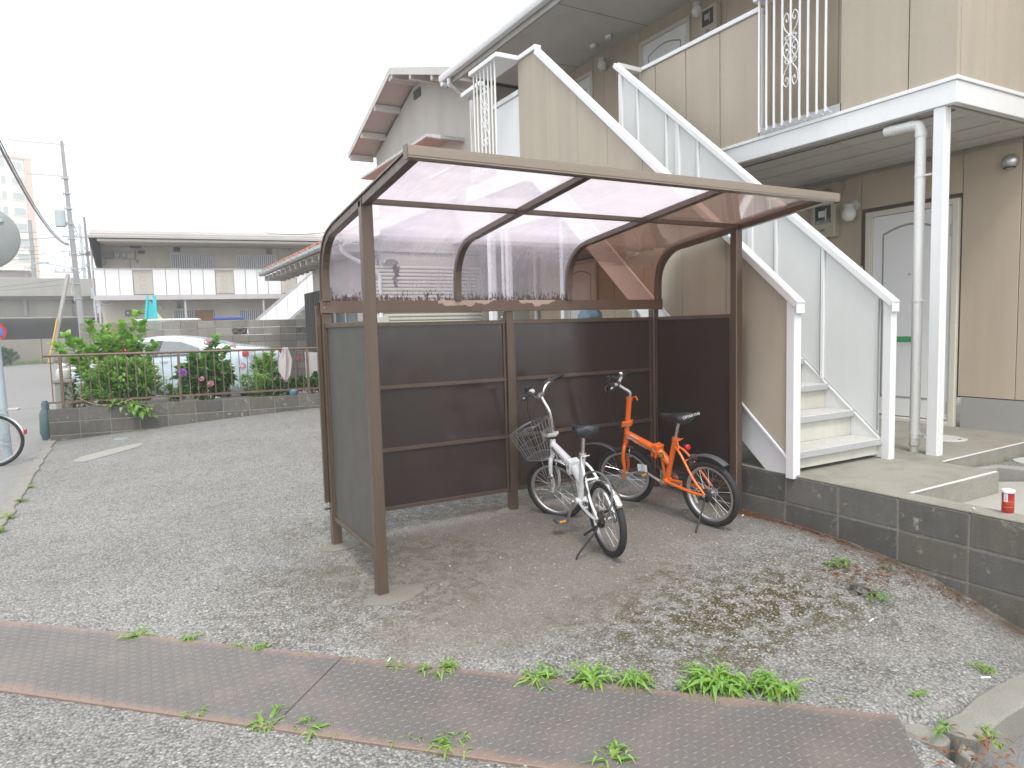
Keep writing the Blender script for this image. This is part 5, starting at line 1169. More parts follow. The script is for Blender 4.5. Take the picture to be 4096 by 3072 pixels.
# stone lantern-ish post and bucket at the left end of the bed
gp = empty('stone_garden_post', F3(-.02, .45, .0), RZ3, 'short grey stone post with white ornaments at the left end of the bed', 'stone post')
b = MB(); b.box(-.14, .10, -.1, .1, -.2, .74); b.build('post_shaft', conc, gp, bevel=.01); b = MB(); b.box(-.17, .13, -.12, .12, .742, .80); b.build('post_cap', conc, gp, bevel=.01)
b = MB(); b.lathe([(.09, 0), (.11, .05), (.10, .14), (.06, .17)], 12, c=(-.02, 0, .805)); b.build('ornament', white_dirty, gp, smooth=True, fix=True); b = MB(); b.lathe([(.03, 0), (.045, .03), (.03, .06), (0, .065)], 10, c=(.14, -.1, .93)); b.lathe([(.05, 0), (.06, .04), (.03, .07), (0, .08)], 10, c=(-.03, 0, .98)); b.build('ornament', white_steel, gp, smooth=True, fix=True)
b = MB(); b.lathe([(.09, 0), (.11, .22), (.115, .23)], 16, c=F3(.27, .32, .50)); tag(b.build('plant_pot', M('pale_pot', (.42, .43, .40), .7), None, smooth=True, fix=True), 'pale plant pot among the ivy at the left end of the bed', 'plant pot')
b = MB(); b.lathe([(.07, 0), (.085, .06), (.06, .09), (.0, .10)], 12, c=F3(3.42, .1, .37)); tag(b.build('blue_pot', M('blue_pot', (.10, .22, .30), .5), None, smooth=True, fix=True), 'small blue-grey pot behind the railing below the towel', 'plant pot')
b = MB(); b.box(-.13, .13, -.05, .05, 0, .3); o = b.build('recycling_bag', M('blue_white_bag', (.55, .66, .8), .5, var=.3, vs=12), None, bevel=.03); o.location = F3(.42, .5, .72); o.rotation_euler = (0, .1, .3); tag(o, 'blue and white plastic bag showing through the left shrub', 'bag')
# dark bag / mailbox seen just outside the left end
b = MB(); b.lathe([(.07, 0), (.10, .12), (.09, .42), (.05, .50), (.06, .56), (.03, .62)], 12, c=(-2.21, 9.55, gh(-2.2, 9.5))); tag(b.build('bagged_bin', M('teal_dark_bag', (.07, .12, .13), .4, var=.4, vs=14), None, smooth=True, fix=True), 'dark teal bundle standing on the kerb behind the block wall end', 'bundle')

# ------------------------------------------------------------------ parked car
def car():
    cx, cy = -.02, 13.9; hd = math.atan2(.60, -.80)   # nose points left and away
    root = empty('parked_car', (cx, cy, 0.0), hd, 'silver-white saloon car parked behind the planting bed', 'car')
    paint = M('car_paint_silver_blue', (.44, .53, .60), .25, metal=.1, var=.02, fine=0, coat=1, obj=True)
    # x forward; stations of the side profile (x, belt half width, sill half width, hood/belt height, roof half width, roof height)
    st_ = [(-2.2, .70, .66, 1.02, .70, 1.06), (-2.15, .76, .74, 1.10, .72, 1.20), (-1.75, .82, .80, 1.12, .74, 1.28), (-1.25, .84, .83, 1.12, .66, 1.33), (-.75, .85, .84, 1.10, .58, 1.46), (-.2, .86, .84, 1.09, .56, 1.54), (.3, .86, .84, 1.08, .56, 1.54), (.75, .86, .84, 1.06, .57, 1.47), (1.15, .85, .83, 1.03, .63, 1.25), (1.45, .84, .82, 1.0, .74, 1.06), (2.0, .78, .76, .90, .70, .94), (2.28, .66, .64, .70, .6, .72)]
    b = MB(); m = 10
    for (x, bw, sw, bh, rw_, rh) in st_:
        z0 = .2
        for (yy, zz) in ((-sw, z0), (-bw-.02, .5), (-bw, bh-.06), (-bw+.03, bh), (-rw_, rh-.03), (-rw_*.55, rh+.02), (rw_*.55, rh+.02), (rw_, rh-.03), (bw-.03, bh), (bw, bh-.06), (bw+.02, .5), (sw, z0)): b.v.append((x, yy, zz))
    m = 12
    for i in range(len(st_)-1):
        for j in range(m): b.face((i*m+j, i*m+(j+1) % m, (i+1)*m+(j+1) % m, (i+1)*m+j))
    b.face(range(m)); b.face([(len(st_)-1)*m+j for j in range(m)][::-1])
    body = b.build('body', paint, root, smooth=True, fix=True, autos=50)
    sm = body.modifiers.new('sub', 'SUBSURF'); sm.levels = 2; sm.render_levels = 2
    def side(name, poly, mat, sd=1):
        bb = MB(); bb.extrude([(x, sd*(.872-.66*max(0, z-1.08)*.95), z) for x, z in poly], (0, sd*.012, 0)); return bb.build(name, mat, root, fix=True)
    for sd in (1, -1):
        side('side_window', [(-.12, 1.12), (-.15, 1.43), (-.55, 1.41), (-1.02, 1.27), (-1.12, 1.15)], glass_grey, sd)
        side('side_window', [(.02, 1.11), (0, 1.44), (.45, 1.41), (.95, 1.20), (1.05, 1.10)], glass_grey, sd)
        side('door_pillar', [(-.11, 1.12), (-.14, 1.435), (-.01, 1.445), (.01, 1.11)], M('pillar_black', (.05, .055, .06), .3), sd)
        bb = MB(); bb.obox((-2.06, sd*.70, 1.12), (.07, 0, 0), (-.02, sd*.09, 0), (0, 0, .055)); bb.build('tail_lamp', red_lens, root, bevel=.02)
        bb = MB(); bb.box(-.35, -.18, sd*.875-.01, sd*.875+.012, .98, 1.005); bb.box(.7, .87, sd*.875-.01, sd*.875+.012, .96, .985); bb.build('door_handle', chrome, root)
        bb = MB(); bb.obox((.98, sd*.95, 1.02), (.06, 0, 0), (0, .08, 0), (0, 0, .06)); bb.build('wing_mirror', paint, root, bevel=.02)
        for wx in (-1.35, 1.4):
            w_ = MB(); ring(w_, .25, [(.06, -.09), (.07, 0), (.06, .09), (-.06, .09), (-.06, -.09)], 28); w_.xf(Matrix.Translation((wx, sd*.78, .31))); t_ = w_.build('wheel', rubber, root, smooth=True, fix=True)
            w_ = MB(); w_.lathe([(.19, -.03), (.19, .03)], 20, c=(wx, sd*.80, .31), ax=(0, 1, 0)); w_.build('hub_cap', alu, t_, fix=True)
    root.location.z = gh(cx, 13.5)-.0
    return root
car_o = car()
# ------------------------------------------------------------------ pale block wall behind the car
A2 = Vector((-2.666, 16.994, 0)); E2 = Vector((.994, -.11, 0)).normalized(); RZ2 = math.atan2(E2.y, E2.x)
bw = empty('block_wall', (A2.x, A2.y, -.3), RZ2, 'tall pale concrete block wall with pierced ornamental blocks behind the car', 'wall')
ND = 16; top = 1.82
pb = {}
for row in range(10):
    z1 = top-row*.2+.3
    if z1 < .1: break
    for i in range(1, ND):
        x0 = .08+i*.4155
        if row == 1 and i in (10, 14): continue
        mt = pale_blocks[3] if (i == 3 and row < 5) else pale_blocks[(i*7+row*5+(i*row) % 3) % 3]
        block(bw, .4055 if i > 1 else .20, .19, .12, mt, Vector((x0 if i > 1 else .70, 0, z1-.19)), 0)
b = MB(); b.box(.71, 6.7, .008, .112, 0, 1.7); b.build('mortar_core', joint_dark, bw)
for i in (10, 14):
    x0 = .08+i*.4155; b = MB(); z0 = top-.4+.31; b.box(x0, x0+.4, -.002, .115, z0+.0, z0+.012)
    for (cx_, cz_, r_) in ((.10, .0, .085), (.30, .0, .085), (.2, .085, .085), (0.0, .085, .085), (.4, .085, .085)):
        pts = [(x0+cx_+r_*math.cos(a), .05, z0+cz_+r_*math.sin(a)) for a in lin(0, math.pi, 10) if 0 <= cx_+r_*math.cos(a) <= .4]
        for p, q in zip(pts, pts[1:]): b.bar(p, q, .02, .11, (0, 1, 0))
    b.build('pierced_block', pale_blocks[1], bw)
    b = MB(); b.box(x0+.01, x0+.39, .1125, .114, z0, z0+.18); b.build('pierced_back', white_steel if i == 14 else pale_blocks[2], bw)

# ------------------------------------------------------------------ apartment block across the way
AL = Vector((-1.877, 29.354, 0)); EL = Vector((.985, -.17, 0)).normalized(); RZL = math.atan2(EL.y, EL.x)
la = empty('apartment_block', (AL.x, AL.y, -.3), RZL, 'two-storey cream apartment block with glaring white walkway panels, across the way', 'building')
def LB(b, name, mat, parent=None, **k):
    for i, v in enumerate(b.v): b.v[i] = (v[0], v[1], v[2]+.3)
    return b.build(name, mat, parent or la, **k)
def lbox(x0, x1, y0, y1, z0, z1): b = MB(); b.box(x0, x1, y0, y1, z0, z1); return b
far_wall = M('far_cream_wall', (.60, .55, .475), .85, var=.06, vs=1, streak=.35, stc=(.43, .38, .31), ssc=(2.5, 2.5, .5))
far_roof = M('far_roof_grey', (.43, .40, .385), .6, var=.06, streak=.2, ssc=(1, 1, 1))
far_white = M('far_white_panel', (.80, .81, .80), .5, var=.02); far_steel = M('far_grey_steel', (.50, .47, .48), .5)
LB(lbox(.0, 14, 1.2, 8, 0, 2.95), 'wall', far_wall); LB(lbox(.0, 14, 1.2, 8, 2.95, 5.5), 'wall', far_wall)
for k, (y0, y1, z0, z1) in enumerate(((-.82, -.30, 5.38, 5.50), (-.72, -.2, 5.505, 5.60), (-.60, 0, 5.605, 5.72))):
    LB(lbox(.12 if k else .08, 14, y0, 1, z0+.02, z1-.012), 'roof_step', far_roof)
b = MB(); b.extrude([(.1, -.6, 5.72), (.1, 4, 6.1), (.1, 8.5, 5.6), (.1, 8.5, 5.4), (.1, -.8, 5.4)], (13.9, 0, 0)); LB(b, 'roof', far_roof, fix=True)
LB(lbox(.12, 14, -.5, .9, 5.38, 5.7), 'roof_shadow_core', glass_dark)  # dark filler behind the steps, paints the shadow lines between them
LB(lbox(.35, 14, -.7, 1.19, 5.28, 5.37), 'eave_soffit', far_wall); b = MB(); b.extrude([(.06, -.82, 5.5), (.06, .2, 4.4), (.06, 1.2, 3.9), (.06, 8, 3.9), (.06, 8, 5.5)], (.05, 0, 0)); LB(b, 'side_screen', M('dark_side_screen', (.05, .06, .06), .6), fix=True)
LB(lbox(0, 14, 0, 1.19, 2.98, 3.14), 'walkway_slab', far_steel); LB(lbox(0, 14, -.03, .0, 2.97, 3.17), 'walkway_beam', far_steel); LB(lbox(-.02, 14, -.04, .02, 4.23, 4.27), 'cap_rail', far_steel)
pj = [0.05, .42, .92, 1.42]; 
for x0, x1 in [(.05, .41), (.42, .91), (.92, 1.41), (2.15, 2.64), (2.65, 3.13), (3.14, 3.58), (3.59, 4.07), (4.08, 4.54), (5.28, 5.74), (5.75, 6.22), (6.23, 6.66), (6.67, 7.2), (7.87, 8.3), (8.31, 8.8), (8.81, 9.3), (9.31, 9.8), (9.81, 10.3), (10.3, 14)]:
    LB(lbox(x0+.008, x1-.004, -.012, .01, 3.17, 4.23), 'walkway_panel', far_white)
far_door_m = M('far_screen', (.66, .62, .55), .7, var=.03)
for x0, x1 in ((1.43, 2.14), (4.56, 5.27), (7.21, 7.86)):
    g_ = LB(lbox(x0, x1, -.045, -.02, 4.19, 4.22), 'walkway_grille', far_steel)
    for i in range(9): LB(lbox(x0+.02+i*(x1-x0-.05)/8, x0+.035+i*(x1-x0-.05)/8, -.05, -.035, 3.19, 4.19), 'grille_bar', M('far_bar', (.58, .55, .50), .5) if i == 0 and x0 < 2 else bpy.data.materials['far_bar'], g_)
    b = MB(); xm = (x0+x1)/2
    for zc in (3.5, 3.85):
        for sd in (-1, 1): b.tube(bez([(xm, -.055, zc-.12), (xm+sd*.1, -.055, zc-.02), (xm+sd*.08, -.055, zc+.1), (xm+sd*.02, -.055, zc+.05)], 3), .008, 4)
    LB(b, 'scroll_ornament', bpy.data.materials['far_bar'], g_); LB(lbox(x0, x1, -.02, 0, 3.18, 3.21), 'grille_foot', glass_dark, g_)
    LB(lbox(x0, x1, .05, .06, 3.17, 4.2), 'screen_behind', far_door_m)
for x in (.12, 3.31, 6.43, 9.6): LB(lbox(x-.035, x+.035, .06, .13, .0, 2.98), 'column', far_steel)
def far_win(x0, x1, z0, z1, bars=True):
    w = LB(lbox(x0, x1, 1.15, 1.199, z0, z1), 'window', M('far_frame', (.62, .63, .63), .4) if 'far_frame' not in bpy.data.materials else bpy.data.materials['far_frame']); LB(lbox(x0+.03, x1-.03, 1.14, 1.149, z0+.03, z1-.03), 'window_pane', glass_grey, w)
    LB(lbox((x0+x1)/2-.02, (x0+x1)/2+.02, 1.13, 1.139, z0+.03, z1-.03), 'window_mullion', bpy.data.materials['far_frame'], w)
    if bars:
        LB(lbox(x0-.02, x1+.02, 1.06, 1.08, z1-.01, z1+.02), 'bar_rail', bpy.data.materials['far_frame'], w); LB(lbox(x0-.02, x1+.02, 1.06, 1.08, z0-.02, z0+.01), 'bar_rail', bpy.data.materials['far_frame'], w)
        n = int((x1-x0)/.085)
        for i in range(n+1): LB(lbox(x0-.005+i*(x1-x0)/n, x0+.02+i*(x1-x0)/n, 1.06, 1.078, z0, z1), 'window_bar', bpy.data.materials['far_frame'], w)
far_win(2.75, 4.42, 4.1, 4.99); far_win(5.4, 7.05, 4.1, 4.95); far_win(2.72, 4.42, 1.75, 2.58); far_win(5.38, 7.0, 1.75, 2.55)
for x0, z0 in ((1.88, 3.17), (7.16, 3.17), (1.95, .45)):
    d_ = LB(lbox(x0, x0+.84, 1.17, 1.199, z0, z0+2.02), 'door_frame', M('far_door', (.50, .47, .38), .6) if 'far_door' not in bpy.data.materials else bpy.data.materials['far_door']); LB(lbox(x0+.07, x0+.77, 1.155, 1.169, z0, z0+1.94), 'door', bpy.data.materials['far_door'], d_)
    b = MB(); 
    for rr in (.17, .22):
        pts = [(x0+.42-rr, 1.150, z0+.7)]+[(x0+.42+rr*math.cos(a), 1.150, z0+1.5+rr*math.sin(a)) for a in lin(math.pi, 0, 8)]+[(x0+.42+rr, 1.150, z0+.7)]; b.tube(pts, .008, 4)
    LB(b, 'door_moulding', far_wall, d_)
def fb(x0, x1, z0, z1, nm, mt, d=.1): return LB(lbox(x0, x1, 1.2-d, 1.199, z0, z1), nm, mt)
mb = fb(.21, .57, 4.77, 5.04, 'meter_box', M('far_grey_box', (.24, .23, .21), .6)); 
for x0 in (.61, .89): k_ = fb(x0, x0+.19, 4.77, 5.03, 'meter_box', glass_dark); LB(lbox(x0+.05, x0+.12, 1.09, 1.098, 4.88, 4.95), 'meter_dial', white_steel, k_)
fb(1.10, 1.36, 4.77, 5.02, 'meter_box', cream); fb(1.22, 1.65, 5.22, 5.45, 'vent_hood', glass_dark, .2); fb(1.52, 1.76, 5.0, 5.12, 'name_plate', M('far_dark', (.1, .09, .09), .6)); fb(2.89, 3.15, 5.09, 5.33, 'vent_grille', glass_dark, .05); fb(6.66, 6.92, 5.03, 5.27, 'vent_grille', M('far_vent', (.2, .2, .2), .5), .05); fb(2.87, 3.13, 2.66, 2.90, 'vent_grille', glass_dark, .05)
k_ = fb(.86, 1.09, 2.34, 2.6, 'meter_box', glass_dark); LB(lbox(.93, 1.0, 1.09, 1.098, 2.45, 2.52), 'meter_dial', white_steel, k_); fb(3.58, 4.33, 1.5, 2.55, 'wooden_shutter', M('far_wood', (.30, .155, .085), .7, streak=.3, ssc=(14, 14, 1)), .16)
for x, z in ((2.25, 5.38), (7.55, 5.27), (2.23, 2.78)):
    b = MB(); b.lathe([(.05, 0), (.09, -.06), (.07, -.13), (0, -.15)], 12, c=(x, 1.1, z)); LB(b, 'wall_lamp', white_dirty, smooth=True, fix=True)
b = MB(); b.tube([(.28, 1.15, 4.77), (.26, 1.15, 4.55), (.1, 1.15, 4.5)], .015, 5); LB(b, 'conduit', M('far_conduit', (.32, .29, .24), .7)); b = MB(); b.tube(bez([(1.38, 1.15, 5.2), (1.40, 1.15, 4.7), (1.46, 1.15, 4.6), (1.50, 1.15, 4.75)], 4), .02, 5); LB(b, 'conduit', bpy.data.materials['far_conduit']); b = MB(); b.tube([(1.18, 1.15, 4.77), (1.18, 1.15, 4.3)], .015, 5); LB(b, 'conduit', bpy.data.materials['far_conduit'])
b = MB(); b.tube([(0, .08, 2.75), (.6, .3, 2.85)], .03, 6); LB(b, 'drain_pipe', far_steel); b = MB(); b.tube([(-.05, .2, 5.3), (-.05, .2, 0)], .04, 6); LB(b, 'drain_pipe', far_steel)
# stairs of the block
fs_ = empty('outdoor_staircase', tuple(AL+EL*7.2+Vector((0, 0, -.3))), RZL, 'white panelled outdoor staircase of the far apartment block', 'staircase')
def FS(b, nm, mt, **k):
    for i, v in enumerate(b.v): b.v[i] = (v[0]-7.2, v[1], v[2]+.3)
    return b.build(nm, mt, fs_, **k)
sx0, sz0, sx1, sz1 = 5.4, 1.45, 8.95, 4.45; sl = (sz1-sz0)/(sx1-sx0)
b = MB(); b.bar((sx0, -.9, sz0), (sx1, -.9, sz1), .06, .07, (0, 1, 0)); FS(b, 'cap_rail', far_steel)
js = [sx0+.05, 6.05, 6.5, 6.95, 7.4, 7.82, 8.25, 8.7, 8.95]
for a, c in zip(js, js[1:]):
    z_ = lambda x: sz0+sl*(x-sx0); b = MB(); b.extrude([(a+.006, -.9, z_(a)-.04), (c-.006, -.9, z_(c)-.04), (c-.006, -.9, z_(c)-1.12), (a+.006, -.9, max(-.3, z_(a)-1.12))], (0, .02, 0)); FS(b, 'stair_panel', far_white, fix=True)
b = MB(); b.bar((sx0+.3, -.91, sz0-1.0), (sx1, -.91, sz1-1.18), .05, .12, (0, 1, 0)); FS(b, 'stringer', M('far_stringer', (.45, .48, .55), .5))
for i in range(16): x = sx0+.3+i*.23; b = MB(); b.box(x, x+.22, -.88, 0, sz0-1.0+(i*.23)*sl-.0, sz0-.96+(i*.23)*sl); FS(b, 'tread', far_steel)
# teal folded tarpaulin and the covered vehicles behind the pale wall
tp_ = empty('teal_tarpaulin', tuple(AL+EL*2.3-Vector((-EL.y, EL.x, 0))*3+Vector((0, 0, -.3))), RZL, 'bright teal folded ladder-like frame leaning up behind the block wall', 'folded frame')
teal = M('teal_paint', (.03, .50, .56), .5, var=.1)
for xa, xb, w in ((-.28, .02, .07), (.22, .25, .12)):
    b = MB(); b.bar((xa, 0, 1.0), (xb, 0, 3.3), w, .08, (0, 1, 0)); b.build('frame_leg', teal, tp_)
b = MB(); b.extrude([(-.28, .05, 1.8), (.24, .05, 1.8), (.26, .05, 2.9), (.06, .05, 3.1)], (0, .05, 0)); b.build('frame_sheet', teal, tp_, fix=True)
b = MB(); b.extrude([(.25, .0, 1.8), (.9, 0, 1.8), (.6, 0, 2.2), (.26, 0, 2.7)], (0, .3, 0)); tp2 = b.build('pale_cover', M('pale_green_cover', (.55, .60, .42), .7), None, fix=True); tp2.location = tp_.location; tp2.rotation_euler = tp_.rotation_euler; tag(tp2, 'pale green cover sloping beside the teal frame', 'cover')
def wedge(t0, t1, z, h, mat, label, name):
    b = MB(); b.box(t0, t1, -.5, .5, z, z+h); o = b.build(name, mat, None, bevel=.02); q = AL-Vector((-EL.y, EL.x, 0))*4; o.location = (q.x, q.y, 0); o.rotation_euler = (0, 0, RZL); tag(o, label, 'board')
wedge(1.95, 4.15, 2.0, .07, far_white, 'long white board lying above the pale block wall', 'white_board'); wedge(4.65, 5.7, 2.0, .10, M('blue_board', (.05, .10, .38), .5), 'blue board lying above the pale block wall', 'blue_board')
# ------------------------------------------------------------------ neighbouring house behind the shelter
stucco = M('stucco_grey', (.50, .475, .435), .88, var=.07, vs=1.2, fine=.08, fs=160, bmp=.4, bsc=190, streak=.35, stc=(.28, .265, .245), ssc=(1.8, 1.8, .5))
wood_pink = M('eave_underside', (.50, .435, .415), .8, var=.08, streak=.15)
trim_w = M('weathered_white_trim', (.55, .54, .51), .6, var=.1, spot=(12, .55, .7, (.38, .36, .33)))
red_tile = M('red_roof_tile', (.42, .16, .10), .7, var=.25, vs=10)
ho = empty('neighbour_house', (4.9, 8.2, 0), 0, 'grey stucco house with a gable roof and a lower corrugated annexe behind the shelter', 'house')
XG, YA, YB = 4.9, 8.22, 13.9
# gable wall (faces -x), near wall
yc = 11.0; ze, za = 5.95, 6.98
b = MB(); b.extrude([(XG, YA, 0), (XG, YB, 0), (XG, YB, ze-.05), (XG, yc, za-.1), (XG, YA, ze+.02)], (6, 0, 0)); WB(b, 'wall', stucco, ho, fix=True)
XV = 4.28
for ya, yb_, z0, z1 in ((yc, 14.25, za, 5.93), (yc, 7.75, za, 5.93)):
    b = MB(); s_ = 1 if yb_ > ya else -1
    b.extrude([(XV, ya, z0+.02), (XV, yb_, z1+.02), (XV, yb_, z1+.07), (XV, ya, z0+.07)], (8, 0, 0)); WB(b, 'roof', far_roof, ho, fix=True)
    b = MB(); b.extrude([(XV-.012, ya, z0-.07), (XV-.012, yb_, z1-.07), (XV-.012, yb_, z1+.075), (XV-.012, ya, z0+.075)], (.02, 0, 0)); WB(b, 'barge_board', trim_w, ho, fix=True)
    b = MB(); b.extrude([(XV+.01, ya, z0-.012), (XV+.01, yb_, z1-.012), (XV+.01, yb_, z1+.018), (XV+.01, ya, z0+.018)], (.63, 0, 0)); WB(b, 'eave_underside', wood_pink, ho, fix=True)
    for f in (.02, .34, .67, .97):
        y = ya+(yb_-ya)*f; z = z0+(z1-z0)*f-.02; b = MB(); b.box(XV+.009, XG-.002, y-.05, y+.05, z-.14, z-.0); WB(b, 'purlin_end', trim_w, ho)
b = MB(); b.box(XG-.03, XG-.002, 10.8, 11.15, 6.5, 6.68); 
for k in range(4): b.box(XG-.045, XG-.03, 10.8, 11.15, 6.51+k*.045, 6.535+k*.045)
WB(b, 'gable_vent', darkgrey, ho)
# window hood / lower eave on the gable side
b = MB(); b.extrude([(4.40, 8.75, 5.10), (4.40, 9.42, 5.29), (4.40, 13.7, 5.29), (4.40, 13.7, 5.24), (4.40, 9.42, 5.235), (4.40, 8.75, 5.03)], (.5, 0, 0)); WB(b, 'window_hood', trim_w, ho, fix=True)
b = MB(); b.extrude([(4.412, 8.77, 5.015), (4.412, 9.42, 5.222), (4.412, 13.6, 5.222), (4.412, 13.6, 5.23), (4.412, 9.42, 5.23), (4.412, 8.77, 5.025)], (XG-4.414, 0, 0)); WB(b, 'hood_soffit', wood_pink, ho, fix=True)
# lower annexe with lean-to tile roof
XA, YN = 2.78, 8.26
b = MB(); b.extrude([(XA, YN, 0), (XG-.002, YN, 0), (XG-.002, YN, 3.95), (XA, YN, 2.95)], (0, 4.2, 0)); WB(b, 'annexe_wall', stucco, ho, fix=True)
b = MB(); b.extrude([(2.25, 8.02, 3.03), (XG-.004, 8.02, 4.20), (XG-.004, 8.02, 4.10), (2.25, 8.02, 2.93)], (0, 7.5, 0)); WB(b, 'lean_to_roof', red_tile, ho, fix=True)
for i in range(24):
    y = 8.1+i*.3; b = MB(); b.tube([(2.2, y, 3.06), (2.9, y, 3.37)], .045, 7); WB(b, 'roof_tile', red_tile, ho, smooth=True)
b = MB(); b.extrude([(2.21, 8.0, 2.86), (XG-.006, 8.0, 4.03), (XG-.006, 8.0, 4.22), (2.21, 8.0, 3.05)], (0, -.03, 0)); WB(b, 'verge_board', trim_w, ho, fix=True)
b = MB(); pr = [(-.06, .06), (-.065, .0), (-.03, -.035), (.02, -.035), (.05, .0), (.05, .06)]
for y in (7.95, 15.45):
    for px, pz in pr: b.v.append((2.18+px, y, 2.96+pz))
for i in range(5): b.face((i, i+1, 7+i, 6+i))
b.face(range(6)); b.face(range(6, 12)); WB(b, 'eave_gutter', galv, ho, fix=True)
for i in range(16): y = 8.1+i*.48; b = MB(); b.box(2.10, 2.14, y, y+.015, 2.93, 3.04); WB(b, 'gutter_bracket', galv, ho)
for y in lin(8.2, 15.2, 14): WB(ybox(2.24, 2.77, y, y+.06, 2.80, 2.92), 'rafter_end', trim_w, ho)
b = MB(); b.tube(bez([(2.22, 8.1, 2.90), (2.3, 8.15, 2.75), (2.85, 8.2, 2.45), (2.9, 8.2, 2.2)], 5)+[Vector((2.9, 8.2, .2))], .035, 8); WB(b, 'downpipe', pvc, ho, smooth=True)
# corrugated siding in individual ribs on the near wall
sid = M('corrugated_cream', (.62, .61, .57), .5, var=.05, streak=.12)
b = MB(); xs_ = [XA+.05, XG+1.5]; z = .3
n = 0
while z < 2.54:
    b = MB(); b.extrude([(2.80, YN-.004, z), (2.80, YN-.022, z+.012), (2.80, YN-.022, z+.040), (2.80, YN-.004, z+.052)], (XG-XA+1.2, 0, 0)); WB(b, 'siding_rib', sid, ho, fix=True); z += .0655
WB(ybox(XA, XG+4, YN-.025, YN-.003, 2.80, 2.825), 'floor_band', darkgrey, ho)
b = MB()
for k in range(9):
    a = math.pi*k/8; b.v += [(3.11-.13*math.cos(a), YN-.12, 2.60+.09*math.sin(a)), (3.11-.13*math.cos(a), YN-.005, 2.60+.09*math.sin(a))]
for k in range(8): b.face((2*k, 2*k+1, 2*k+3, 2*k+2))
hd_ = WB(b, 'vent_hood', trim_w, ho, smooth=True); solid(hd_, .006)
r_ = random.Random(4); b = MB()
for k in range(26):
    w = max(.03, .14-k*.004); z = 2.60-k*.015; xx = 3.20+r_.uniform(-.03, .03); b.box(xx-w*.6*r_.random(), xx+w*.5*r_.random()+.02, YN-.0245, YN-.0235, z-.028, z)
WB(b, 'grease_streak', M('grease_stain', (.12, .12, .13), .6), ho)
WB(ybox(2.83, 2.90, YN-.10, YN-.005, 2.70, 2.77), 'outlet_box', darkgrey, ho); b = MB(); b.tube([(2.89, YN-.03, 2.70), (2.89, YN-.03, 2.58)], .010, 5); WB(b, 'outlet_pipe', darkgrey, ho)
WB(ybox(2.80, 3.0, YN-.2, YN-.01, 1.05, 1.68), 'boiler_cabinet', trim_w, ho, bevel=.01); 
b = MB(); b.box(2.762, 2.778, 9.2, 10.6, .9, 2.1); w_ = WB(b, 'window', glass_grey, ho); b = MB(); b.box(2.748, 2.760, 9.15, 10.65, 2.1, 2.15); b.box(2.748, 2.760, 9.15, 10.65, .85, .9); b.box(2.748, 2.760, 9.88, 9.92, .9, 2.1); WB(b, 'window_frame', trim_w, w_)
# dark upright bar screen beside the annexe
bs_ = empty('bar_screen', (2.62, 11.3, 0), 0, 'dark upright metal bar screen beside the annexe wall', 'screen')
bar_m = M('dark_bar', (.09, .085, .08), .5)
for i in range(16): WB(ybox(2.60, 2.63, 10.3+i*.15, 10.33+i*.15, 1.0, 2.32), 'screen_bar', bar_m, bs_)
for z in (1.12, 2.2): WB(ybox(2.632, 2.65, 10.28, 12.6, z, z+.035), 'screen_rail', bar_m, bs_)
gs = empty('gate_pillar', (2.75, 10.0, 0), 0, 'pale wall pier with a small tap at the foot of the bar screen', 'pillar'); WB(ybox(2.55, 2.93, 10.0, 12.6, -.2, 1.0), 'pier', trim_w, gs); b = MB(); b.tube([(2.5, 10.9, .72), (2.5, 10.9, .42)], .012, 6); b.box(2.47, 2.54, 10.86, 10.94, .52, .57); WB(b, 'tap', bronze, gs)
# things on the walkway side seen through the gap: blue sacks
b = MB(); r_ = random.Random(2)
for i in range(12):
    for j in range(8): a = 2*math.pi*j/8; k = math.sin(math.pi*(i+.5)/12); b.v.append((5.0+.0+.16*k*math.cos(a)*(1+r_.uniform(-.1, .1)), 4.9+.22*k*math.sin(a)*(1+r_.uniform(-.1, .1)), 1.42+.34*i/12))
for i in range(11):
    for j in range(8): b.face((i*8+j, i*8+(j+1) % 8, (i+1)*8+(j+1) % 8, (i+1)*8+j))
tag(b.build('covered_bundle', M('blue_cloth', (.20, .30, .38), .8, var=.35, vs=14), None, smooth=True), 'crumpled blue-grey cover seen through the gap above the shelter panels', 'bundle')

# ------------------------------------------------------------------ viaduct, tower, poles and wires far left
vc = M('viaduct_concrete', (.36, .35, .315), .9, var=.08, vs=.5, streak=.45, stc=(.22, .21, .18), ssc=(1.2, 1.2, .15))
via = empty('viaduct', (-20, 58, -.2), 0, 'long grey concrete viaduct crossing behind the street', 'viaduct')
def vb(x0, x1, y0, y1, z0, z1, nm, mt=vc): return WB(ybox(x0, x1, y0, y1, z0, z1), nm, mt, via, bevel=.03)
for i in range(14):
    x0 = -70+i*6; vb(x0, x0+5.97, 58, 58.3, 4.75, 5.95, 'parapet_slab')
    vb(x0, x0+5.97, 57.75, 58.3, 4.60, 4.74, 'deck_edge')
    vb(x0+.1, x0+5.9, 58.9, 59.5, 3.15, 4.6, 'girder'); vb(x0+2.9, x0+3.1, 58.6, 58.9, 3.2, 4.6, 'girder_stiffener')
vb(-70, 14, 58.31, 66, 4.4, 4.7, 'deck'); vb(-70, 14, 58.3, 60, 3.0, 3.14, 'girder_foot')
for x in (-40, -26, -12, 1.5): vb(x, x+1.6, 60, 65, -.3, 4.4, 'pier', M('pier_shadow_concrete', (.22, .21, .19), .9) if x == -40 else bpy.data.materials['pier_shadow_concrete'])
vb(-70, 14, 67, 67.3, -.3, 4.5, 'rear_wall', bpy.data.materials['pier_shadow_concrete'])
rtw = empty('retaining_wall', (-10, 56, -.2), 0, 'stained low concrete retaining wall under the viaduct', 'wall')
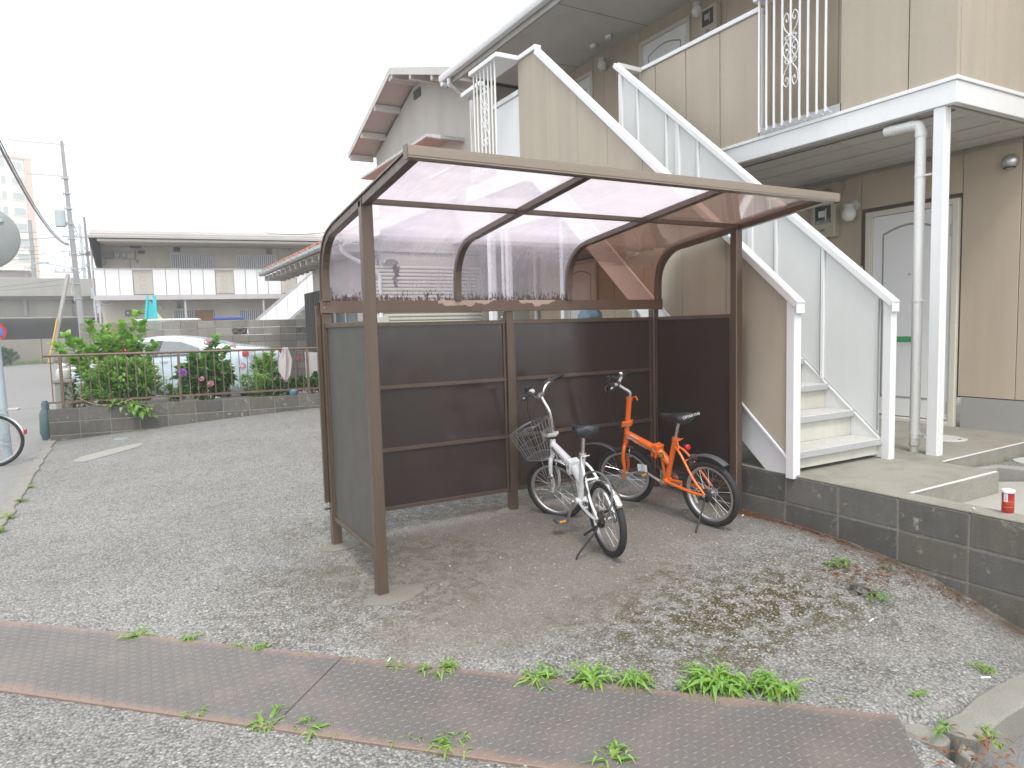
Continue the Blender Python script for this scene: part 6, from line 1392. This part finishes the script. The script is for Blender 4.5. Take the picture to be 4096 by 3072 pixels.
for i in range(12): WB(ybox(-60+i*6, -54.04+i*6, 56.5, 56.9, -.4, 1.5), 'wall_slab', M('retaining_concrete', (.27, .245, .21), .9, var=.15, vs=.6, streak=.5, stc=(.15, .13, .11), ssc=(1, 1, .2)) if i == 0 else bpy.data.materials['retaining_concrete'], rtw)
gv = MB(); r_ = random.Random(13)
for i in range(900):
    x = r_.uniform(-12, 1); leaf(gv, Vector((x, 56.2-r_.random()*.5, -.3)), Vector((r_.uniform(-.5, .5), r_.uniform(-.5, .2), 1)), (1, 0, 0), r_.uniform(.2, .5), .06)
tag(gv.build('verge_grass', leaf_yel), 'rough grass strip along the foot of the retaining wall', 'grass', kind='stuff')
shrub((-8.2, 54.6, -.3), 'round dark bush by the retaining wall beyond the street', 'bush', None, dome(60, 1.0, .6, 1.2, 30, .3), .22, .14, [leaf_dark, leaf_mid], 41, per=7, name='bush')
# dark brick-red block behind the viaduct and high-rise
tw = empty('apartment_tower', (-20, 170, 0), 0, 'tall cream apartment tower with orange-pink piers, far left', 'building')
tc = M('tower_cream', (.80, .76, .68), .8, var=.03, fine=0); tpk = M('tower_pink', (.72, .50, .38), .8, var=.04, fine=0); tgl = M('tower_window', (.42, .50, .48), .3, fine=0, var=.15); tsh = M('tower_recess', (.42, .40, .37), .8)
UX = Vector((.93, .36, 0)).normalized(); rz_t = math.atan2(UX.y, UX.x); tw.location = (-36.2, 158.3, 0); tw.rotation_euler = (0, 0, rz_t)
def TB(x0, x1, y0, y1, z0, z1, nm, mt, par=None): b = MB(); b.box(x0, x1, y0, y1, z0, z1); return b.build(nm, mt, par or tw)
TB(0, 23.3, 0, 14, 0, 37.3, 'tower_body', tc); TB(-.3, 23.6, -.3, 14.3, 37.3, 37.8, 'parapet', tpk)
for x in (15.6, 22.2): TB(x, x+1.2, -.35, -.01, 0, 37.2, 'pier', tpk)
for fl in range(12):
    z = 1.2+fl*3.0
    if z > 35.5: break
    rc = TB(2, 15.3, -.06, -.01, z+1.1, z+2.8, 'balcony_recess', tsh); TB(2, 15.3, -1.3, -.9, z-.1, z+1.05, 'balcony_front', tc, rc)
    for x in (8, 11.2): TB(x, x+1.6, -.10, -.065, z+1.1, z+2.6, 'balcony_door', tgl, rc)
    for x, w in ((17.2, .5), (18.2, .7), (20.0, 1.9)): 
        w_ = TB(x-.2, x+w+.2, -.10, -.01, z+.9, z+2.5, 'window_surround', tc); TB(x, x+w, -.13, -.105, z+1.1, z+2.4, 'window_pane', tgl, w_)
tl = empty('rooftop_building', (-20, 80, 0), 0, 'low pinkish-grey roof behind the viaduct parapet', 'building')
WB(ybox(-22, -8.6, 78, 84, 0, 8.1), 'wall', M('rooftop_wall', (.42, .36, .34), .8), tl); WB(ybox(-22.3, -8.2, 77.6, 84, 8.1, 8.35), 'roof_slab', tc, tl); WB(ybox(-22, -11, 79, 84, 8.36, 10.3), 'upper_wall', bpy.data.materials['rooftop_wall'], tl); WB(ybox(-21, -13, 78.98, 79, 8.9, 9.6), 'window_band', glass_dark, tl)

pole_c = M('pole_concrete', (.32, .32, .325), .9, var=.15, vs=2, streak=.3, ssc=(8, 8, .5)); pole_d = M('pole_dark', (.20, .19, .18), .8, var=.1)
tr_grey = M('transformer_grey', (.42, .50, .52), .5, var=.06)
wires = []
def pole(name, base, top, r0, r1, label, mat=pole_c, arms=(), boxes=(), bands=5, group='utility poles beyond the planting bed'):
    bx, by = base; root = empty(name, (bx, by, gh(bx, by)-.1), 0, label, 'utility pole', group)
    lean = Vector((top[0]-bx, top[1]-by, top[2]-root.location.z)); 
    def at(f): return lean*f
    b = MB(); b.tube([at(0), at(.35), at(.7), at(1)], [r0, r0+(r1-r0)*.35, r0+(r1-r0)*.7, r1], 12); b.build('pole_shaft', mat, root, smooth=True)
    for f, L, h in arms:
        p = at(f); b = MB(); b.bar(p+Vector((-L, 0, 0)), p+Vector((.25, 0, 0)), .07, .09); a_ = b.build('cross_arm', galv, root)
        for k in range(3):
            q = p+Vector((-L+.1+k*L*.38, 0, .04)); b = MB(); b.lathe([(.03, 0), (.05, .06), (.03, .12), (.05, .16), (.02, .24)], 8, c=q); b.build('insulator', white_dirty, a_, smooth=True, fix=True); wires.append(root.location+q+Vector((0, 0, .25)))
    for f, w, h, dx in boxes:
        p = at(f)+Vector((dx, -.05, 0)); b = MB(); b.lathe([(w*.9, 0), (w, .03), (w, h-.03), (w*.9, h)], 16, c=p); t_ = b.build('transformer', tr_grey, root, smooth=True, fix=True); b = MB(); b.box(p.x-.03, p.x+w+.2, p.y-.05, p.y+.05, p.z+h*.3, p.z+h*.36); b.box(p.x-.03, p.x+w+.2, p.y-.05, p.y+.05, p.z+h*.75, p.z+h*.81); b.build('bracket', galv, t_)
    r_ = random.Random(int(bx*10)); b = MB()
    for k in range(bands): f = .3+.6*k/max(1, bands); p = at(f); b.lathe([(r0*1.08, 0), (r0*1.08, .06)], 12, c=p); b.box(p.x-r0-.06, p.x-r0+.02, p.y-.04, p.y+.04, p.z-.1, p.z+.18)
    for k in range(24): f = .25+.5*k/24; p = at(f); s_ = 1 if k % 2 else -1; b.box(p.x+s_*(r0*.9), p.x+s_*(r0*.9+.13), p.y-.012, p.y+.012, p.z, p.z+.024)
    b.build('step_bolts', galv, root); root.children[-1]['kind'] = 'stuff'
    return root
p1 = pole('utility_pole', (-3.15, 50), (-3.58, 50.9, 14.3), .21, .10, 'tall concrete utility pole with grey transformer at the left', arms=((.985, 2.9, 0), (.845, 2.1, 0), (.42, 1.2, 0)), boxes=((.62, .30, 1.05, -.55),), bands=9)
b = MB(); b.tube(bez([(0, 0, 6.2), (-.8, 0, 6.5), (-1.7, 0, 6.65)], 4), .03, 6); b.obox((-2.0, 0, 6.7), (.4, 0, .03), (0, .12, 0), (0, 0, .05)); b.build('street_lamp_arm', tr_grey, p1)
b = MB(); b.obox((.75, .1, 7.4), (.3, 0, .08), (0, .2, 0), (0, 0, .12)); b.tube([(0, 0, 7.2), (.6, 0, 7.35)], .03, 6); b.build('camera_box', darkgrey, p1)
pole('utility_pole', (-3.25, 67), (-3.5, 67.9, 11.4), .17, .09, 'slimmer utility pole right behind the tall one', tr_grey, arms=((.97, .8, 0), (.9, .6, 0)), boxes=((.42, .26, .9, .45),))
pole('utility_pole', (-2.75, 61), (-2.95, 61.8, 11.1), .14, .08, 'thin dark pole rising at the left edge of the apartment block roof', pole_d, arms=((.86, 1.6, 0),))
pole('utility_pole', (-7.1, 69), (-7.25, 70, 11.8), .2, .14, 'utility pole with small orange tag in front of the tower', pole_c, arms=((.8, .6, 0), (.66, .7, 0)))
b = MB(); b.bar((-4.85, 47, .0), (-3.75, 49.9, 5.6), .18, .18); tag(b.build('pole_stay', M('stay_grey', (.30, .29, .27), .8)), 'slanted grey stay pole leaning against the tall utility pole', 'stay pole')
b = MB(); b.bar((-4.93, 46.85, .0), (-4.40, 48.2, 2.7), .05, .2); tag(b.build('stay_guard', M('yellow_guard', (.6, .36, .06), .6)), 'yellow guard strip on the slanted stay pole', 'guard strip')
b = MB(); b.lathe([(.24, 0), (.24, .8)], 14, c=(-2.55, 57.2, 4.4)); b.lathe([(.28, 0), (.28, 1.1)], 14, c=(-2.4, 57.4, 3.3)); tag(b.build('pole_drum', tr_grey, None, smooth=True, fix=True), 'grey-blue drum boxes mounted at the viaduct edge', 'equipment drum', kind=None)
# overhead bundle of cables swinging in from the upper left
def sag(p, q, s, n=14): return [Vector(p).lerp(Vector(q), i/n)-Vector((0, 0, s*4*(i/n)*(1-i/n))) for i in range(n+1)]
cb1 = MB()
for k, (dx, dz) in enumerate(((0, 0), (.05, .05), (.02, -.06), (-.04, .03))): cb1.tube(sag((-3.9+dx, 14, 8.1+dz), (-3.62+dx, 50.5, 7.6+dz), 1.15, 24), .02+.010*(k == 0), 6)
tag(cb1.build('cable_bundle', M('cable_bundle_dark', (.17, .17, .18), .6), None, smooth=True), 'thick bundle of overhead cables slanting down from the upper left', 'cables')
wb_ = MB(); r_ = random.Random(21)
for k in range(16): z = r_.uniform(5.2, 9.5); wb_.tube(sag((-28, 62+r_.uniform(-2, 6), z+r_.uniform(-1, 1.2)), (-3.3, 51+r_.uniform(0, 16), z), r_.uniform(.3, .9)), .014, 4)
for k in range(5): z = r_.uniform(6.5, 9.5); wb_.tube(sag((-3.3, 50.5, z), (-2.9, 61.5, z+.4), .3), .014, 4)
wb_.tube(sag((2.6, 9.3, 3.3), (4.4, 28, 5.85), .1), .01, 4)
tag(wb_.build('overhead_wires', M('thin_wire', (.16, .16, .18), .6)), 'tangle of thin overhead wires between the poles', 'wires', kind='stuff')

# ------------------------------------------------------------------ traffic mirror, no-parking sign, bicycle at the left edge
mp = empty('traffic_mirror', (-2.46, 7.3, gh(-2.4, 7.3)-.12), 0, 'back of a round traffic mirror on a thick blue-grey pole, cut by the left edge', 'traffic mirror')
pm = M('mirror_pole_blue_grey', (.44, .52, .56), .45, var=.06); dk = M('mirror_back_grey', (.22, .235, .235), .55, var=.08)
b = MB(); b.tube([(0, 0, -.05), (-.03, 0, 1.6), (-.09, 0, 3.7)], .055, 14); b.build('pole', pm, mp, smooth=True)
b = MB(); b.lathe([(.0, -.05), (.2, -.045), (.37, -.01), (.385, .0), (.38, .02), (.0, .03)], 40, c=(-.03, -.12, 2.93), ax=(.25, .95, -.1)); b.build('mirror_disc', dk, mp, smooth=True, fix=True)
for zz, w in ((3.15, .12), (2.72, .12)):
    b = MB(); b.obox((.06, -.185, zz), (.11, -.02, 0), (0, .006, 0), (0, 0, .02)); b.build('back_plate', tr_grey, mp)
b = MB(); b.obox((.20, -.175, 2.83), (.06, -.012, 0), (0, .005, 0), (0, 0, .022)); b.build('sticker', white_print, mp)
b = MB(); b.obox((-.02, -.14, 3.62), (.16, 0, 0), (0, .01, 0), (0, 0, .13)); b.build('sign_plate', M('dark_blue_grey_plate', (.10, .125, .15), .5), mp, bevel=.01)
npz = gh(-3.1, 13.7)
ns = empty('no_parking_sign', (-3.25, 13.7, npz-.05), 0, 'small round red and blue no-parking sign on a thin pole', 'road sign')
b = MB(); b.tube([(0, 0, -.5), (0, 0, 1.92)], .03, 10); b.build('pole', white_dirty, ns, smooth=True)
b = MB(); b.lathe([(.185, -.006), (.185, .006)], 32, c=(-.03, -.045, 1.93), ax=(.3, -.95, 0)); sg = b.build('sign_disc', M('sign_red', (.55, .05, .07), .5), ns, fix=True)
b = MB(); b.lathe([(.13, .0065), (.13, .008)], 32, c=(-.03, -.045, 1.93), ax=(.3, -.95, 0)); b.build('sign_field', M('sign_blue', (.06, .22, .62), .5), sg, fix=True)
b = MB(); d_ = Vector((.95, .3, 0)); c_ = Vector((-.03, -.045, 1.93))+Vector((.3, -.95, 0))*.010; b.bar(c_-d_*.105+Vector((0, 0, .105)), c_+d_*.105-Vector((0, 0, .105)), .004, .035, (.3, -.95, 0)); b.build('sign_bar', bpy.data.materials['sign_red'], sg)
# city bicycle, only its front wheel reaches into the picture
cbk = bike_root('city_bicycle', (-2.56, 7.0, gh(-2.7, 7.0)), (-1, .12), 'bicycle standing by the kerb, only its rear wheel in view at the left edge', R(-3))
def big_wheel(cx, nm):
    M_ = Matrix.Translation((cx, 0, .33)); w = wheel(cbk, M_, rr=.33); return w
big_wheel(0, 'wheel'); big_wheel(1.08, 'wheel')
b = MB(); fender(b, (0, 0, .33), .345, R(20), R(172), .03, 18, .4); fender(b, (1.08, 0, .33), .345, R(30), R(140), .03, 14, .4); solid(b.build('mudguard', white_steel, cbk, smooth=True), .002)
cp = M('city_bike_silver', (.5, .52, .54), .35, metal=.5, obj=True)
for pts, r_ in (([(0, .05, .33), (.42, .03, .29)], .009), ([(0, .05, .33), (.30, .02, .70)], .008), ([(.42, 0, .29), (.30, 0, .82)], .016), ([(.42, 0, .29), (.90, 0, .72)], .018), ([(.34, 0, .5), (.88, 0, .80)], .016), ([(.88, 0, .68), (.86, 0, 1.0)], .018), ([(.90, .05, .68), (1.08, .05, .33)], .011), ([(.90, -.05, .68), (1.08, -.05, .33)], .011)):
    b = MB(); b.tube(pts, r_, 8); b.build('frame_tube', cp, cbk, smooth=True)
saddle(cbk, .27, .92)
b = MB(); b.tube(bez([(.6, .27, 1.02), (.78, .2, 1.05), (.85, 0, 1.02), (.78, -.2, 1.05), (.6, -.27, 1.02)], 5), .012, 8); b.build('handlebar', chrome, cbk, smooth=True)
b = MB(); b.box(-.30, .18, -.07, .07, .70, .715); b.build('rear_rack', chrome, cbk)
b = MB(); b.obox((-.345, 0, .42), (.012, 0, 0), (0, .028, 0), (0, 0, .03)); b.build('rear_reflector', red_lens, cbk)

# ------------------------------------------------------------------ small things on the ground
def weed(x, y, r0, n, label, seed, mat=None, h=.08, z=None, group='weed tufts along the steel plates'):
    r0 *= .86; n = int(n*.36)
    r_ = random.Random(seed); b = MB(); z0 = gh(x, y) if z is None else z; root_ = empty('weed', (x, y, z0), r_.uniform(0, 6), label, 'weed', group)
    b2 = MB()
    for i in range(n):
        a = r_.uniform(0, 6.28); L = r0*r_.uniform(.45, 1.15); d = Vector((math.cos(a), math.sin(a), r_.uniform(.15, 1.0))); q = Vector((r_.uniform(-1, 1), r_.uniform(-1, 1), 0))*r0*.32
        leaf(b if r_.random() < .62 else b2, q+Vector((0, 0, .004)), d, (0, 0, 1), L, L*r_.uniform(.12, .22), .15, r_.uniform(.3, .9))
        if r_.random() < .45:     # side leaves on a runner
            tip = q+d.normalized()*L*.6+Vector((0, 0, .01))
            for k in range(2): leaf(b, tip, Vector((math.cos(a+(-1)**k*.9), math.sin(a+(-1)**k*.9), .3)), (0, 0, 1), L*.5, L*.10, .15, .6)
    tag(b.build('blades', mat or leaf_bright, root_), kind='stuff')
    if b2.v: tag(b2.build('pale_blades', leaf_yel, root_), kind='stuff')
WL = [(-1.112, .331, .085, 55, 'weed tuft at the upper edge of the plates, farthest left'), (-.985, .181, .04, 20, 'tiny weed right beside the far left tuft'), (-.895, .146, .07, 45, 'second weed tuft on the upper plate edge from the left'),
      (-.735, -.065, .05, 30, 'spiky weed left of a pair on the upper plate edge'), (-.655, -.13, .07, 45, 'bushier weed of the pair on the upper plate edge'), (-.60, -.16, .05, 25, 'thin weed right of the bushy one on the upper plate edge'), (-.455, -.337, .045, 25, 'small weed on the upper plate edge left of the plate seam'), (-.291, -.519, .04, 18, 'tiny weed right at the top of the plate seam'),
      (-.133, -.659, .065, 40, 'weed tuft in front of the front left post footing'), (.02, -.805, .085, 60, 'weed tuft on the upper plate edge between footing and moss'), (.34, -1.11, .10, 75, 'large weed tuft where the moss begins'), (.50, -1.25, .105, 85, 'large weed tuft, middle of the three before the moss'), (.65, -1.35, .095, 75, 'bushy weed tuft, right of the three before the moss'),
      (.80, -1.50, .08, 50, 'weed tuft at the left side of the big green clump'), (.90, -1.545, .13, 150, 'biggest green weed clump on the upper plate edge'), (1.0, -1.62, .10, 90, 'dense weeds joined to the big clump'), (1.09, -1.72, .12, 110, 'long-bladed weed clump right of the big one'),
      (-.952, -.605, .055, 40, 'dry weed tuft on the lower plate edge, farthest left'), (-.86, -.69, .025, 12, 'tiny seedling on the lower plate edge'), (-.728, -.824, .085, 55, 'weed tuft on the lower plate edge left of the seam'), (-.583, -.951, .08, 50, 'weed tuft on the lower plate edge at the seam'), (-.512, -1.045, .04, 20, 'little weed right of the lower seam tuft'), (-.381, -1.158, .045, 25, 'thin weed left of a pair at the lower plate edge'), (-.31, -1.22, .055, 35, 'rounder weed of the pair at the lower plate edge'), (-.18, -1.335, .085, 60, 'full star-shaped weed at the lower plate edge'),
      (.05, -1.56, .035, 18, 'tiny weed far along the lower plate edge'), (.238, -1.70, .085, 50, 'weed tuft at the bottom edge of the picture')]
for i, (x, y, r0, n, lab) in enumerate(WL):
    k_ = .035 if i < 17 else .0
    weed(x-.7071*k_, y-.7071*k_, r0*1.12, n*1.25, lab, 100+i)
for i, (x, y, r0, n, lab, m_) in enumerate([(2.06, -1.99, .07, 55, 'weed tuft against the right-hand kerb', leaf_yel), (1.55, -2.0, .06, 35, 'weed by the broken end of the kerb', leaf_bright), (2.44, -1.02, .075, 40, 'upright weed in the litter by the block wall', leaf_mid), (2.52, -.99, .08, 36, 'taller weed closest to the block wall', leaf_mid), (2.70, -1.16, .05, 28, 'dark weed at the foot of the block wall', leaf_dark), (2.27, -1.37, .085, 34, 'sprawling weed right of the dirt clod', leaf_mid), (2.33, -1.22, .04, 20, 'weed beside the dirt clod', leaf_yel),
      (1.36, -2.2, .07, 40, 'weed growing in the broken kerb gap', leaf_mid), (1.50, -2.29, .07, 40, 'weed below the broken kerb piece', leaf_yel), (1.22, -1.90, .03, 16, 'tiny sprout on the upper plate edge near its end', leaf_yel), (1.02, -1.38, .03, 10, 'pale clover-like sprout above the big clump', leaf_bright)]): weed(x, y, r0, n, lab, 200+i, m_, group='weeds by the kerb and the block wall')
for i, (x, y, r0) in enumerate([(1.98, 8.35, .10), (2.05, 8.2, .08), (-.9, 8.85, .06), (.1, 8.75, .06), (.45, 8.62, .05), (1.1, 8.6, .05), (1.45, 8.55, .06)]): weed(x, y, r0, 30, ['weed patch at the right foot of the planter wall near the shelter', 'second weed patch near the shelter at the planter wall foot', 'lone weed at the planter wall foot, farthest left', 'weed at the planter wall foot below the left railing post', 'weed at the planter wall foot below the climber', 'weed at the planter wall foot below the hydrangea', 'weed at the planter wall foot right of the hydrangea'][i], 300+i, leaf_mid, group='weeds along the planter wall')
for i, (x, y, r0) in enumerate([(-2.05, 3.6, .09), (-2.02, 4.3, .08), (-2.06, 3.1, .09), (-2.0, 5.0, .06)]): weed(x, y, r0, 90, ['yellowish grass on the kerb stones, second tuft from the front', 'yellowish grass on the kerb stones, third tuft from the front', 'yellowish grass on the kerb stones, nearest the camera', 'yellowish grass on the kerb stones, farthest tuft'][i], 320+i, leaf_yel, group='grass along the left kerb')
for i, (x, y) in enumerate([(5.15, -.63), (4.85, -.69)]): weed(x, y, .06, 30, ['larger green weed in the gravel bed behind the platform edge', 'smaller green weed in the gravel bed, left of the other'][i], 340+i, leaf_bright, z=.235, group='weeds in the gravel bed')
# reddish-brown leaf litter
lit = [M('litter_rust', (.19, .075, .035), .8, var=.35, vs=40), M('litter_brown', (.12, .07, .042), .85, var=.3, vs=40)]
def litter(name, n, f, label, seed, s0=.012, s1=.03, k=0):
    r_ = random.Random(seed); b = MB()
    for i in range(n):
        x, y = f(r_); b.cur = k if r_.random() < .7 else 1-k; a = r_.uniform(0, 6.28); z = gh(x, y)+.003+r_.random()*.008; leaf(b, Vector((x, y, z)), Vector((math.cos(a), math.sin(a), r_.uniform(-.1, .35))), (0, 0, 1), r_.uniform(s0, s1), r_.uniform(s0, s1)*.38, .2, .2)
    tag(b.build(name, lit), label, 'leaf litter', kind='stuff')
def fwall(r_): t_ = r_.random()**2.4; return 2.87-abs(r_.gauss(0, .045*(1.3-t_)))-.02, .02-t_*.85
litter('leaf_litter', 750, fwall, 'rust-red leaf litter heaped in the corner between post and block wall', 1)
litter('leaf_litter', 260, lambda r_: (2.86-abs(r_.gauss(0, .14)), -.7-r_.random()*.9), 'scattered brown leaf litter along the block wall', 2, .01, .03, 1)
litter('leaf_litter', 120, lambda r_: (2.45+r_.gauss(0, .12), -1.12+r_.gauss(0, .10)), 'dry leaves round the weeds near the block wall', 3, .015, .045)
litter('leaf_litter', 150, lambda r_: (1.35+r_.gauss(0, .2), .98+r_.gauss(0, .05)), 'dead orange-brown leaves behind the white bicycle', 4, .01, .03)
litter('leaf_litter', 110, lambda r_: (r_.uniform(-.8, 2.6), r_.uniform(-1.8, .6)), 'single dry leaf scraps scattered over the asphalt', 5, .008, .022)
litter('leaf_litter', 50, lambda r_: (1.35+r_.gauss(0, .12), -2.32+r_.gauss(0, .05)), 'rust-brown leaves in the gutter below the broken kerb', 6, .02, .05)
# dirt clod, cigarette ends, pebbles
b = MB(); r_ = random.Random(3)
for k in range(26):
    c = Vector((2.265+r_.gauss(0, .022), -1.275+r_.gauss(0, .022), gh(2.27, -1.28)+.01+r_.random()*.025)); s_ = r_.uniform(.008, .016); b.obox(c, rdir(r_)*s_, rdir(r_)*s_, rdir(r_)*s_)
tag(b.build('dirt_clod', M('clod', (.12, .115, .10), .95, var=.3, vs=60), None, bevel=.002), 'dark crumbly clod of dirt between the weeds by the block wall', 'clod of dirt', kind='stuff')
def butt(x, y, a, label, L=.04, z=None):
    z = gh(x, y) if z is None else z; b = MB(); d = Vector((math.cos(a), math.sin(a), 0)); p = Vector((x, y, z+.005)); b.tube([p-d*L/2, p+d*L/2], .0042, 8); tag(b.build('cigarette_end', paper, None, smooth=True), label, 'cigarette end', 'cigarette ends on the asphalt')
butt(2.02, -1.50, .2, 'white cigarette end right of the sprawling weed'); butt(2.0, -2.03, 2.6, 'white cigarette end beside the weed at the right kerb'); butt(-.165, -.63, .9, 'white cigarette end left of the weed before the post footing'); butt(2.72, -.06, .5, 'white cigarette end in the leaf litter by the shelter post'); butt(2.885+.05, -1.5, .8, 'white scrap on top of the block wall left of the can', .02, .362)
peb = M('pale_pebble', (.38, .37, .34), .8, var=.3, vs=50); b = MB(); r_ = random.Random(8)
for k in range(900):
    x, y = r_.uniform(-1.2, 2.8), r_.uniform(-2.0, 1.0)
    if k > 260: x, y = r_.gauss(1.7, .5), r_.gauss(-1.25, .3)
    if x > 2.84: continue
    s_ = r_.uniform(.0022, .0055); b.obox((x, y, gh(x, y)+s_*.4), (s_, 0, 0), (0, s_*.8, 0), (0, 0, s_*.6))
tag(b.build('loose_stones', peb, None, bevel=0), 'loose pale chips of stone scattered on the asphalt', 'stone chips', kind='stuff')
# flat concrete patch and slab fragment in the lot
b = MB(); b.add([(x, y, gh(x, y)+.004) for x, y in ((-1.72, 6.45), (-1.60, 6.30), (-1.35, 6.55), (-1.0, 6.95), (-.92, 7.25), (-1.05, 7.35), (-1.35, 7.1), (-1.66, 6.78))], [tuple(range(8))]); tag(b.build('concrete_patch', M('patch_pale', (.31, .305, .27), .9, var=.1, vs=9, fine=.1)), kind='structure')
b = MB(); b.lathe([(.11, 0), (.10, .008), (.04, .012), (0, .012)], 10, c=(-1.20, 8.2, gh(-1.2, 8.2))); tag(b.build('grey_green_lid', M('lid_teal', (.22, .30, .28), .6), None, fix=True), 'flat grey-green lid lying on the asphalt before the planter wall', 'lid')

# ------------------------------------------------------------------ added air volume that pales the far distance in place of lens glare
b = MB(); b.box(-150, 90, -9, 260, -1.6, 42); hz = b.build('added_haze', None or bpy.data.materials.new('added_haze_air'), None)
hm = hz.data.materials[0]; hm.use_nodes = True; t = hm.node_tree; t.nodes.clear(); o_ = nd(t, 'ShaderNodeOutputMaterial'); v_ = nd(t, 'ShaderNodeVolumePrincipled')
v_.inputs['Color'].default_value = (.97, .98, 1, 1); v_.inputs['Density'].default_value = .0034; v_.inputs['Anisotropy'].default_value = .2; lk(t, v_.outputs[0], o_.inputs['Volume']); hz['kind'] = 'stuff'
